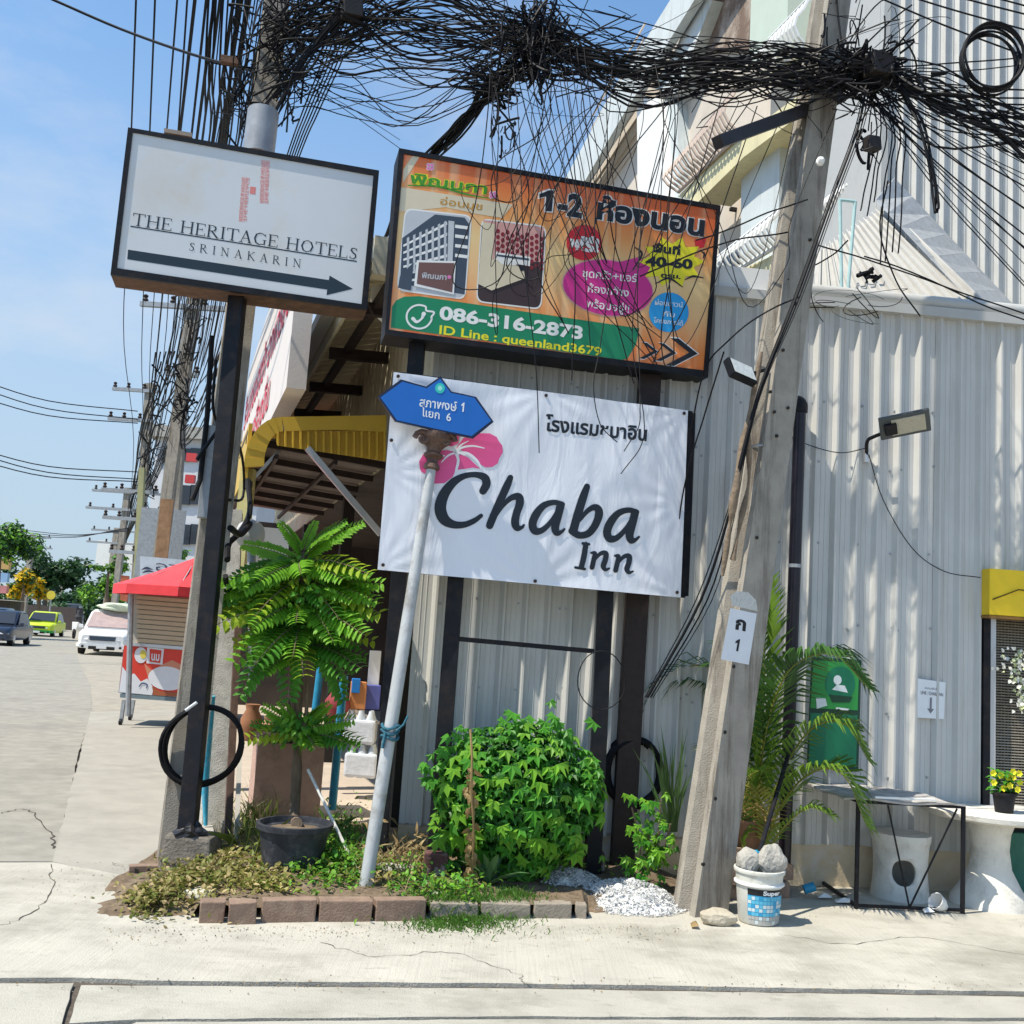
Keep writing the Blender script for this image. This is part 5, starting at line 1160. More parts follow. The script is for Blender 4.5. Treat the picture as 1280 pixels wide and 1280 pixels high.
def rock(name, c, size, m, label, seed, rot=0, cat='stone'):
    r_ = random.Random(seed); bm = bmesh.new(); bmesh.ops.create_icosphere(bm, subdivisions=3, radius=1)
    f = [r_.uniform(0, 6) for _ in range(6)]
    for v in bm.verts:
        p = v.co; k = 1+.13*math.sin(p.x*3+f[0])*math.cos(p.y*2.5+f[1])+.08*math.sin(p.z*5+f[2]+p.x*4)+r_.uniform(-.03, .03)
        q_ = Vector((math.copysign(abs(p.x)**.75, p.x), math.copysign(abs(p.y)**.75, p.y), math.copysign(abs(p.z)**.75, p.z)))
        v.co = Vector((q_.x*size[0], q_.y*size[1], q_.z*size[2]))*k
    bm.transform(Matrix.Rotation(rot, 4, 'Y')); me = bpy.data.meshes.new(name); bm.to_mesh(me); bm.free(); me.materials.append(m)
    o = bpy.data.objects.new(name, me); C.objects.link(o); o.location = c; WL[o] = Vector(c); return tag(o, label, cat)
rk = mat('cement_lump', (.40, .38, .34), .95, .2, 14, 1, 40)
rock('stone', G(243, 1125, .06)+Vector((0, .1, 0)), (.08, .06, .045), mat('pale_lump', (.55, .52, .42), .95, .2, 20, .8), 'pale crumbly lump of mortar in the weeds behind the kerb bricks', 3)
rock('stone', G(550, 1128, .06)+Vector((0, .12, 0)), (.075, .04, .03), rk, 'flat grey cement lump on the soil behind the kerb', 5)
rock('stone', G(490, 1095, .12)+Vector((0, .2, 0)), (.11, .06, .03), rk, 'long flat grey lump in the dead leaves right of the grey pole', 6)
for (x, y, sz, lb2) in ((540, 1105, (.14, .1, .13), 'dark red painted block at the foot of the left banner post'), (743, 1098, (.16, .1, .11), 'dark brick block at the foot of the right banner post')):
    o = MB().box(G(x, y, .1)+Vector((0, .25, sz[2]/2)), sz, Vector((1, .1, 0))).build('block', mat('dark_block%d' % x, (.11, .05, .045), .9, .35, 14, .6, stain=(.5, .48, .45), stain_s=9, stain_a=.8), bevel=.01); tag(o, lb2, 'block')

# ------------------------------------------------------------------ bucket, bricks, palm, table, stool
bk = thing('paint_bucket', G(955, 1163), 'white paint bucket with a blue tiled label holding lumps of cement', 'bucket')
bc_ = G(955, 1163)+Vector((0, .14, .012)); bh = .295
MB().lathe(bc_, [(.105, 0), (.112, .01), (.135, bh-.02), (.143, bh-.02), (.146, bh-.005), (.144, bh), (.136, bh+.002), (.131, bh-.01), (.11, .03), (.01, .03)], 32, caps=False).build('pail', mat('dirty_white_plastic', (.62, .62, .57), .5, .1, 9, .1, 60, stain=(.35, .33, .28), stain_s=8, stain_a=.7), bk, smooth=True)
MB().lathe(bc_, [(.1265, bh*.70), (.142, bh*.72), (.142, bh*.75), (.130, bh*.77)], 28, caps=False).build('rim_band', M['white'], bk, smooth=True)
lbm = MB(); 
def cyl(a, z, off=.002):
    r_ = .112+(.135-.112)*z/bh+off; return bc_+Vector((math.sin(a)*r_, -math.cos(a)*r_, z))
def cylpatch(mb, a0, a1, z0, z1, mi, off=.002):
    n = max(1, int(abs(a1-a0)/.12)); vs = [cyl(a0+(a1-a0)*i/n, z, off) for i in range(n+1) for z in (z0, z1)]
    mb.add(vs, [(2*i, 2*i+2, 2*i+3, 2*i+1) for i in range(n)], mi)
lbm.group('label_print')
cylpatch(lbm, -.75, 1.15, .165, .20, 0); cylpatch(lbm, -.75, 1.15, .055, .165, 1, .0022); lbm.lock = False
for i in range(11):
    for j in range(7):
        a0 = -.73+i*.172; z0 = .012+j*.0215; mi = rnd.choice([1, 2, 2, 3]) if j > 1 else rnd.choice([3, 4, 4])
        lbm.name = 'label_tile'; cylpatch(lbm, a0, a0+.155, z0, z0+.0185, mi, .0034)
V, Fs = text_mesh('Super', .04)
lbm.name = 'letter'; lbm.group('letter')
lbm.add([cyl(.0+v.x*.36-.06, .172+v.y*.032, .0042) for v in V], Fs, 5); lbm.lock = False
lbm.split([flat('label_black', (.01, .01, .012)), flat('label_blue', (.03, .30, .55)), flat('label_cyan', (.1, .45, .65)), flat('label_pale', (.55, .65, .68)), flat('label_grey', (.4, .41, .4)), flat('label_white', (.85, .87, .88))], bk)
rock('cement_lump', bc_+Vector((-.075, -.01, bh+.03)), (.06, .055, .075), rk, 'smaller cement lump standing at the left in the bucket', 12, .2, 'lump')
rock('cement_lump', bc_+Vector((.055, -.02, bh+.045)), (.075, .06, .095), rk, 'bigger cement lump leaning at the right in the bucket', 13, .7, 'lump')
o = MB().tube([bc_+Vector((-.01, .03, .05)), bc_+Vector((.0, .02, bh+.09))], .028, 12).build('blue_pipe', mat('blue_pvc', (.02, .30, .50), .4)); tag(o, 'short blue plastic pipe sticking out between the lumps in the bucket', 'pipe')
t0 = bc_+Vector((.0, .02, bh+.08)); t1 = PY(985, 945, 6.55)
o = MB().tube([t0, t1], .014, 8).build('black_rod', M['black']); tag(o, 'black metal rod rising from the bucket towards the drain pipe', 'rod')
rock('broken_brick', G(899, 1160)+Vector((0, .04, .045)), (.095, .06, .045), mat('pale_brick', (.45, .40, .31), .95, .15, 12, .6), 'pale rough broken brick lying on the slab left of the bucket', 21, .02, 'brick')
brk = thing('brick_stack', G(915, 1140)+Vector((0, .15, 0)), 'brown bricks stacked between the leaning pole and the palm pot', 'bricks')
for (x, y, z, w_) in ((905, 1140, .05, .11), (930, 1137, .05, .12), (918, 1139, .15, .13), (945, 1135, .15, .1), (985, 1135, .06, .12), (990, 1133, .16, .11), (930, 1130, .25, .16)):
    c_ = G(x, y)+Vector((0, .25, 0)); MB().box((c_.x, c_.y, z), (w_, .12, .095), Vector((1, rnd.uniform(-.2, .3), 0))).build('brick', M['brick'], brk, bevel=.008)
# palm pot
pc_ = Vector((G(938, 1135).x+.02, 6.85, .30))
pp2 = thing('palm_pot', pc_, 'wide brown clay pot set on bricks behind the leaning pole', 'plant pot')
MB().lathe(pc_, [(.12, -.02), (.17, .10), (.2, .14), (.205, .17), (.19, .17), (.16, .10), (.01, .09)], 24, caps=False).build('pot', mat('terracotta', (.24, .13, .075), .85, .2, 10, .4), pp2, smooth=True)
palm = thing('areca_palm', pc_+Vector((0, 0, .1)), 'areca palm with arching feathered fronds in front of the green poster', 'palm')
M['palm1'] = leafmat('palm_leaf', (.14, .25, .03), .3, .3); M['palm2'] = leafmat('palm_leaf_dark', (.05, .13, .025), .3, .3); M['palm3'] = leafmat('palm_yellow', (.30, .30, .06), .3, .3)
def palmfrond(pts, ll, n, mi_, w_=.010, spread=1.0, droop=.5, seed=1):
    ll *= 1.25; n = int(n*1.45); w_ *= .95
    P = spline([PY(*p) for p in pts], 8); r_ = random.Random(seed); mb = MB()
    mb.tube(P, [.009*(1-.8*i/len(P)) for i in range(len(P))], 5, 0)
    st_ = int(len(P)*.22)
    for k in range(n):
        f = st_+(len(P)-1-st_)*k/(n-1); i = min(int(f), len(P)-2); p = P[i].lerp(P[i+1], f-i); t = (P[i+1]-P[i]).normalized()
        sd = t.cross(Vector((0, 0, 1))); sd = sd.normalized() if sd.length > .2 else Vector((1, 0, 0)); up = sd.cross(t)
        for s_ in (-1, 1):
            L_ = ll*(.55+.6*math.sin(math.pi*(.12+.85*k/n)))*r_.uniform(.85, 1.1)
            d = (t*.62+sd*s_*spread*.95+up*.22+Vector((0, -.12, r_.uniform(-.1, .15)))).normalized(); e = p+d*L_*.55; q_ = e+(d+Vector((0, 0, -droop*1.15))).normalized()*L_*.5
            wv = (t.cross(d)).cross(d).normalized()*w_; m1 = p+d*L_*.25
            mb.add([p-wv*.3, p+wv*.3, m1+wv, e+wv*.8, q_, e-wv*.8, m1-wv], [(0, 1, 2, 6), (6, 2, 3, 5), (5, 3, 4)], 1)
    return mb.build('frond', [M['palm3'], (M['palm1'], M['palm2'], M['palm3'])[mi_]], palm, fix=False)
palmfrond([(945, 1075, 6.85), (952, 960, 6.8), (955, 830, 6.7), (957, 735, 6.65)], .20, 26, 0, .014, .35, .1, 1)
palmfrond([(945, 1075, 6.85), (955, 930, 6.75), (985, 840, 6.6), (1040, 818, 6.45), (1085, 860, 6.4)], .34, 40, 1, .012, 1.5, .5, 2)
palmfrond([(942, 1075, 6.85), (945, 950, 6.8), (925, 870, 6.9), (880, 832, 7.0), (835, 850, 7.1), (815, 905, 7.15)], .26, 30, 1, .009, 1, .6, 3)
palmfrond([(948, 1080, 6.8), (968, 990, 6.7), (1010, 915, 6.55), (1055, 905, 6.45), (1085, 950, 6.4)], .26, 30, 0, .011, 1.3, .6, 4)
palmfrond([(948, 1085, 6.8), (975, 1010, 6.7), (1015, 965, 6.5), (1055, 970, 6.4), (1082, 1030, 6.35)], .24, 28, 0, .011, .9, .6, 5)
palmfrond([(940, 1080, 6.8), (930, 1010, 6.75), (905, 950, 6.9), (880, 935, 7.0)], .16, 18, 2, .008, 1, .5, 6)
palmfrond([(940, 1085, 6.7), (925, 1040, 6.7), (935, 975, 6.6), (960, 960, 6.5)], .17, 20, 0, .009, 1, .6, 7)
palmfrond([(945, 1085, 6.75), (960, 1035, 6.65), (945, 990, 6.5), (920, 985, 6.5)], .15, 18, 2, .009, 1, .5, 8)
palmfrond([(943, 1075, 6.85), (935, 960, 7.0), (900, 880, 7.1), (860, 855, 7.15), (826, 885, 7.2)], .24, 28, 1, .010, 1.2, .6, 14)
palmfrond([(946, 1075, 6.85), (950, 940, 6.8), (930, 850, 6.75), (900, 810, 6.85)], .2, 22, 1, .009, .8, .5, 10)
palmfrond([(950, 1085, 6.75), (975, 1040, 6.6), (1010, 1010, 6.5), (1040, 1020, 6.45)], .14, 18, 0, .008, 1, .6, 12)
mb = MB()
for k in range(5): mb.tube([pc_+Vector((rnd.uniform(-.05, .05), 0, .05)), PY(942+k*4, 960, 6.8)], .012, 7)
mb.build('cane', mat('palm_cane', (.30, .28, .08), .6, .3, 20), palm)
mb = MB()
for k in range(160):
    a = rnd.uniform(0, 6.28); p = pc_+Vector((math.cos(a)*.15*rnd.random(), math.sin(a)*.12*rnd.random()-.04, .15+rnd.random()*.12)); addleaf(mb, frame(p, (rnd.uniform(-1, 1), rnd.uniform(-1, 0), rnd.uniform(-1, .3)), (rnd.uniform(-1, 1), -1, .5)), rnd.uniform(.06, .14), .012, .5)
stuff(mb.build('dead_fronds', M['dry'], palm, fix=False))
mb = MB()
for k in range(14):
    a = R(rnd.uniform(20, 160)); b_ = PY(915, 1075, 6.75); t = b_+Vector((math.cos(a)*.22, rnd.uniform(-.15, .05), .12+.2*math.sin(a))); m1 = b_.lerp(t, .5)+Vector((0, 0, .05)); s_ = Vector((0, .004, .016)); mb.add([b_-s_, b_+s_, m1+s_*1.3, t, m1-s_*1.3], [(0, 1, 2, 3, 4)])
tag(mb.build('spider_plant', leafmat('strap_leaf', (.08, .17, .07)), fix=False), 'low strap-leaved plant between the leaning pole and the palm pot', 'plant')

# black iron table frame with a thin worn top
tb = thing('iron_table', G(1130, 1130), 'thin black iron table frame with a warped grey board top', 'table')
L1, L2, L3, L4 = G(1070, 1138), G(1203, 1144), G(1145, 1108), G(1019, 1105)
zt_ = PY(1070, 1000, L1.y).z
L3 = Vector((L2.x-.12, L2.y+.62, 0)); L4 = Vector((L1.x-.02, L1.y+.62, 0))
for p in (L1, L2, L3, L4): MB().beam(p, p+Vector((0, 0, zt_)), .022, .022).build('leg', M['black'], tb)
mb = MB(); Z_ = Vector((0, 0, 1))
for a, b in ((L1, L2), (L2, L3), (L3, L4), (L4, L1)): mb.beam(a+Z_*(zt_-.008), b+Z_*(zt_-.008), .018, .018)
for a, b in ((L1, L2), (L4, L1)): mb.beam(a+Z_*.03, b+Z_*.03, .018, .018)
stuff(mb.build('rails', M['black'], tb))
md = (L1+L2)/2
MB().beam(L1+(L2-L1)*.28+Z_*(zt_-.02), md+Z_*.03, .009, .009).build('brace', M['black'], tb); MB().beam(L2-(L2-L1)*.06+Z_*(zt_-.02), md+Z_*.03, .009, .009).build('brace', M['black'], tb)
gx_ = 10; mb = MB()
cor = [L1+Vector((-.10, -.03, zt_+.012)), L2+Vector((.0, -.03, zt_+.008)), L3+Vector((-.1, .03, zt_+.02)), L4+Vector((-.18, .0, zt_+.03))]
top_ = []
for j in range(gx_+1):
    for i in range(gx_+1):
        p = cor[0].lerp(cor[1], i/gx_).lerp(cor[3].lerp(cor[2], i/gx_), j/gx_); mb.v.append(tuple(p+Z_*.008*math.sin(i*.9+j)))
k_ = len(mb.v); mb.v += [(x, y, z-.012) for x, y, z in mb.v]
for j in range(gx_):
    for i in range(gx_):
        a = j*(gx_+1)+i; q_ = (a, a+1, a+gx_+2, a+gx_+1); mb.f += [q_, tuple(x+k_ for x in q_[::-1])]; mb.m += [0, 0]
bd = [i for i in range(gx_+1)]+[(j+1)*(gx_+1)-1 for j in range(1, gx_+1)]+[gx_*(gx_+1)+i for i in range(gx_-1, -1, -1)]+[j*(gx_+1) for j in range(gx_-1, 0, -1)]
for a, b in zip(bd, bd[1:]+bd[:1]): mb.f.append((a, b, b+k_, a+k_)); mb.m.append(0)
mb.build('table_top', mat('worn_board', (.42, .40, .38), .8, .2, 9, .3, stain=(.12, .1, .09), stain_s=5, stain_a=.6), tb)
o = MB().box(L1+(L2-L1)*.5+Vector((-.05, -.03, zt_+.028)), (.40, .02, .012), Vector((1, .12, 0))).build('batten', M['white']); tag(o, 'thin pale strip lying along the front edge of the iron table', 'strip')
# concrete stool with a round hole
sc0 = G(1135, 1132)+Vector((.02, .19, 0)); stl = thing('concrete_stool', sc0, 'round white concrete stool with a round hole in its side, under the iron table', 'stool')
bm = bmesh.new(); NS = 48; rings = 26; hs_ = .42
def sr_(z): t = z/hs_; return .185-.016*math.sin(math.pi*min(1, t*1.02))**1.2+(.006 if t > .86 else 0)
grid = []
for j in range(rings+1):
    z = hs_*j/rings; grid.append([bm.verts.new(sc0+Vector((math.cos(2*math.pi*i/NS)*sr_(z), math.sin(2*math.pi*i/NS)*sr_(z), z))) for i in range(NS)])
ha, hz_, hr = R(-103), .19, .082
for j in range(rings):
    for i in range(NS):
        am = 2*math.pi*(i+.5)/NS; zm = hs_*(j+.5)/rings; da = (am-ha+math.pi) % (2*math.pi)-math.pi
        if (da*.17)**2+(zm-hz_)**2 < hr**2: continue
        bm.faces.new((grid[j][i], grid[j][(i+1) % NS], grid[j+1][(i+1) % NS], grid[j+1][i]))
for row in grid:      # round the hole edge
    for v in row:
        r = v.co-sc0; am = math.atan2(r.y, r.x); da = (am-ha+math.pi) % (2*math.pi)-math.pi; dd = math.hypot(da*.17, r.z-hz_)
        if hr*.72 < dd < hr*1.18 and dd > 0:
            k = hr/dd; na = ha+da*k; nz = hz_+(r.z-hz_)*k; rr_ = sr_(nz); v.co = sc0+Vector((math.cos(na)*rr_, math.sin(na)*rr_, nz))
bm.faces.new(grid[rings])
me = bpy.data.meshes.new('stool'); bmesh.ops.translate(bm, verts=bm.verts, vec=-sc0); bm.to_mesh(me); bm.free(); me.materials.append(M['dirtwhite']); me.polygons.foreach_set('use_smooth', [True]*len(me.polygons)); me.set_sharp_from_angle(angle=R(40))
o = bpy.data.objects.new('body', me); C.objects.link(o); o.parent = stl; WL[o] = sc0
md_ = o.modifiers.new('t', 'SOLIDIFY'); md_.thickness = .022; md_.offset = -1
# round concrete table
ct0 = G(1250, 1142)+Vector((.03, .2, 0)); ct = thing('concrete_table', ct0, 'round white concrete table on a waisted pedestal at the right edge', 'table')
zt2 = PY(1250, 1015, ct0.y).z
MB().lathe(ct0, [(.25, 0), (.24, .05), (.19, .12), (.13, .24), (.115, .36), (.125, .46), (.17, .58), (.19, zt2-.05)], 36).build('pedestal', M['dirtwhite'], ct, smooth=True)
MB().lathe(ct0+Vector((.05, .1, 0)), [(.40, zt2-.05), (.435, zt2-.035), (.44, zt2-.005), (.42, zt2+.005), (.002, zt2+.005)], 40).build('table_top', M['dirtwhite'], ct, smooth=True)
fp = thing('flower_pot', ct0, 'small black pot of yellow flowers on the round concrete table', 'flower pot'); f0 = PY(1255, 1012, ct0.y-.05); f0.z = zt2+.006
MB().lathe(f0, [(.055, 0), (.07, .11), (.082, .112), (.083, .13), (.07, .13), (.06, .10), (.002, .1)], 22, caps=False).build('pot', M['black'], fp, smooth=True)
mb = MB()
for k in range(110):
    a = rnd.uniform(0, 6.28); p = f0+Vector((math.cos(a)*.07*rnd.random(), math.sin(a)*.06*rnd.random(), .13+rnd.random()*.13)); addleaf(mb, frame(p, (math.cos(a), math.sin(a), rnd.uniform(-.3, .8)), (0, -.3, 1)), .055, .03, .3)
stuff(mb.build('foliage', M['leaf4'], fp, fix=False))
yl = flat('yellow_petal', (.80, .72, .03), .6)
for k, (dx, dz) in enumerate(((-.085, .20), (-.05, .25), (.0, .19), (.04, .24), (.07, .27), (.02, .28), (.085, .21), (-.03, .17), (.05, .17), (-.09, .26), (.0, .24))):
    c_ = f0+Vector((dx, -.03-.02*(k % 3), dz-.01)); mb = MB()
    for j in range(6): a = R(60*j+k*13); addleaf(mb, frame(c_, (math.cos(a), -.35, math.sin(a)), (0, -1, 0)), .026, .024, -.1)
    mb.build('flower', yl, fp, fix=False)
# white artificial bouquet hung on the screen door
bq = thing('hanging_bouquet', WALL.at(sR+.42, 1.6, .1), 'white and cream flower bouquet hanging on the screen door at the right edge', 'bouquet')
mb = MB(); bq0 = WALL.on(1279, 835, .08)
for k in range(260):
    z = rnd.uniform(-.30, .14); wd = .035+.06*max(0, 1-abs(z-.02)/.16)
    p = bq0+Vector((rnd.gauss(0, wd), rnd.gauss(-.02, .03), z)); addleaf(mb, frame(p, (rnd.uniform(-1, 1), -.5, rnd.uniform(-1, 1)), (rnd.uniform(-.6, .6), -1, .3)), rnd.uniform(.02, .045), .025, .2, 0, 0 if rnd.random() < .6 else 1)
stuff(mb.build('petals', [flat('cream_petal', (.78, .76, .66), .7), flat('pale_green_petal', (.5, .55, .3), .7)], bq, fix=False))
# scraps on the ground
mb = MB(); c_ = G(1182, 1142); mb.lathe(c_+Vector((0, 0, .03)), [(.02, 0), (.045, .05), (.055, .10), (.05, .1), (.03, .02)], 14, axis=(-.7, -.3, .45), caps=False)
o = mb.build('broken_bowl', mat('white_ceramic', (.75, .75, .73), .3)); tag(o, 'broken white bowl lying on the slab by the iron table foot', 'bowl')
for k, (x, y, w_, lb2) in enumerate(((1055, 1128, .12, 'torn white paper scrap under the left side of the iron table'), (1030, 1122, .09, 'crumpled pale scrap between the bucket and the iron table'), (868, 1158, .04, 'small brown leaf scrap at the foot of the leaning pole'), (1160, 1140, .06, 'small pale rag scrap behind the broken bowl'))):
    c_ = G(x, y, .02); mb = MB(); mb.add([c_+Vector((-w_/2, -.02, 0)), c_+Vector((w_/2, -.03, .01)), c_+Vector((w_/2.5, .04, .02)), c_+Vector((-w_/3, .05, .004)), c_+Vector((0, 0, .03))], [(0, 1, 4), (1, 2, 4), (2, 3, 4), (3, 0, 4)])
    o = mb.build('scrap', M['white'] if k != 2 else M['dry'], fix=False); tag(o, lb2, 'scrap')
mb = MB(); mb.tube([PY(1005, 1112, 6.7), PY(1018, 1108, 6.7)], .03, 12); o = mb.build('pipe_offcut', M['bluepipe']); tag(o, 'blue pipe offcut on the ground right of the brick stack', 'pipe')
# coil of black pipe behind the right billboard post
coil('hose_coil', PY(792, 965, 6.95), Vector((1, .2, 0)).normalized(), Vector((0, 0, 1)), .19, 8, .012, .09, M['cable'], 'black hose coil hanging behind the rusty billboard post above the gravel', 'hose', 9, 1.15)
coil('wire_loop', PY(752, 850, 6.5), Vector((1, .1, 0)).normalized(), Vector((0, 0, 1)), .15, 1, .004, .03, M['cable'], 'single thin wire loop hooked on the right banner post', 'wire', 10, 1.2)
# ------------------------------------------------------------------ the shop round the corner
hzn = lambda x: 801.7-.0647*(640-x)
C0 = G(500, 1058); SD = ray(216, hzn(216)); SD = Vector((SD.x, SD.y, 0)).normalized(); SO = Vector((-SD.y, SD.x, 0))
def S(d, o, z): return Vector((C0.x, C0.y, 0))+SD*d+SO*o+Vector((0, 0, z))
def SX(px, py, o):      # photo ray on the side plane at distance o from the wall
    dr_ = ray(px, py); q = S(0, o, 0)-Vector((0, 0, CH)); t = q.dot(SO)/dr_.dot(SO); p = Vector((0, 0, CH))+dr_*t
    return (p-S(0, 0, 0)).dot(SD), p.z
CN = Plane(S(1.35, 0, 0), math.degrees(math.atan2(-SO.y, -SO.x)))
class SideP:
    def __init__(s, o): s.o = o; s.n = SO
sh = thing('corner_shop', S(0, 0, 0), 'shop round the corner with deep metal eaves above a dark open front', 'shop')
de, ze = SX(427, 400, .6); zw = ze+.05
M['siding'] = mat('cream_siding', (.50, .45, .33), .6, .12, 6, .1, stain=(.3, .22, .12), stain_s=3, stain_a=.7)
P_ = [(s_, o_) for s_, o_ in corr_pts(0, 13, pitch=.2, rib=.09, h=.02)]
mb = MB(); n = len(P_); zlo = 3.0
mb.add([S(a, b, zlo) for a, b in P_]+[S(a, b, zw+.35) for a, b in P_], [(i, i+1, n+i+1, n+i) for i in range(n-1)]); mb.build('side_wall', M['siding'], sh, fix=False)
mb = MB()      # roof deck seen from below, with ribs
for k in range(60):
    d0 = .0+k*.22; mb.hexa([S(d0, -.3, zw+.33), S(d0+.21, -.3, zw+.33), S(d0+.21, 0.57, zw+.10), S(d0, 0.57, zw+.10), S(d0, -.3, zw+.36), S(d0+.21, -.3, zw+.36), S(d0+.21, 0.57, zw+.13), S(d0, 0.57, zw+.13)])
    mb.hexa([S(d0+.07, 0, zw+.27), S(d0+.12, 0, zw+.27), S(d0+.12, 0.56, zw+.08), S(d0+.07, 0.56, zw+.08), S(d0+.07, 0, zw+.33), S(d0+.12, 0, zw+.33), S(d0+.12, 0.56, zw+.12), S(d0+.07, 0.56, zw+.12)])
stuff(mb.build('roof_deck', M['cream'], sh))
mb = MB(); mb.beam(S(-.25, .61, ze+.06), S(13, .61, ze+.06), .03, .20); mb.build('eave_board', mat('cream_fascia', (.55, .50, .36), .6, .1, 6, .1), sh)
mb = MB(); mb.beam(S(-.25, .69, ze+.14), S(13, .69, ze+.14), .12, .11); mb.build('gutter', M['trim'], sh)
mb = MB(); mb.beam(S(-.1, .40, ze+.0), S(13, .40, ze+.0), .05, .10); mb.build('eave_beam', M['dkbrown'], sh)
for k in range(9):
    d0 = .5+k*1.45; MB().beam(S(d0, .02, ze-.03), S(d0, .57, ze-.06), .07, .10).build('rafter', M['dkbrown'], sh)
mb = MB(); mb.box(S(.02, .30, ze+.2), (.5, .12, .3), -SO); mb.build('barge_board', M['cream'], sh)
# downpipe between the two signs
dp = thing('downpipe', PY(470, 360, 8.2), 'white downpipe dropping from the gutter end between the two box signs', 'pipe')
MB().box(PY(472, 332, 8.1), (.30, .22, .17), Vector((1, .2, 0))).build('hopper', M['trim'], dp, bevel=.01)
MB().tube(spline([PY(473, 345, 8.1), PY(473, 365, 8.1), PY(473, 378, 8.1), PY(480, 392, 8.1), PY(500, 405, 8.1)], 5), .065, 14).build('pipe', M['white'], dp, smooth=True)
# interior
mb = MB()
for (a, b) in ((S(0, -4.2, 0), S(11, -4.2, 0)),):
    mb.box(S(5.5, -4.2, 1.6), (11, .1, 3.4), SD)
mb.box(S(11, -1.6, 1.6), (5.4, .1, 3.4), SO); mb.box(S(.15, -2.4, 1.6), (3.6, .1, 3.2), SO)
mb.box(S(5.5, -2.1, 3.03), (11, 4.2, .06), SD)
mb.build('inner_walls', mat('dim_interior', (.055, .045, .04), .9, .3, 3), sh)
MB().box(S(5.5, -1.4, .06), (11.2, 5.6, .14), SD).build('floor', mat('floor_tiles', (.50, .42, .34), .6, .12, 4, .1), sh)
MB().box(S(5.4, 1.36, .07), (11.4, .10, .17), SD).build('floor_edge', M['conc2'], sh)
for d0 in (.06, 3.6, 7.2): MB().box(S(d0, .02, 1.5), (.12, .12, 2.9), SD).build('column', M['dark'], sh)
# awning: dark sheets overhead, yellow ribbed skirt at its near end
aw = thing('yellow_awning', CN.on(400, 560), 'yellow ribbed metal awning with a rounded corner over the shop front', 'awning')
FAS = [(352, 521), (483, 519), (483, 540), (420, 537), (356, 539)]
mb = MB(); mb.prism([CN.on(x, y, .03) for x, y in FAS], CN.n*-.05); mb.build('fascia', M['yellow'], aw)
mb = MB(); n = 15      # hanging ribbed strip
for k in range(n):
    for t0_, t1_, off in ((0, .5, .0), (.5, .68, .03), (.68, .9, .06), (.9, 1, .03)):
        x0, x1 = 340+143*(k+t0_)/n, 340+143*(k+t1_)/n
        bt = lambda x: 556+(x-340)*.145 if x > 345 else 548
        tp = lambda x: 539
        oa = {0: 0, .5: 0, .68: .04, .9: .04}[t0_]; ob = {.5: 0, .68: .04, .9: .04, 1: 0}[t1_]; mb.add([CN.on(x0, tp(x0), oa), CN.on(x1, tp(x1), ob), CN.on(x1, bt(x1), ob), CN.on(x0, bt(x0), oa)], [(0, 1, 2, 3)])
mb.build('ribbed_skirt', M['yellow'], aw, fix=False)
cn = []; ci = []; 
for k in range(9):
    a = R(90*k/8); cn.append((352-47*math.sin(a), 584-63*math.cos(a))); ci.append((354-24*math.sin(a), 582-43*math.cos(a)))
for k in range(8):
    MB().prism([CN.on(*p, .03+.006*(k % 2)) for p in (cn[k], cn[k+1], ci[k+1], ci[k])], CN.n*-.06).build('bent_segment', M['yellow'], aw)
ol_ = (CN.on(305, 588)-S(1.35, 0, 0)).dot(SO); zo_ = CN.on(305, 588).z; zt_o = CN.on(330, 540).z
MB().box(S(1.35+2.5, ol_-.02, (zo_+zt_o)/2), (5, .03, zt_o-zo_+.12), SD).build('outer_skirt', M['yellow'], aw)
mb = MB()
for k in range(26): d0 = 1.4+k*.2; mb.hexa([S(d0, 0, 3.02), S(d0+.19, 0, 3.02), S(d0+.19, ol_, zt_o-.02), S(d0, ol_, zt_o-.02), S(d0, 0, 3.05), S(d0+.19, 0, 3.05), S(d0+.19, ol_, zt_o+.01), S(d0, ol_, zt_o+.01)])
stuff(mb.build('awning_sheets', mat('awning_underside', (.15, .12, .105), .7, .15, 6, .1), aw))
for k in range(6): MB().beam(S(1.5+k*.85, 0, 2.97), S(1.5+k*.85, ol_, zt_o-.06), .04, .06).build('purlin', M['dkbrown'], aw)
for o_ in (.5, 1.0): MB().beam(S(1.4, o_, 2.95-.02*o_), S(6.5, o_, 2.95-.02*o_), .03, .04).build('rail', M['dkbrown'], aw)
MB().beam(CN.on(384, 560, .02), CN.on(476, 668, .02), .05, .05).build('brace', M['foil'], aw)
MB().beam(CN.on(352, 560, -.3), CN.on(306, 610, -.3), .03, .03).build('brace', M['foil'], aw)
MB().beam(CN.on(312, 605), S(6.5, ol_, zo_-.04), .05, .05).build('edge_beam', M['dkbrown'], aw)
yp = thing('awning_post', S(1.5, ol_, 0), 'pale yellow painted post carrying the outer corner of the awning', 'post')
MB().beam(Vector((S(1.6, ol_-.05, 0).x, S(1.6, ol_-.05, 0).y, 0)), S(1.6, ol_-.05, zo_+.05), .11, .11).build('post', mat('pale_yellow_paint', (.60, .54, .24), .7, .12, 8, .1), yp)
# red-lettered shop sign over the awning
d1, z1 = SX(358, 484, 1.0); d2, z2 = SX(328, 434, 1.0); d3, _ = SX(303, 548, 1.0)

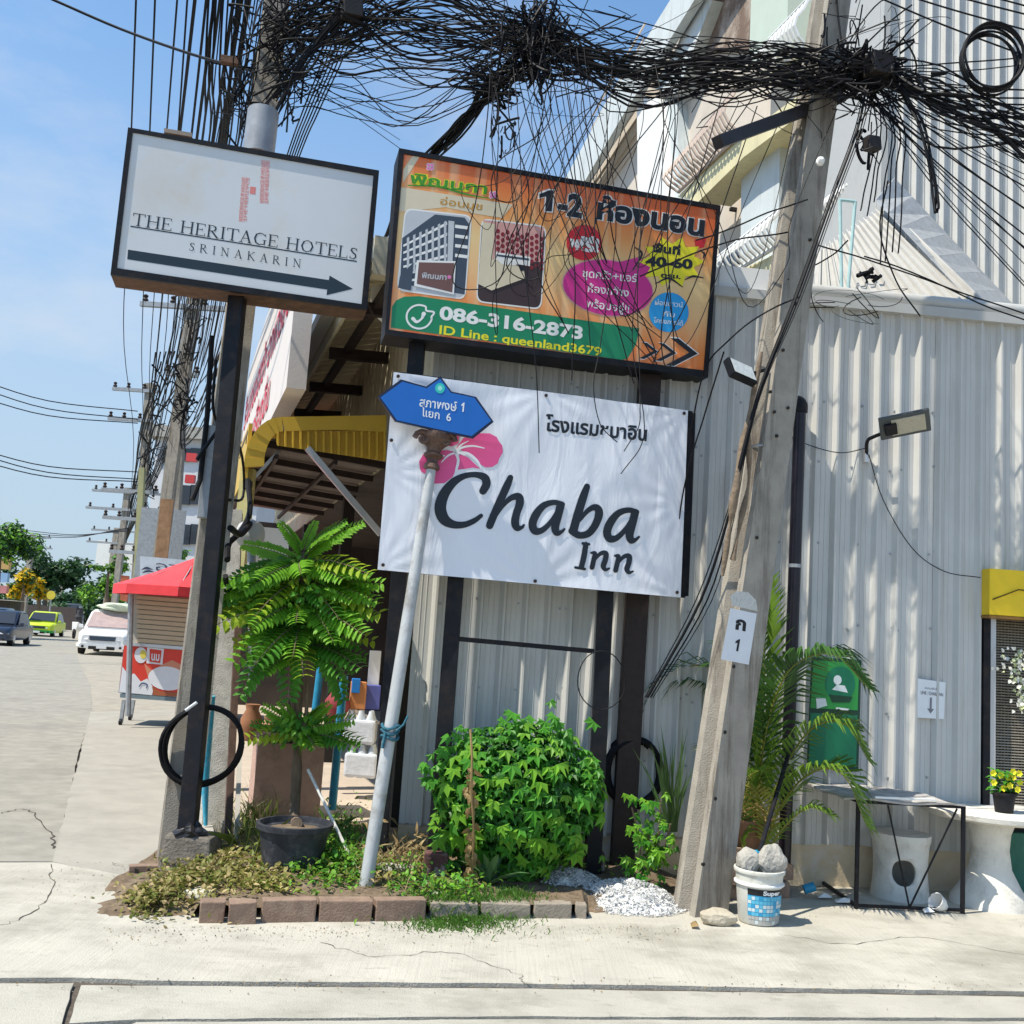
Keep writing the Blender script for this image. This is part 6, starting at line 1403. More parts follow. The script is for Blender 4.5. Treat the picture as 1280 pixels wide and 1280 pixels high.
ss = thing('shop_sign', S(d1, 1.0, z1), 'long white shop sign with red Thai lettering above the awning, seen nearly edge-on', 'sign')
d3 = min(max(d3, d1+3), d1+7); MB().box(S((d1+d3)/2, .92, (z1+z2)/2+.15), (d3-d1, .16, z2-z1+.3), SD).build('sign_box', mat('shop_sign_white', (.72, .66, .62), .5, .04, 4), ss)
mb = MB(); V, Fs = text_mesh('ร้านขายของชำ อาหารสด', .02); xm = max(v.x for v in V); hh_ = z2-z1
mb.add([S(d3-.2-(d3-d1-.6)*v.x/xm, 1.008, z1+hh_*.58+v.y*hh_*.42) for v in V], Fs)
V, Fs = text_mesh('น้ำแข็ง เครื่องดื่ม', .02); xm = max(v.x for v in V)
mb.add([S(d3-.3-(d3-d1-2.2)*v.x/xm, 1.009, z1+hh_*.16+v.y*hh_*.36) for v in V], Fs)
stuff(mb.build('lettering', flat('sign_red', (.62, .02, .05), .5), ss, fix=False))
# roof trusses beyond the sign
mb = MB(); mb.beam(PY(366, 425, 13), PY(420, 412, 13), .08, .08); mb.beam(PY(366, 470, 13), PY(415, 400, 13), .06, .06); mb.beam(PY(372, 432, 12.9), PY(402, 437, 12.9), .3, .10)
o = mb.build('roof_truss', M['trim']); tag(o, 'pale roof truss of a further shed seen between the shop sign and the eaves', 'roof frame'); stuff(o); o['kind'] = 'thing'
# goods
GP = PY(450, 930, 8.6)
ctr = thing('counter', PY(335, 1000, 8.0), 'pink rendered counter front behind the black pot', 'counter')
c1, c2 = G(300, 1048), G(386, 1046); hcn = PY(340, 928, (c1.y+c2.y)/2).z
MB().box((c1+c2)/2+Vector((.02, .12, hcn/2)), ((c2-c1).length, .16, hcn), (c2-c1)).build('panel', mat('pink_render', (.50, .33, .27), .85, .12, 5, .3, stain=(.2, .12, .1), stain_s=8, stain_a=.4), ctr)
MB().box((c1+c2)/2+Vector((.04, .3, hcn+.02)), ((c2-c1).length+.1, .55, .04), (c2-c1)).build('counter_top', M['dkbrown'], ctr)
def item(name, px, py0, py1, Y, w_, m, lb2, cat, depth=None, az=.2):
    a = PY(px, py1, Y); b = PY(px, py0, Y); h_ = b.z-a.z
    o = MB().box(a+Vector((0, 0, h_/2)), (w_, depth or w_, h_), Vector((1, az, 0))).build(name, m, bevel=.006); return tag(o, lb2, cat)
wp = flat('clear_water_wrap', (.62, .68, .76), .2)
for k, (px, y0, y1) in enumerate(((448, 888, 930), (450, 930, 972))):
    t_ = thing('water_pack', PY(px, y1, 8.7), ('upper', 'lower')[k]+' pack of shrink-wrapped water bottles by the shop front', 'water bottles')
    a = PY(px, y1, 8.7); hh3 = PY(px, y0, 8.7).z-a.z
    for i in range(3):
        for j in range(2):
            c_ = a+Vector((-.085+i*.085, j*.085, 0)); MB().lathe(c_, [(.036, 0), (.04, .02), (.037, hh3*.3), (.04, hh3*.5), (.038, hh3*.75), (.02, hh3*.92), (.016, hh3)], 10).build('bottle', wp, t_, smooth=True)
    MB().box(a+Vector((0, .04, hh3*.38)), (.27, .185, hh3*.7), Vector((1, .0, 0))).build('wrap', mat('wrap_film%d' % k, (.66, .70, .78), .15, .1, 12, .5, 20), t_, bevel=.02)
item('carton', 446, 852, 886, 8.8, .13, mat('orange_carton', (.55, .22, .08), .7), 'orange carton standing on the upper water pack', 'box')
item('carton', 463, 856, 886, 8.9, .14, mat('blue_orange_carton', (.10, .12, .40), .7), 'blue and orange carton beside the orange carton on the water pack', 'box')
item('tin', 444, 848, 866, 8.75, .07, flat('blue_tin', (.02, .2, .6)), 'small blue tin on top of the orange carton', 'tin')
item('display_board', 466, 813, 858, 9.0, .10, M['white'], 'tall white board standing behind the cartons', 'board', .02)
for k, (px, y0, y1, w_, c_, lb2) in enumerate(((312, 880, 926, .16, (.30, .13, .06), 'brown clay jar on the pink counter at its left end'), (335, 895, 926, .14, (.40, .22, .12), 'orange clay jar on the pink counter'), (420, 860, 900, .2, (.28, .04, .05), 'red sack in the dark shop behind the blue pole'))):
    a = PY(px, y1, 8.0+k*.35); h_ = PY(px, y0, 8.0+k*.35).z-a.z
    o = MB().lathe(a, [(w_*.3, 0), (w_*.5, h_*.35), (w_*.52, h_*.6), (w_*.3, h_*.85), (w_*.36, h_)], 18).build('clay_jar' if k < 2 else 'sack', mat('jar%d' % k, c_, .7), smooth=True); tag(o, lb2, 'jar' if k < 2 else 'sack')
for (x0, y0, x1, y1, Y, lb2) in ((430, 845, 415, 1012, 7.9, 'blue painted pole at the shop front behind the tree, the right one'), (403, 815, 392, 905, 8.8, 'blue painted pole further back in the shop, the left one')):
    o = MB().tube([PY(x1, y1, Y), PY(x0, y0, Y)], .032, 12).build('blue_post', M['bluepipe'], smooth=True); tag(o, lb2, 'pole')
o = MB().box(PY(338, 690, 8.9), (.30, .03, .42), Vector((1, .3, 0))).build('white_poster', M['white']); tag(o, 'blank white board hanging in the shade behind the tree top', 'board')
o = MB().lathe(PY(313, 668, 7.25), [(.01, -.08), (.09, -.06), (.11, 0), (.09, .06), (.01, .08)], 16, axis=(1, -.4, 0)).build('siren_horn', M['trim'], smooth=True); tag(o, 'grey round fitting on the pipe beside the awning post', 'fitting')
o = MB().tube([PY(316, 860, 7.25), PY(314, 670, 7.25)], .03, 10).build('grey_pipe', M['galv'], smooth=True); tag(o, 'grey vertical pipe below the round fitting', 'pipe')
mb = MB(); mb.tube(spline([PY(288, 660, 6.5), PY(300, 668, 6.8), PY(313, 655, 7.2)], 5), .022, 7); mb.tube(spline([PY(284, 700, 6.5), PY(286, 680, 6.7), PY(300, 665, 7.0), PY(312, 640, 7.2), PY(310, 600, 7.4)], 5), .02, 7)
mb.tube(spline([PY(282, 720, 6.5), PY(284, 730, 6.6), PY(296, 733, 6.9), PY(308, 726, 7.1)], 5), .018, 7); mb.tube(spline([PY(270, 450, 6.5), PY(268, 520, 6.5), PY(300, 560, 7), PY(304, 620, 7.2), PY(285, 625, 6.6)], 5), .01, 6)
stuff(mb.build('cable_bend', M['cable'])); bpy.data.objects['cable_bend']['kind'] = 'thing'; tag(bpy.data.objects['cable_bend'], 'thick black cables bending from the sign post to the round grey fitting', 'cables')

# ------------------------------------------------------------------ snack cart
YC = 14.6; ct_ = thing('food_cart', PY(215, 895, YC), 'snack cart with a roller shutter and a red milk-splash poster, under a red parasol', 'cart')
CP = Plane(PY(185, 850, YC), 4)
def cbox(name, pts, depth, m, off=0, bevel=0): mb = MB(); mb.prism([CP.on(x, y, off) for x, y in pts], CP.n*-depth); return mb.build(name, m, ct_, bevel=bevel)
cbox('counter_body', [(155, 806), (283, 816), (279, 876), (148, 866)], .8, M['galv'])
po = MB(); ppoly(po, CP, [(155, 807), (282, 817), (278, 875), (149, 865)], .006, 0)
ppoly(po, CP, [(153, 833), (160, 843), (168, 842), (176, 852), (184, 848), (192, 860), (190, 869), (149, 865)], .010, 1)
ppoly(po, CP, circ(209, 848, 24, 15, 22, .1), .010, 1); ppoly(po, CP, [(190, 858), (200, 864), (225, 866), (240, 858), (238, 872), (192, 869)], .014, 2)
ppoly(po, CP, [(180, 829), (190, 838), (200, 832), (215, 825), (235, 835), (230, 845), (200, 842), (186, 850)], .008, 3)
ppoly(po, CP, circ(176, 819, 8, 10, 16), .012, 1); ppoly(po, CP, circ(179, 818, 4, 5.5, 12), .016, 4); ppoly(po, CP, [(184, 809), (205, 811), (203, 831), (183, 829)], .012, 1); ppoly(po, CP, [(187, 811), (202, 813), (200, 829), (187, 827)], .016, 0)
text_on(po, CP, 'นม', (189, 825), (199, 826), (189.5, 815), .02, bold=.03, mi=1)
stroke(po, CP, [(174, 858, .7), (178, 854, .9), (184, 856, .7), (183, 860, .7)], .016, mi=5)
po.split([flat('poster_red', (.66, .05, .03)), flat('milk_white', (.72, .74, .78)), flat('poster_brown', (.36, .10, .04)), flat('poster_orange', (.6, .25, .15)), flat('poster_yellow', (.7, .6, .1)), flat('poster_navy', (.05, .08, .2))], ct_)
cbox('upper_case', [(167, 742), (276, 750), (274, 812), (163, 804)], .7, mat('case_frame', (.42, .40, .34), .6))
for k in range(10):
    y0 = 744+k*6.0; cbox('shutter_slat', [(171, y0), (273, y0+8), (272.7, y0+12.8), (170.6, y0+4.8)], .03, M_sh if k else (M_sh := mat('beige_shutter', (.50, .42, .29), .55, .06, 8)), .03)
cbox('sill', [(162, 803), (276, 812), (276, 816), (162, 807)], .75, M['foil'], .04)
cbox('under_frame', [(150, 867), (278, 876), (278, 881), (150, 872)], .8, mat('grey_blue_frame', (.16, .22, .25), .6), .02)
for x, y, d_ in ((152, 896, 0), (272, 906, 0), (164, 890, .75), (268, 898, .75)):
    a = CP.on(x, y, -d_); a.z = 0; b = CP.on(x+3, 875, -d_); MB().beam(a+Vector((0, 0, .03)), b, .045, .045).build('leg', M['galv'], ct_); MB().lathe(a+Vector((.0, -.02, .045)), [(.045, -.015), (.045, .015)], 12, axis=(1, 0, 0)).build('caster', M['black'], ct_)
um = thing('red_parasol', PY(236, 740, YC-.1), 'red canvas parasol spread over the snack cart', 'parasol')
ua = PY(245, 697, YC+.1); ur = .96; uz = PY(232, 736, YC).z
for k in range(8):
    a0, a1 = R(45*k+10), R(45*k+55); pa, pb_ = Vector((math.cos(a0)*ur*1.05, math.sin(a0)*ur, 0)), Vector((math.cos(a1)*ur*1.05, math.sin(a1)*ur, 0)); c_ = Vector((ua.x-.08, ua.y, uz)); mb = MB()
    i1, i2 = c_+pa*.5+Vector((0, 0, (ua.z-uz)*.42)), c_+pb_*.5+Vector((0, 0, (ua.z-uz)*.42)); r1, r2 = c_+pa, c_+pb_
    mb.add([ua, i1, i2, r1, r2, r1+Vector((0, 0, -.13)), r2+Vector((0, 0, -.13))], [(0, 1, 2), (1, 3, 4, 2), (3, 5, 6, 4)]); mb.build('panel', M['red'], um, fix=False)
    MB().beam(ua-Vector((0, 0, .03)), r1-Vector((0, 0, .03)), .012, .012).build('rib', M['galv'], um)
MB().tube([Vector((ua.x, ua.y+.1, 0)), ua], .02, 8).build('pole', M['galv'], um)
o = MB().tube([PY(160, 895, 14.3), PY(164, 742, 14.3)], .04, 8).build('cart_post', M['galv'], smooth=True); tag(o, 'grey steel post at the left end of the snack cart', 'post')
sg = thing('street_banner', PY(205, 715, 20), 'pale signboard with a leaf swirl and reversed lettering behind the red parasol', 'sign')
GP_ = Plane(PY(205, 708, 20), 5); mb = MB(); mb.prism([GP_.on(*p) for p in [(175, 695), (244, 701), (243, 727), (175, 722)]], GP_.n*-.06); mb.build('board', mat('pale_blue_board', (.55, .6, .66), .5), sg)
mb = MB(); text_on(mb, GP_, 'BTG', (195, 713), (236, 717), (195, 703.5), .01, flip=True); stroke(mb, GP_, [(177, 712, .3), (183, 710, 1.5), (191, 712, .3)], .01); stroke(mb, GP_, [(178, 716, .3), (185, 714, 1.2), (192, 715, .3)], .012); mb.split([flat('sign_navy', (.04, .05, .1))], sg)
for x in (177, 240): MB().beam(GP_.on(x, 722, -.03)*1.0, Vector((GP_.on(x, 722).x, GP_.on(x, 722).y, 0)), .06, .06).build('post', M['galv'], sg)
o = MB().prism([PY(151, 719, 22), PY(161, 720, 22), PY(159, 752, 22), PY(150, 750, 22)], (0, .05, 0)).build('shop_poster', mat('striped_poster', (.45, .12, .06), .5, .8, 2.5, 0)); tag(o, 'small framed red and grey poster left of the red parasol tip', 'poster')

# ------------------------------------------------------------------ poles down the road
M['palegreen'] = mat('faded_yellow_green', (.34, .34, .18), .8, .15, 2)
def street_pole(bx, by, tx, ty, Y, w_, label, arms=(), m='conc', lean=0):
    b = PY(bx, by, Y); b.z = 0; t = PY(tx, ty, Y); t_ = thing('utility_pole', b, label, 'utility pole')
    mb = MB(); mb.beam(b, t, w_, w_); mb.build('shaft', M[m], t_)
    for (f, l_, dx) in arms:
        c_ = b.lerp(t, f); MB().beam(c_+Vector((-l_*(.5+dx), -.15, 0)), c_+Vector((l_*(.5-dx), -.15, 0)), .12, .12).build('crossarm', M['galv'], t_)
        for k in (-.45, -.15, .2, .45): MB().lathe(c_+Vector((l_*(k-dx), -.15, .06)), [(.05, 0), (.08, .05), (.04, .1), (.07, .16), (.02, .2)], 8).build('insulator', M['dkbrown'], t_)
    return b, t
P2 = street_pole(180, 850, 247, 340, 25, .28, 'dark utility pole with a long crossarm behind the hotel sign post', ((.905, 2.3, .05),))
P3 = street_pole(163, 830, 188, 480, 36, .28, 'utility pole with short side arms, second behind the hotel sign', ((.97, 1.6, .3), (.86, 1.6, .35), (.6, 2.0, .2), (.5, 1.6, .3), (.38, 1.2, .3)))
P4 = street_pole(166, 830, 178, 585, 33, .18, 'yellow-banded slim pole beside the second utility pole', ((.35, 1.3, -.3),), 'palegreen')
for (bx, by, tx, ty, Y, lb2) in ((138, 800, 160, 610, 48, 'distant pole just left of the banded slim pole'), (128, 790, 147, 660, 66, 'more distant pole left of the banded slim pole'), (205, 852, 232, 430, 28, 'slim grey pole between the hotel sign post and the dark pole'), (27, 790, 41, 668, 85, 'thin far pole with double arms among the trees across the road'), (46, 786, 52, 700, 110, 'thin far pole behind the taxi'), (60, 782, 64, 712, 130, 'thinnest far pole near the dark trees'), (75, 780, 78, 722, 150, 'faint far pole at the road bend'), (96, 780, 97, 698, 150, 'faint far mast above the dark trees')):
    street_pole(bx, by, tx, ty, Y, .35 if Y > 50 else .26, lb2, ((.97, 3.2, 0), (.86, 3.6, 0)) if Y > 45 else ((.9, .9, 0),))
o = MB().box(PY(200, 685, 26), (1.1, .1, 2.0), Vector((1, .1, 0))).build('back_board', M['galv']); tag(o, 'blank grey steel board fixed between the two distant poles', 'board')
o = MB().box(PY(205, 665, 24.6), (.3, .06, 1.6), Vector((1, .1, 0))).build('rusty_board', mat('rust_streak', (.30, .17, .09), .8, .4, 4, .2)); tag(o, 'narrow rusty panel on the dark utility pole', 'panel')
o = MB().box(PY(145, 695, 70), (2.2*1.2, .2, 2.0), Vector((1, 0, 0))).build('far_billboard', M['white']); tag(o, 'blank white billboard far down the road above the small tree', 'billboard')
MB().beam(Vector((PY(145, 700, 70).x, 70, 0)), PY(145, 700, 70), .3, .3).build('post', M['galv'], o) if False else None
# white building with window bands
wb = thing('white_building', PY(240, 700, 60), 'white multi-storey building with dark window bands behind the distant poles', 'building')
a = PY(197, 545, 60); b = PY(330, 545, 60)
MB().box(Vector(((a.x+b.x)/2, 63, a.z/2)), (b.x-a.x, 6, a.z), Vector((1, 0, 0))).build('wall', mat('building_white', (.68, .68, .69), .8, .06, .4, .05, 8, stain=(.4, .4, .4), stain_s=.7, stain_a=.4), wb)
MB().box(Vector(((a.x+b.x)/2, 63, a.z+.25)), (b.x-a.x+1, 7, .7), Vector((1, 0, 0))).build('roof', M['conc2'], wb)
for (y0, y1) in ((560, 576), (606, 630), (655, 680), (712, 735)):
    for k in range(7):
        x0 = 205+k*17; p = PY(x0, y0, 59.9); q = PY(x0+15.3, y1+1, 59.9)
        MB().box((p+q)/2, (abs(q.x-p.x), .14, abs(p.z-q.z)), Vector((1, 0, 0))).build('window', M['glassdark'], wb)
o = MB().box(PY(240, 572, 50), (.5, .3, .4), Vector((1, 0, 0))).build('red_sign', flat('red_panel', (.6, .06, .06))); tag(o, 'small red panel high on the white building, the upper one', 'sign'); o2 = MB().box(PY(238, 599, 50), (.45, .3, .4), Vector((1, 0, 0))).build('red_sign', flat('red_panel2', (.55, .05, .05))); tag(o2, 'small red panel on the white building just above its windows', 'sign')

# ------------------------------------------------------------------ trees
TL = {}
def crown(name, c, rx, ry, rz, n, ls_, mats, parent=None, seed=1, clumps=9):
    r_ = random.Random(seed); mb = MB(); cl = []
    for k in range(clumps):
        v = Vector((r_.gauss(0, .5), r_.gauss(0, .5), r_.gauss(0, .45))); cl.append((Vector((v.x*rx, v.y*ry, v.z*rz)), r_.uniform(.35, .6)))
    for k in range(n):
        o_, s_ = cl[r_.randrange(clumps)]; v = Vector((r_.gauss(0, 1), r_.gauss(0, 1), r_.gauss(0, 1))).normalized()*r_.random()**.4
        p = Vector(c)+o_+Vector((v.x*rx*s_, v.y*ry*s_, v.z*rz*s_)); d = Vector((r_.uniform(-1, 1), r_.uniform(-1, 1), r_.uniform(-1, .4))); nrm = (v+Vector((0, 0, .7))).normalized()
        m4 = frame(p, d, nrm); L_ = ls_*r_.uniform(.6, 1.4); mb.add([m4 @ Vector(q) for q in ((0, 0, 0), (L_*.5, L_*.32, 0), (L_, 0, -.1*L_), (L_*.5, -L_*.32, 0))], [(0, 1, 2, 3)], r_.randrange(len(mats)))
    return mb.build(name, mats, parent, fix=False)
def far_tree(px, py, Y, rw, rh, n, mats, label, seed, ls_=None, trunk=True):
    c_ = PY(px, py, Y); sx_ = Y/F; t_ = thing('tree', (c_.x, c_.y, 0), label, 'tree')
    crown('crown', c_, rw*sx_, rw*sx_, rh*sx_, n, ls_ or 6*sx_, mats, t_, seed)
    MB().tube([Vector((c_.x, c_.y, -.2)), Vector((c_.x+.1, c_.y, c_.z*.5)), c_], [.03*Y/10*.9, .02*Y/10, .008*Y/10], 7).build('trunk', M['bark'], t_)
LG = leafmat('far_leaf', (.05, .13, .035)); LD = leafmat('far_leaf_dark', (.03, .075, .03)); LY = leafmat('yellow_blossom', (.62, .42, .01), .2); LB = leafmat('fresh_leaf', (.14, .30, .03))
far_tree(2, 680, 55, 38, 42, 3200, [LG, M['leaf1'], LD], 'big green tree at the left edge of the photo across the road', 1)
far_tree(60, 712, 95, 28, 24, 2200, [LG, LD], 'green tree rising behind the yellow blossom', 2)
far_tree(30, 725, 80, 14, 16, 1000, [LY, LY, LG], 'tree full of yellow blossom behind the taxi', 3)
far_tree(50, 735, 84, 10, 13, 500, [LY, LY, LG], 'smaller yellow blossom tree near the round road sign', 4)
far_tree(92, 738, 140, 34, 24, 2600, [LD, LD, LG], 'dark tree mass where the road bends', 5)
far_tree(112, 755, 120, 24, 20, 1500, [LD, LG], 'dark lower tree behind the white pickup', 6)
far_tree(138, 735, 60, 22, 22, 1700, [LB, LG, M['leaf1']], 'fresh green tree beside the white pickup', 7)
far_tree(136, 706, 58, 22, 7, 500, [LG, LB], 'flat-topped small tree below the blank billboard', 8)
far_tree(222, 690, 45, 16, 8, 400, [LG, LB], 'small tree showing above the pale signboard', 9)
far_tree(180, 765, 90, 60, 30, 1500, [LD, LG], 'dark trees far behind the snack cart', 10)
far_tree(22, 748, 105, 42, 16, 1400, [LD, LG], 'low green trees behind the stalls at the left edge', 11)
far_tree(84, 752, 135, 30, 13, 1100, [LD, LG], 'hazy low tree between the yellow blossom and the dark bend', 12)
# stalls and low roofs across the road
for k, (x0, x1, y0, y1, Y, c_, lb2) in enumerate(((-30, 12, 696, 712, 62, (.5, .32, .12), 'orange shop fascia at the left edge across the road'), (-30, 10, 714, 728, 62, (.25, .4, .6), 'blue shop board under the orange fascia'), (-30, 9, 730, 742, 62, (.5, .2, .2), 'reddish shop board at the left edge'), (-40, 28, 747, 752, 66, (.55, .52, .5), 'long pale awning roof behind the dark car'), (26, 60, 742, 750, 88, (.12, .08, .07), 'dark stall roof behind the taxi'))):
    a, b = PY(x0, y0, Y), PY(x1, y1, Y); o = MB().box((a+b)/2, (b.x-a.x, 1.5 if k > 2 else .3, a.z-b.z), Vector((1, 0, 0))).build('stall_board' if k < 3 else 'stall_roof', mat('stall%d' % k, c_, .7, .15, 1)); tag(o, lb2, 'board' if k < 3 else 'roof')
o = MB().box(Vector((PY(-20, 750, 66).x, 66.5, 1.1)), (3.6, 1.5, 2.0), Vector((1, 0, 0))).build('stall_wall', mat('stall_dark', (.06, .05, .045), .9)); tag(o, 'dark shopfront wall under the pale awning across the road', 'wall')
o = MB().box(Vector((PY(45, 760, 92).x, 93, 1.0)), (7, 1.5, 2.0), Vector((1, 0, 0))).build('stall_wall', mat('stall_dark2', (.08, .065, .06), .9)); tag(o, 'dark shack wall behind the taxi', 'wall')
o = MB().box(Vector((PY(115, 765, 150).x, 170, .9)), (60, 2, 1.8), Vector((1, 0, 0))).build('far_wall', mat('far_wall_m', (.2, .19, .17), .9)); tag(o, 'low far wall closing the road at its bend', 'wall')
rs = thing('road_sign', PY(64, 744, 75), 'round yellow road sign on a thin post near the far dark truck', 'road sign')
c_ = PY(64, 744, 75); MB().lathe(c_, [(.32, 0), (.32, .05)], 18, axis=(0, -1, 0)).build('disc', mat('sign_yellow', (.6, .5, .05), .5), rs); MB().tube([Vector((c_.x, 75.1, 0)), c_+Vector((0, .05, 0))], .05, 6).build('post', M['galv'], rs)

# ------------------------------------------------------------------ vehicles (front towards us)
def car(px, py, Y, W_, Hh, Ln, paint, lower, label, cat, pickup=False, yaw=0, name='parked_car', sx=None):
    o_ = PY(px, py, Y); o_.z = 0; t_ = thing(name, o_, label, cat); cy, sy = math.cos(yaw), math.sin(yaw)
    def P(x, y, z): return o_+Vector((x*cy-y*sy, x*sy+y*cy, z))
    w2 = W_/2; belt = Hh*.56; hood = Hh*.54
    def loft(rows, mb, mi=0):     # rows: (y, [(x,z)...] right half from bottom to top)
        n = len(rows[0][1]); base = len(mb.v)
        for y, pr_ in rows:
            for x, z in pr_: mb.v.append(tuple(P(x, y, z)))
            for x, z in pr_[::-1]: mb.v.append(tuple(P(-x, y, z)))
        k = 2*n
        for i in range(len(rows)-1):
            for j in range(k): j2 = (j+1) % k; mb.f.append((base+i*k+j, base+i*k+j2, base+(i+1)*k+j2, base+(i+1)*k+j)); mb.m.append(mi)
        mb.f.append(tuple(range(base, base+k))[::-1]); mb.m.append(mi); e_ = base+(len(rows)-1)*k; mb.f.append(tuple(range(e_, e_+k))); mb.m.append(mi)
    gc = Hh*.15; fr_ = lambda w_, zt_, zs: [(w_*.92, gc), (w_, gc+.15), (w_, zs), (w_*.9, zt_)]
    body = MB(); loft([(.0, fr_(w2*.80, hood*.80, hood*.72)), (.12, fr_(w2*.93, hood*.90, hood*.78)), (.5, fr_(w2, hood*.98, hood*.86)), (1.15, fr_(w2, hood*1.05, belt*.93)), (Ln*.55, fr_(w2, belt*1.04, belt*.95)), (Ln-.4, fr_(w2, belt*1.04, belt*.95)), (Ln, fr_(w2*.92, belt*.95, belt*.85))], body)
    body.build('body', [paint], t_, smooth=True)
    lo = MB(); loft([(-.03, [(w2*.80, gc*.95), (w2*.86, gc+.03), (w2*.86, hood*.42), (w2*.8, hood*.46)]), (.16, [(w2*.95, gc*.95), (w2*1.01, gc+.03), (w2*1.01, hood*.42), (w2*.95, hood*.46)]), (.55, [(w2*.95, gc*.95), (w2*1.005, gc+.03), (w2*1.005, hood*.42), (w2*.95, hood*.46)])], lo); lo.build('bumper', lower, t_, smooth=True)
    ce = Ln*.62 if pickup else Ln*.86; cab = MB(); c3 = lambda w_, z0, z1: [(w_, z0), (w_*.985, z0+.02), (w_*.86, z1-.06), (w_*.78, z1)]
    def crow(y, ztop): return (y, c3(w2*.95, belt, ztop))
    loft([crow(1.1, belt+.05), crow(1.75, Hh*.965), crow(2.2, Hh), crow(ce-.7, Hh*.99), crow(ce, belt+.08 if not pickup else Hh*.9)], cab); cab.build('cabin', [paint], t_, smooth=True)
    gl_ = M['glassdark']
    ws = MB(); ws.hexa([P(-w2*.84, 1.10, belt+.07), P(w2*.84, 1.10, belt+.07), P(w2*.72, 1.70, Hh*.93), P(-w2*.72, 1.70, Hh*.93), P(-w2*.84, 1.07, belt+.10), P(w2*.84, 1.07, belt+.10), P(w2*.72, 1.67, Hh*.95), P(-w2*.72, 1.67, Hh*.95)]); ws.build('windscreen', mat('pinkish_screen', (.42, .32, .3), .2) if pickup else gl_, t_)
    for s_ in (-1, 1):
        m_ = MB(); m_.prism([P(s_*w2*.955, 1.35, belt+.06), P(s_*w2*.955, ce-.35, belt+.06), P(s_*w2*.86, ce-.75, Hh*.92), P(s_*w2*.86, 1.9, Hh*.92)], (P(s_*.02, 0, 0)-P(0, 0, 0))); m_.build('side_window', gl_, t_)
        m_ = MB(); m_.hexa([P(s_*w2*.55, -.02, hood*.60), P(s_*w2*.90, .10, hood*.60), P(s_*w2*.93, .25, hood*.78), P(s_*w2*.58, .10, hood*.76), P(s_*w2*.55, -.05, hood*.62), P(s_*w2*.90, .06, hood*.62), P(s_*w2*.93, .20, hood*.80), P(s_*w2*.58, .05, hood*.78)]); m_.build('headlight', flat('headlight_glass', (.6, .62, .65), .1, .8) if 'headlight_glass' not in bpy.data.materials else bpy.data.materials['headlight_glass'], t_)
        MB().box(P(s_*(w2+.1), 1.35, belt+.08), (.16, .08, .13), (cy, sy, 0)).build('wing_mirror', paint, t_, bevel=.02)
        MB().lathe(P(s_*w2*.72, -.05, hood*.33), [(.05, 0), (.05, .03)], 12, axis=(sy, -cy, 0)).build('fog_lamp', M['dark'], t_)
        for y in (.75, Ln-.85):
            wh = MB().lathe(P(s_*(w2-.12), y, Hh*.2), [(Hh*.2, -.10), (Hh*.2, .10), (Hh*.12, .11)], 20, axis=(s_*cy, s_*sy, 0)).build('wheel', M['dark'], t_); MB().lathe(P(s_*(w2-.0), y, Hh*.2), [(Hh*.12, 0), (Hh*.1, .012), (.03, .02)], 14, axis=(s_*cy, s_*sy, 0)).build('rim', M['foil'], wh)
    MB().hexa([P(-w2*.48, -.03, hood*.58), P(w2*.48, -.03, hood*.58), P(w2*.48, .05, hood*.58), P(-w2*.48, .05, hood*.58), P(-w2*.52, .0, hood*.76), P(w2*.52, .0, hood*.76), P(w2*.52, .08, hood*.76), P(-w2*.52, .08, hood*.76)]).build('grille', M['glassdark'], t_)
    MB().box(P(0, -.02, hood*.29), (W_*.5, .06, hood*.13), (cy, sy, 0)).build('air_intake', M['dark'], t_)
    MB().box(P(0, -.07, hood*.33), (.36, .02, .12), (cy, sy, 0)).build('number_plate', M['white'], t_)
    return t_, P
yw = math.atan2(-RD.x, RD.y)*.6
wpaint = flat('car_white', (.78, .77, .75), .3, .6); npaint = flat('car_navy', (.02, .03, .06), .2, .7)
pk, PP = car(126, 817, 39, 1.86, 1.72, 5.2, wpaint, wpaint, 'white pickup truck parked on the sandy shoulder, facing us', 'pickup truck', True, yw)
cvr = rock('roof_load', PP(.15, 2.0, 1.85), (.78, .6, .17), mat('pale_green_cover', (.5, .56, .42), .7, .15, 6), 'pale green covered bundle tied on the roof of the white pickup', 33, 0, 'bundle')
car(-18, 803, 42, 1.78, 1.45, 4.5, npaint, npaint, 'dark navy car coming towards us at the left edge', 'car', False, yw, 'moving_car')
car(46, 788, 62, 1.75, 1.5, 4.4, flat('taxi_yellow', (.52, .66, .03), .35), flat('taxi_green', (.02, .30, .06), .35), 'yellow and green taxi behind the dark navy car', 'taxi', False, yw, 'taxi')
car(80, 777, 105, 2.1, 2.5, 5.5, flat('truck_dark', (.04, .045, .06), .4), flat('truck_grey', (.2, .2, .22), .4), 'dark tall truck far down the road behind the taxi', 'truck', False, yw, 'truck')
car(-24, 797, 52, 1.75, 1.55, 4.5, flat('car_grey', (.35, .38, .42), .3), flat('car_grey2', (.3, .32, .35), .4), 'grey car half hidden behind the dark navy car', 'car', False, yw, 'moving_car')
mt = thing('motorbike', PY(94, 780, 62), 'small white-fronted motorbike with a rider beside the white pickup', 'motorbike'); mo = PY(94, 780, 62); mo.z = 0
MB().lathe(mo+Vector((0, 0, .3)), [(.3, -.05), (.3, .05)], 16, axis=(1, .2, 0)).build('wheel', M['dark'], mt)
MB().hexa([mo+Vector(v) for v in ((-.12, -.1, .5), (.12, -.1, .5), (.12, .9, .45), (-.12, .9, .45), (-.2, 0, 1.0), (.2, 0, 1.0), (.15, 1, .8), (-.15, 1, .8))]).build('fairing', wpaint, mt, bevel=.03)
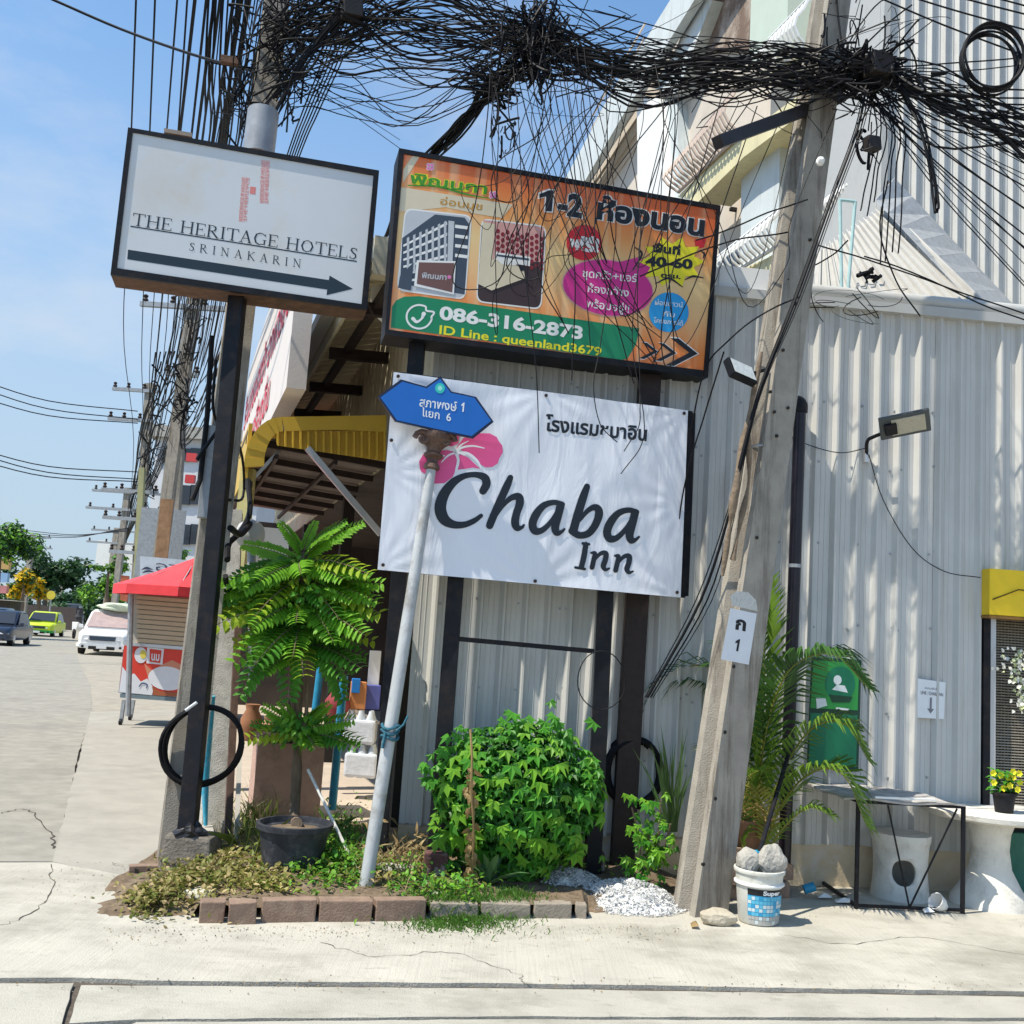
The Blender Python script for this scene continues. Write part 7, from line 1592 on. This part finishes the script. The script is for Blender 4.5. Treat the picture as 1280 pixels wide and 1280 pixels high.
MB().tube([mo+Vector((-.35, .05, 1.05)), mo+Vector((.35, .05, 1.05))], .025, 6).build('handlebar', M['dark'], mt)
rd = thing('person', mo+Vector((0, .5, .8)), 'rider in dark clothes sitting on the small motorbike', 'person')
MB().tube([mo+Vector((0, .5, .75)), mo+Vector((0, .45, 1.05)), mo+Vector((0, .38, 1.35)), mo+Vector((0, .36, 1.5)), mo+Vector((0, .36, 1.62)), mo+Vector((0, .36, 1.72))], [.17, .18, .22, .10, .12, .07], 12).build('body', flat('dark_clothes', (.05, .05, .06), .8), rd, smooth=True)

# ------------------------------------------------------------------ the block of flats behind
BD = ray(376, hzn(376)); BD = Vector((BD.x, BD.y, 0)).normalized(); BO = Vector((-BD.y, BD.x, 0)); B0_ = PY(1000, 350, 12.5)
def bx(px, py, o=0.0):
    d = ray(px, py); q = B0_+BO*o-Vector((0, 0, CH)); return Vector((0, 0, CH))+d*(q.dot(BO)/d.dot(BO))
fl2 = thing('apartment_block', bx(900, 340), 'pale block of flats with cream balconies and curved railings behind the billboard', 'building')
def bpan(name, pts, th, m, o=0.0): mb = MB(); mb.prism([bx(x, y, o) for x, y in pts], BO*-th); return mb.build(name, m, fl2)
M['bwall'] = mat('flats_wall', (.58, .52, .45), .8, .06, 2, .1, 30, stain=(.45, .40, .34), stain_s=1.2, stain_a=.4)
M['bcream'] = mat('flats_cream', (.68, .62, .38), .7, .08, 2, .05, stain=(.42, .37, .25), stain_s=2, stain_a=.5, streak=True); M['bblue'] = mat('flats_pale_blue', (.56, .61, .62), .7, .08, 2, .05, stain=(.36, .37, .35), stain_s=1.5, stain_a=.5, streak=True)
bpan('wall', [(640, 420), (712, 232), (762, 140), (850, 10), (905, -80), (1090, -80), (1090, 345), (895, 420)], 3.0, M['bwall'])
bpan('eave', [(640, 345), (707, 222), (757, 130), (845, -12), (890, -80), (915, -80), (868, 0), (775, 150), (726, 235), (662, 350)], .15, M['bblue'], .5)
bpan('column', [(797, 250), (796, 118), (822, 122), (834, 258)], .35, M['white'], .35); bpan('column', [(822, 122), (834, 258), (850, 262), (846, 130)], .3, M['bblue'], .2)
bpan('column', [(815, 110), (845, 60), (870, 0), (890, 0), (846, 118)], .3, M['bblue'], .3)
bpan('peeling_soffit', [(856, 66), (858, 8), (880, -30), (945, -30), (940, 62)], .2, mat('peeling_paint', (.17, .115, .085), .9, .1, 3, .3, 60, stain=(.52, .45, .38), stain_s=.9, stain_a=1), .1)
bpan('pillar', [(927, 200), (975, 160), (972, 350), (925, 356)], .4, M['bblue'], .5); bpan('pillar', [(940, -30), (985, -30), (984, 60), (936, 82)], .4, mat('flats_pale_green', (.50, .58, .50), .7, .05, 2), .4)
bpan('balcony_slab', [(847, 246), (908, 185), (1000, 118), (1045, 98), (1045, 122), (1000, 144), (930, 196), (873, 252)], .5, M['bcream'], .75); bpan('balcony_slab', [(873, 252), (930, 196), (1000, 144), (1045, 122), (1045, 128), (1000, 150), (930, 206), (873, 260)], .25, M['cream'], .6)
bpan('lower_slab', [(895, 352), (960, 322), (1045, 268), (1105, 225), (1105, 262), (1030, 322), (960, 362), (895, 365)], .3, M['bcream'], .8)
def rail(n, b0, b1, t0, t1, curve, m, o, w_=.022):
    for k in range(n):
        f = k/(n-1); a = (b0[0]+(b1[0]-b0[0])*f, b0[1]+(b1[1]-b0[1])*f); b = (t0[0]+(t1[0]-t0[0])*f, t0[1]+(t1[1]-t0[1])*f)
        A, B_ = bx(*a, o), bx(*b, o); pts = [A.lerp(B_, t)+BO*curve*math.sin(math.pi*min(1, t*1.1))*(1-t*.3) for t in (0, .2, .4, .6, .8, 1)]
        MB().tube(pts, w_, 5).build('baluster', m, fl2)
    mb = MB(); mb.tube([bx(*t0, o), bx(*t1, o)], w_*1.5, 6); mb.build('handrail', m, fl2); mb = MB(); mb.tube([bx(*b0, o), bx(*b1, o)], w_*1.3, 6); mb.build('bottom_rail', m, fl2)
rail(20, (848, 240), (925, 168), (843, 206), (922, 108), .25, mat('pinkish_rail', (.52, .42, .36), .6), .78)
rail(15, (898, 352), (975, 305), (898, 322), (975, 262), .18, M['white'], .85); rail(13, (1024, 290), (1085, 240), (1024, 255), (1085, 205), .15, M['white'], .85); rail(11, (962, 90), (1010, 60), (962, 50), (1010, 0), .2, M['white'], .7)
for k in range(9):      # weather-board lines on the far wall
    z0 = bx(760, 235).z+k*.32; a = bx(725, 240); dd = (bx(795, 240)-a).length; mb = MB(); mb.beam(Vector((bx(735, 235, .02).x, bx(735, 235, .02).y, z0)), Vector((bx(796, 235, .02).x, bx(796, 235, .02).y, z0)), .03, .04); mb.build('board_joint', M['bwall'], fl2)
mb = MB(); mb.box(bx(918, 262, .03), (.06, .14, .05), BD); mb.build('vent', M['dark'], fl2)
mb = MB(); mb.prism([bx(900, 345, .03), bx(906, 318, .03), bx(922, 314, .03), bx(921, 342, .03)], BO*-.05); mb.build('window', M['glassdark'], fl2)
# pale blue tube frame standing on the gutter roll
tf = thing('tube_frame', PY(1058, 370, 7.4), 'pale turquoise tube frame leaning on the lean-to roof beside the pole', 'frame'); tm = mat('turquoise_paint', (.42, .62, .64), .5, .1, 10, .1)
for a, b in (((1052, 362), (1050, 250)), ((1060, 362), (1069, 252)), ((1050, 250), (1069, 252))): MB().tube([PY(*a, 7.35), PY(*b, 7.35)], .013, 8).build('tube', tm, tf)
# ------------------------------------------------------------------ overhead cables
rc = random.Random(21)
def cable(pts, r_, label, group=None, name='overhead_cable', wob=0.0, n=5, sides=5, cat='cable', m=None):
    P = [PY(*p) for p in pts]; P = spline(P, n)
    if wob: ph = [rc.uniform(0, 6) for _ in range(3)]; P = [p+Vector((0, wob*math.sin(i*.6+ph[0]), wob*(math.sin(i*.5+ph[1])+.5*math.sin(i*1.3+ph[2])))) for i, p in enumerate(P)]
    o = MB().tube(P, r_, sides).build(name, m or M['cable'], smooth=True, fix=False); tag(o, label, cat, group); return o
g1 = 'cables bundled between the two poles'; l1 = 'black cable in the thick bundle strung from the left pole across to the leaning pole'
for k in range(68):
    j = lambda s: rc.gauss(0, s)
    hi = rc.random() < .55; b = (-8 if hi else 14)
    pts = [(335+j(14), 55+j(40), 6.8), (420+j(6), 28+j(34), 6.7), (540+j(10), 28+j(34), 6.55), (665+j(14), 52+j(24), 6.45), (780+j(12), (74 if hi else 100)+j(18), 6.4), (900+j(12), (74 if hi else 108)+j(15), 6.35), (1000+j(10), (78 if hi else 106)+j(13), 6.3), (1085+j(8), 92+j(14), 6.3)]
    if rc.random() < .55: pts += [(1180+j(8), 132+j(20), 6.2), (1310, 172+j(34), 6.1)]
    cable(pts, rc.choice((.003, .0035, .0045, .006, .008)), l1, g1, wob=.02)
g2 = 'wires fanning right from the leaning pole'; l2 = 'black wire running from the leaning pole out past the right edge'
for k in range(20):
    y1 = 60+k*17+rc.uniform(-10, 10); y0 = 80+k*2.6
    cable([(1085+rc.gauss(0, 6), y0+rc.gauss(0, 5), 6.3), (1180, y0+(y1-y0)*.42+rc.uniform(6, 16), 6.3), (1310, y1+rc.uniform(0, 20), 6.3)], rc.choice((.003, .004, .005)), l2, g2, wob=.004)
for (y0, y1) in ((-30, 20), (-20, 55), (-45, 0), (-60, -10)): cable([(1060, y0, 6.3), (1180, (y0+y1)/2+14, 6.3), (1310, y1+25, 6.3)], .006, l2, g2)
for (a, y2) in (((1130, 115), 150), ((1105, 108), 180), ((1110, 118), 135)): cable([(1085, 95, 6.25), (a[0]+40, a[1]+6, 6.25), (1310, y2+20, 6.2)], .010, 'thick black cable leaving the leaning pole to the right', 'thick cables to the right')
g3 = 'wires drooping over the billboard'; l3 = 'slack thin wire looping down in front of the orange billboard'
for k in range(21):
    x0 = rc.uniform(610, 860); x1 = x0+rc.gauss(10, 45); yb = rc.uniform(230, 440); x2 = x1+rc.uniform(-40, 60); Y = rc.uniform(6.1, 6.45)
    cable([(x0, 60+rc.uniform(-20, 50), 6.4), (x0+rc.gauss(0, 12), 150, Y), ((x0+x1)/2+rc.gauss(0, 14), (100+yb)/2+30, Y), (x1, yb, Y), (x2, yb-rc.uniform(-20, 60), Y), (x2+rc.uniform(0, 60), yb-rc.uniform(60, 180), Y), (x2+rc.uniform(30, 130), 120+rc.uniform(-20, 30), 6.35)], rc.choice((.0025, .003, .004)), l3, g3, wob=.003, n=7)
for pts, lb2 in (([(690, 60, 6.4), (640, 200, 6.2), (655, 330, 6.1), (668, 440, 6.05), (672, 500, 6.05), (674, 566, 6.05)], 'loose wire hanging down over the banner left of its Thai line'),
                 ([(760, 80, 6.4), (800, 260, 6.2), (790, 420, 6.1), (805, 520, 6.0), (800, 560, 6.0), (776, 592, 6.0)], 'loose wire curling over the banner beneath its Thai line'),
                 ([(735, 80, 6.4), (770, 260, 6.2), (752, 420, 6.1), (742, 480, 6.0), (750, 530, 6.0), (772, 552, 6.0)], 'loose wire hooked over the middle of the Thai line'),
                 ([(845, 95, 6.4), (800, 300, 6.2), (800, 480, 6.1), (800, 510, 6.0), (798, 535, 6.0), (780, 563, 6.0)], 'loose wire ending at the right of the Thai line')):
    cable(pts, .0032, lb2, wob=.004)
g4 = 'wires hanging over the billboard top'; l4 = 'thin wire trailing steeply from the cable knot over the middle of the billboard'
for k in range(11):
    x1 = rc.uniform(700, 830); cable([(640+k*9, 60, 6.4), (660+k*8, 150, 6.3), (690+k*6, 240, 6.2), (735+rc.gauss(0, 25), 330, 6.1), (x1, 420+rc.uniform(-30, 60), 6.1)], rc.choice((.003, .004)), l4, g4, wob=.003, n=7)
g5 = 'cables sloping down behind the billboard'; l5 = 'black cable sloping from the central knot down behind the billboard top'
for k in range(18):
    cable([(690+rc.gauss(0, 12), 40+rc.gauss(0, 12), 6.45), (625+rc.gauss(0, 8), 105+rc.gauss(0, 8), 6.6), (575+rc.gauss(0, 5), 158+rc.gauss(0, 6), 6.9), (525+rc.gauss(0, 6), 215, 7.3), (480, 300, 8.0)], rc.choice((.006, .008, .01)), l5, g5, wob=.012)
g6 = 'wires fanning from the left pole over the sky'; l6 = 'thin wire strung across the blue sky right of the left pole'
for k in range(20):
    y0 = 40+k*5; cable([(360, y0+rc.uniform(-10, 10), 6.9), (430+rc.gauss(0, 10), y0+rc.uniform(-30, 40), 6.8), (520+rc.gauss(0, 10), 60+k*4+rc.uniform(-30, 45), 6.6), (640, 60+rc.uniform(-20, 60), 6.45)], rc.choice((.0025, .003, .004)), l6, g6, wob=.015)
for pts in ([(370, 95, 6.9), (450, 150, 7.5), (520, 200, 9)], [(365, 100, 6.9), (430, 130, 8), (500, 175, 10)], [(372, 60, 6.9), (470, 62, 7), (700, 10, 6.8)], [(372, 50, 6.9), (500, 40, 7), (660, -15, 6.8)]): cable(pts, .003, l6, g6)
for k in range(14): cable([(338+rc.gauss(0, 10), 150+rc.uniform(-30, 20), 6.75), (370+rc.gauss(0, 6), 90, 6.7), (405+rc.gauss(0, 6), 45, 6.7), (450+rc.gauss(0, 10), -10, 6.6)], rc.choice((.005, .007, .009)), 'black cable climbing steeply to the right off the left pole', 'cables climbing off the left pole', wob=.008)
for k in range(6): cable([(425+k*6, 0, 7.2), (405+k*5, 70, 7.4), (378+k*4, 140, 7.7), (352+k*3, 215, 8.2), (300+k*2, 380, 14)], .006, 'straight wire dropping behind the right end of the hotel sign', 'straight wires right of the left pole')
# wires over the street, running with the road to the poles beyond
g7 = 'wires running along the street'; l7 = 'overhead wire running along the street from the upper left to the poles beyond'
for (xt, xb, yb) in ((172, 155, 432), (196, 177, 436), (226, 188, 437), (238, 205, 440), (275, 215, 441), (282, 222, 442), (250, 196, 440), (300, 232, 446), (312, 236, 447), (264, 212, 442), (345, 250, 450), (360, 254, 452), (372, 258, 455), (322, 240, 448), (308, 246, 450)):
    cable([(xt, -60, 8.0), (xt+(xb-xt)*.35, 110, 10), (xb+(xt-xb)*.25, 300, 16), (xb, yb, 24.8), (xb*.35+112, 585, 35.8), (148, 700, 66), (134, 745, 140)], .010 if xt < 240 else rc.choice((.010, .014, .018)), l7, g7)
for k in range(24): cable([(265+k*4.6, -50, 7.6), (258+k*3.6+rc.gauss(0, 4), 90, 8.2), (252+k*3+rc.gauss(0, 4), 200, 11), (222+k*2.6, 380, 20), (205+k*2.6, 450+rc.uniform(0, 30), 24.8)], rc.choice((.006, .008, .010)), l7, g7, wob=.02)
for k in range(8): cable([(305+k*3, 300, 9), (272+k*2.5, 440, 14), (225+k*3, 520+rc.uniform(-20, 40), 24.8), (190+k, 560+rc.uniform(-20, 40), 35.5)], .012, l7, g7, wob=.03)
for k in range(10): cable([(195+k*6, 440, 24.8), (186+k*3, 500+rc.uniform(-8, 8), 30), (172+k*2, 520+rc.uniform(0, 60), 35.8), (158, 650+rc.uniform(-10, 10), 55), (130, 740, 120)], .02, l7, g7, wob=.03)
cable([(60, -3, 8), (150, 36, 8), (240, 68, 7.5), (320, 90, 6.9)], .012, 'single cable crossing the upper left corner of the sky to the left pole')
for (y0, y1, lb2) in ((478, 512, 'upper'), (488, 522, 'second'), (500, 527, 'third'), (566, 588, 'fourth'), (572, 597, 'fifth'), (580, 600, 'lowest')):
    cable([(-40, y0-8, 30), (60, (y0+y1)/2+6, 33), (172, y1+2, 35.8)], .018, lb2+' of the wires crossing the left edge of the sky to the second pole')
for k in range(3): cable([(-30, 655+k*4, 60), (80, 668+k*2, 58), (160, 664-k*2, 36)], .02, 'faint low wire over the road at left', 'low wires over the road')
# drop wires on the leaning pole
for k, (dx, r_) in enumerate(((4, .009), (8, .005), (1, .004), (11, .003))):
    cable([(1080+dx, 100, 6.25), (1068+dx, 160, 6.2), (1035+dx, 250, 6.15), (990+dx, 375, 6.15), (950+dx*.5, 480, 6.15), (928+dx*.5, 560, 6.15), (908+dx, 640, 6.2), (868+dx*2, 750, 6.35), (805+dx, 872, 6.5)], r_, 'black wire running down the leaning pole and on to the rusty post', 'wires down the leaning pole')
for pts, lb2 in (([(905, 440, 6.2), (880, 520, 6.4), (862, 580, 6.6), (850, 640, 6.7), (845, 700, 6.7)], 'slack wire hanging between the banner and the leaning pole'),
                 ([(1000, 370, 6.2), (950, 395, 6.3), (905, 430, 6.4), (880, 465, 6.6), (862, 545, 6.7)], 'wire running from the leaning pole down to the banner corner'),
                 ([(1010, 250, 6.3), (960, 265, 6.4), (905, 290, 6.5), (870, 300, 6.55)], 'thin wire from the leaning pole to the billboard edge, the upper one'),
                 ([(985, 290, 6.3), (920, 300, 6.4), (860, 320, 6.5), (800, 345, 6.5)], 'thin wire from the leaning pole across the yellow star'),
                 ([(1020, 305, 6.6), (1100, 330, 6.9), (1200, 365, 6.9), (1300, 398, 6.9)], 'thick wire sagging over the lean-to roof, the upper one'),
                 ([(1080, 320, 6.8), (1150, 345, 6.9), (1240, 385, 6.9), (1310, 410, 6.9)], 'wire sagging over the lean-to roof, the lower one'),
                 ([(1060, 300, 6.7), (1040, 320, 6.7), (1010, 335, 6.6), (985, 350, 6.3)], 'short wire from the turquoise frame to the leaning pole'),
                 ([(1110, 225, 6.4), (1100, 290, 6.5), (1120, 350, 6.6), (1150, 395, 6.8)], 'wire looping down over the lean-to roof to the wall top')):
    cable(pts, .0055, lb2, wob=.004)
for k in range(7): cable([(1085, 95, 6.3), (1095+k*6, 160, 6.25), (1085+k*7, 210+rc.uniform(0, 30), 6.25), (1075+k*8, 270+rc.uniform(-20, 60), 6.3)], .005, 'wire dangling from the knot on the leaning pole', 'wires dangling from the leaning pole', wob=.02)
for k in range(3): cable([(1100, 70, 6.3), (1130, 120, 6.25), (1150+k*4, 165, 6.2), (1165+k*3, 225+k*10, 6.2), (1168+k*2, 268, 6.2)], .009, 'frayed cable end hanging over the tall ribbed wall', 'frayed cable ends', wob=.015)
# knots of cable: nobody could count these
def tangle(spots, label, seed):
    r_ = random.Random(seed); mb = MB()
    for (x, y, Y, sx_, sy_, n, rad, th) in spots:
        for k in range(n):
            c_ = PY(x+r_.gauss(0, sx_), y+r_.gauss(0, sy_), Y+r_.gauss(0, .08)); el2 = 1.0 if sx_ >= sy_ else .35; a = Vector((r_.gauss(0, 1)*el2, r_.gauss(0, .4), r_.gauss(0, 1)*(1.3-el2))).normalized()*rad*r_.uniform(.8, 2.4); b = Vector((r_.gauss(0, 1), r_.gauss(0, .5), r_.gauss(0, 1))).normalized()*rad*r_.uniform(.1, .6); p0 = r_.uniform(0, 6); ar_ = r_.uniform(1.6, 3.6)
            mb.tube([c_+a*math.cos(p0+ar_*i/8)+b*math.sin(p0+ar_*i/8) for i in range(9)], th*r_.choice((.6, 1, 1.5)), 4, caps=False)
    return tag(stuff(mb.build('cable_tangle', M['cable'], fix=False)), label, 'cables')
tangle([(672, 58, 6.45, 15, 20, 170, .12, .005), (616, 104, 6.6, 12, 10, 70, .1, .005), (628, 165, 6.4, 8, 16, 16, .05, .006), (700, 100, 6.4, 40, 30, 22, .25, .003), (740, 40, 6.45, 40, 25, 12, .3, .0035)], 'dense knot of black cables above the billboard', 31)
tangle([(1085, 92, 6.3, 18, 14, 110, .12, .006), (1060, 20, 6.4, 14, 24, 18, .12, .005), (1088, 170, 6.25, 7, 14, 14, .05, .007), (1040, 105, 6.25, 26, 10, 28, .14, .0045), (1120, 60, 6.3, 14, 20, 12, .18, .004), (950, 98, 6.35, 50, 10, 8, .3, .005), (1088, 345, 6.5, 5, 3, 8, .03, .01), (1065, 370, 6.6, 18, 12, 10, .14, .0025)], 'dense knot of black cables where they meet the leaning pole', 32)
tangle([(350, 40, 6.85, 13, 36, 66, .14, .005), (303, 110, 6.9, 7, 40, 50, .11, .005), (400, 24, 6.8, 20, 18, 30, .16, .005), (372, 100, 6.85, 6, 28, 18, .08, .005), (440, 10, 6.7, 26, 10, 20, .14, .005)], 'dense mess of black cables wrapped round the left pole', 33)
tangle([(238, 395, 24.6, 4, 24, 20, .25, .014), (230, 500, 24.5, 5, 18, 34, .22, .014), (196, 480, 25, 3, 16, 8, .2, .014), (186, 560, 35.5, 4, 30, 22, .3, .016), (175, 640, 35.5, 4, 26, 12, .3, .016)], 'tangle of cables hanging round the two distant poles', 34)
coil('cable_coil', PY(1240, 74, 6.1), Vector((1, 0, 0)), Vector((0, 0, 1)), .185, 10, .007, .06, M['cable'], 'neat black cable coil hung on the wires at the upper right corner', 'cable coil', 17, 1.12)
# small steel boxes and brackets caught in the bundles
for (x, y, Y, s_, lb2) in ((1098, 82, 6.2, .16, 'small black junction box on the leaning pole among the cables'), (440, 12, 6.6, .14, 'small dark junction box high in the cables right of the left pole'), (1090, 180, 6.2, .1, 'dark splice case dangling below the knot on the leaning pole')):
    o = MB().box(PY(x, y, Y), (s_, s_*.7, s_*.9), Vector((1, .4, .1))).build('junction_box', mat('box%d' % x, (.018, .014, .012), .6, .3), bevel=.01); tag(o, lb2, 'box')
o = MB().box(PY(287, 76, 6.8), (.12, .05, .05), Vector((1, .2, 0))).build('rusty_bracket', M['rust']); tag(o, 'rusty bracket sticking out left of the left pole', 'bracket')
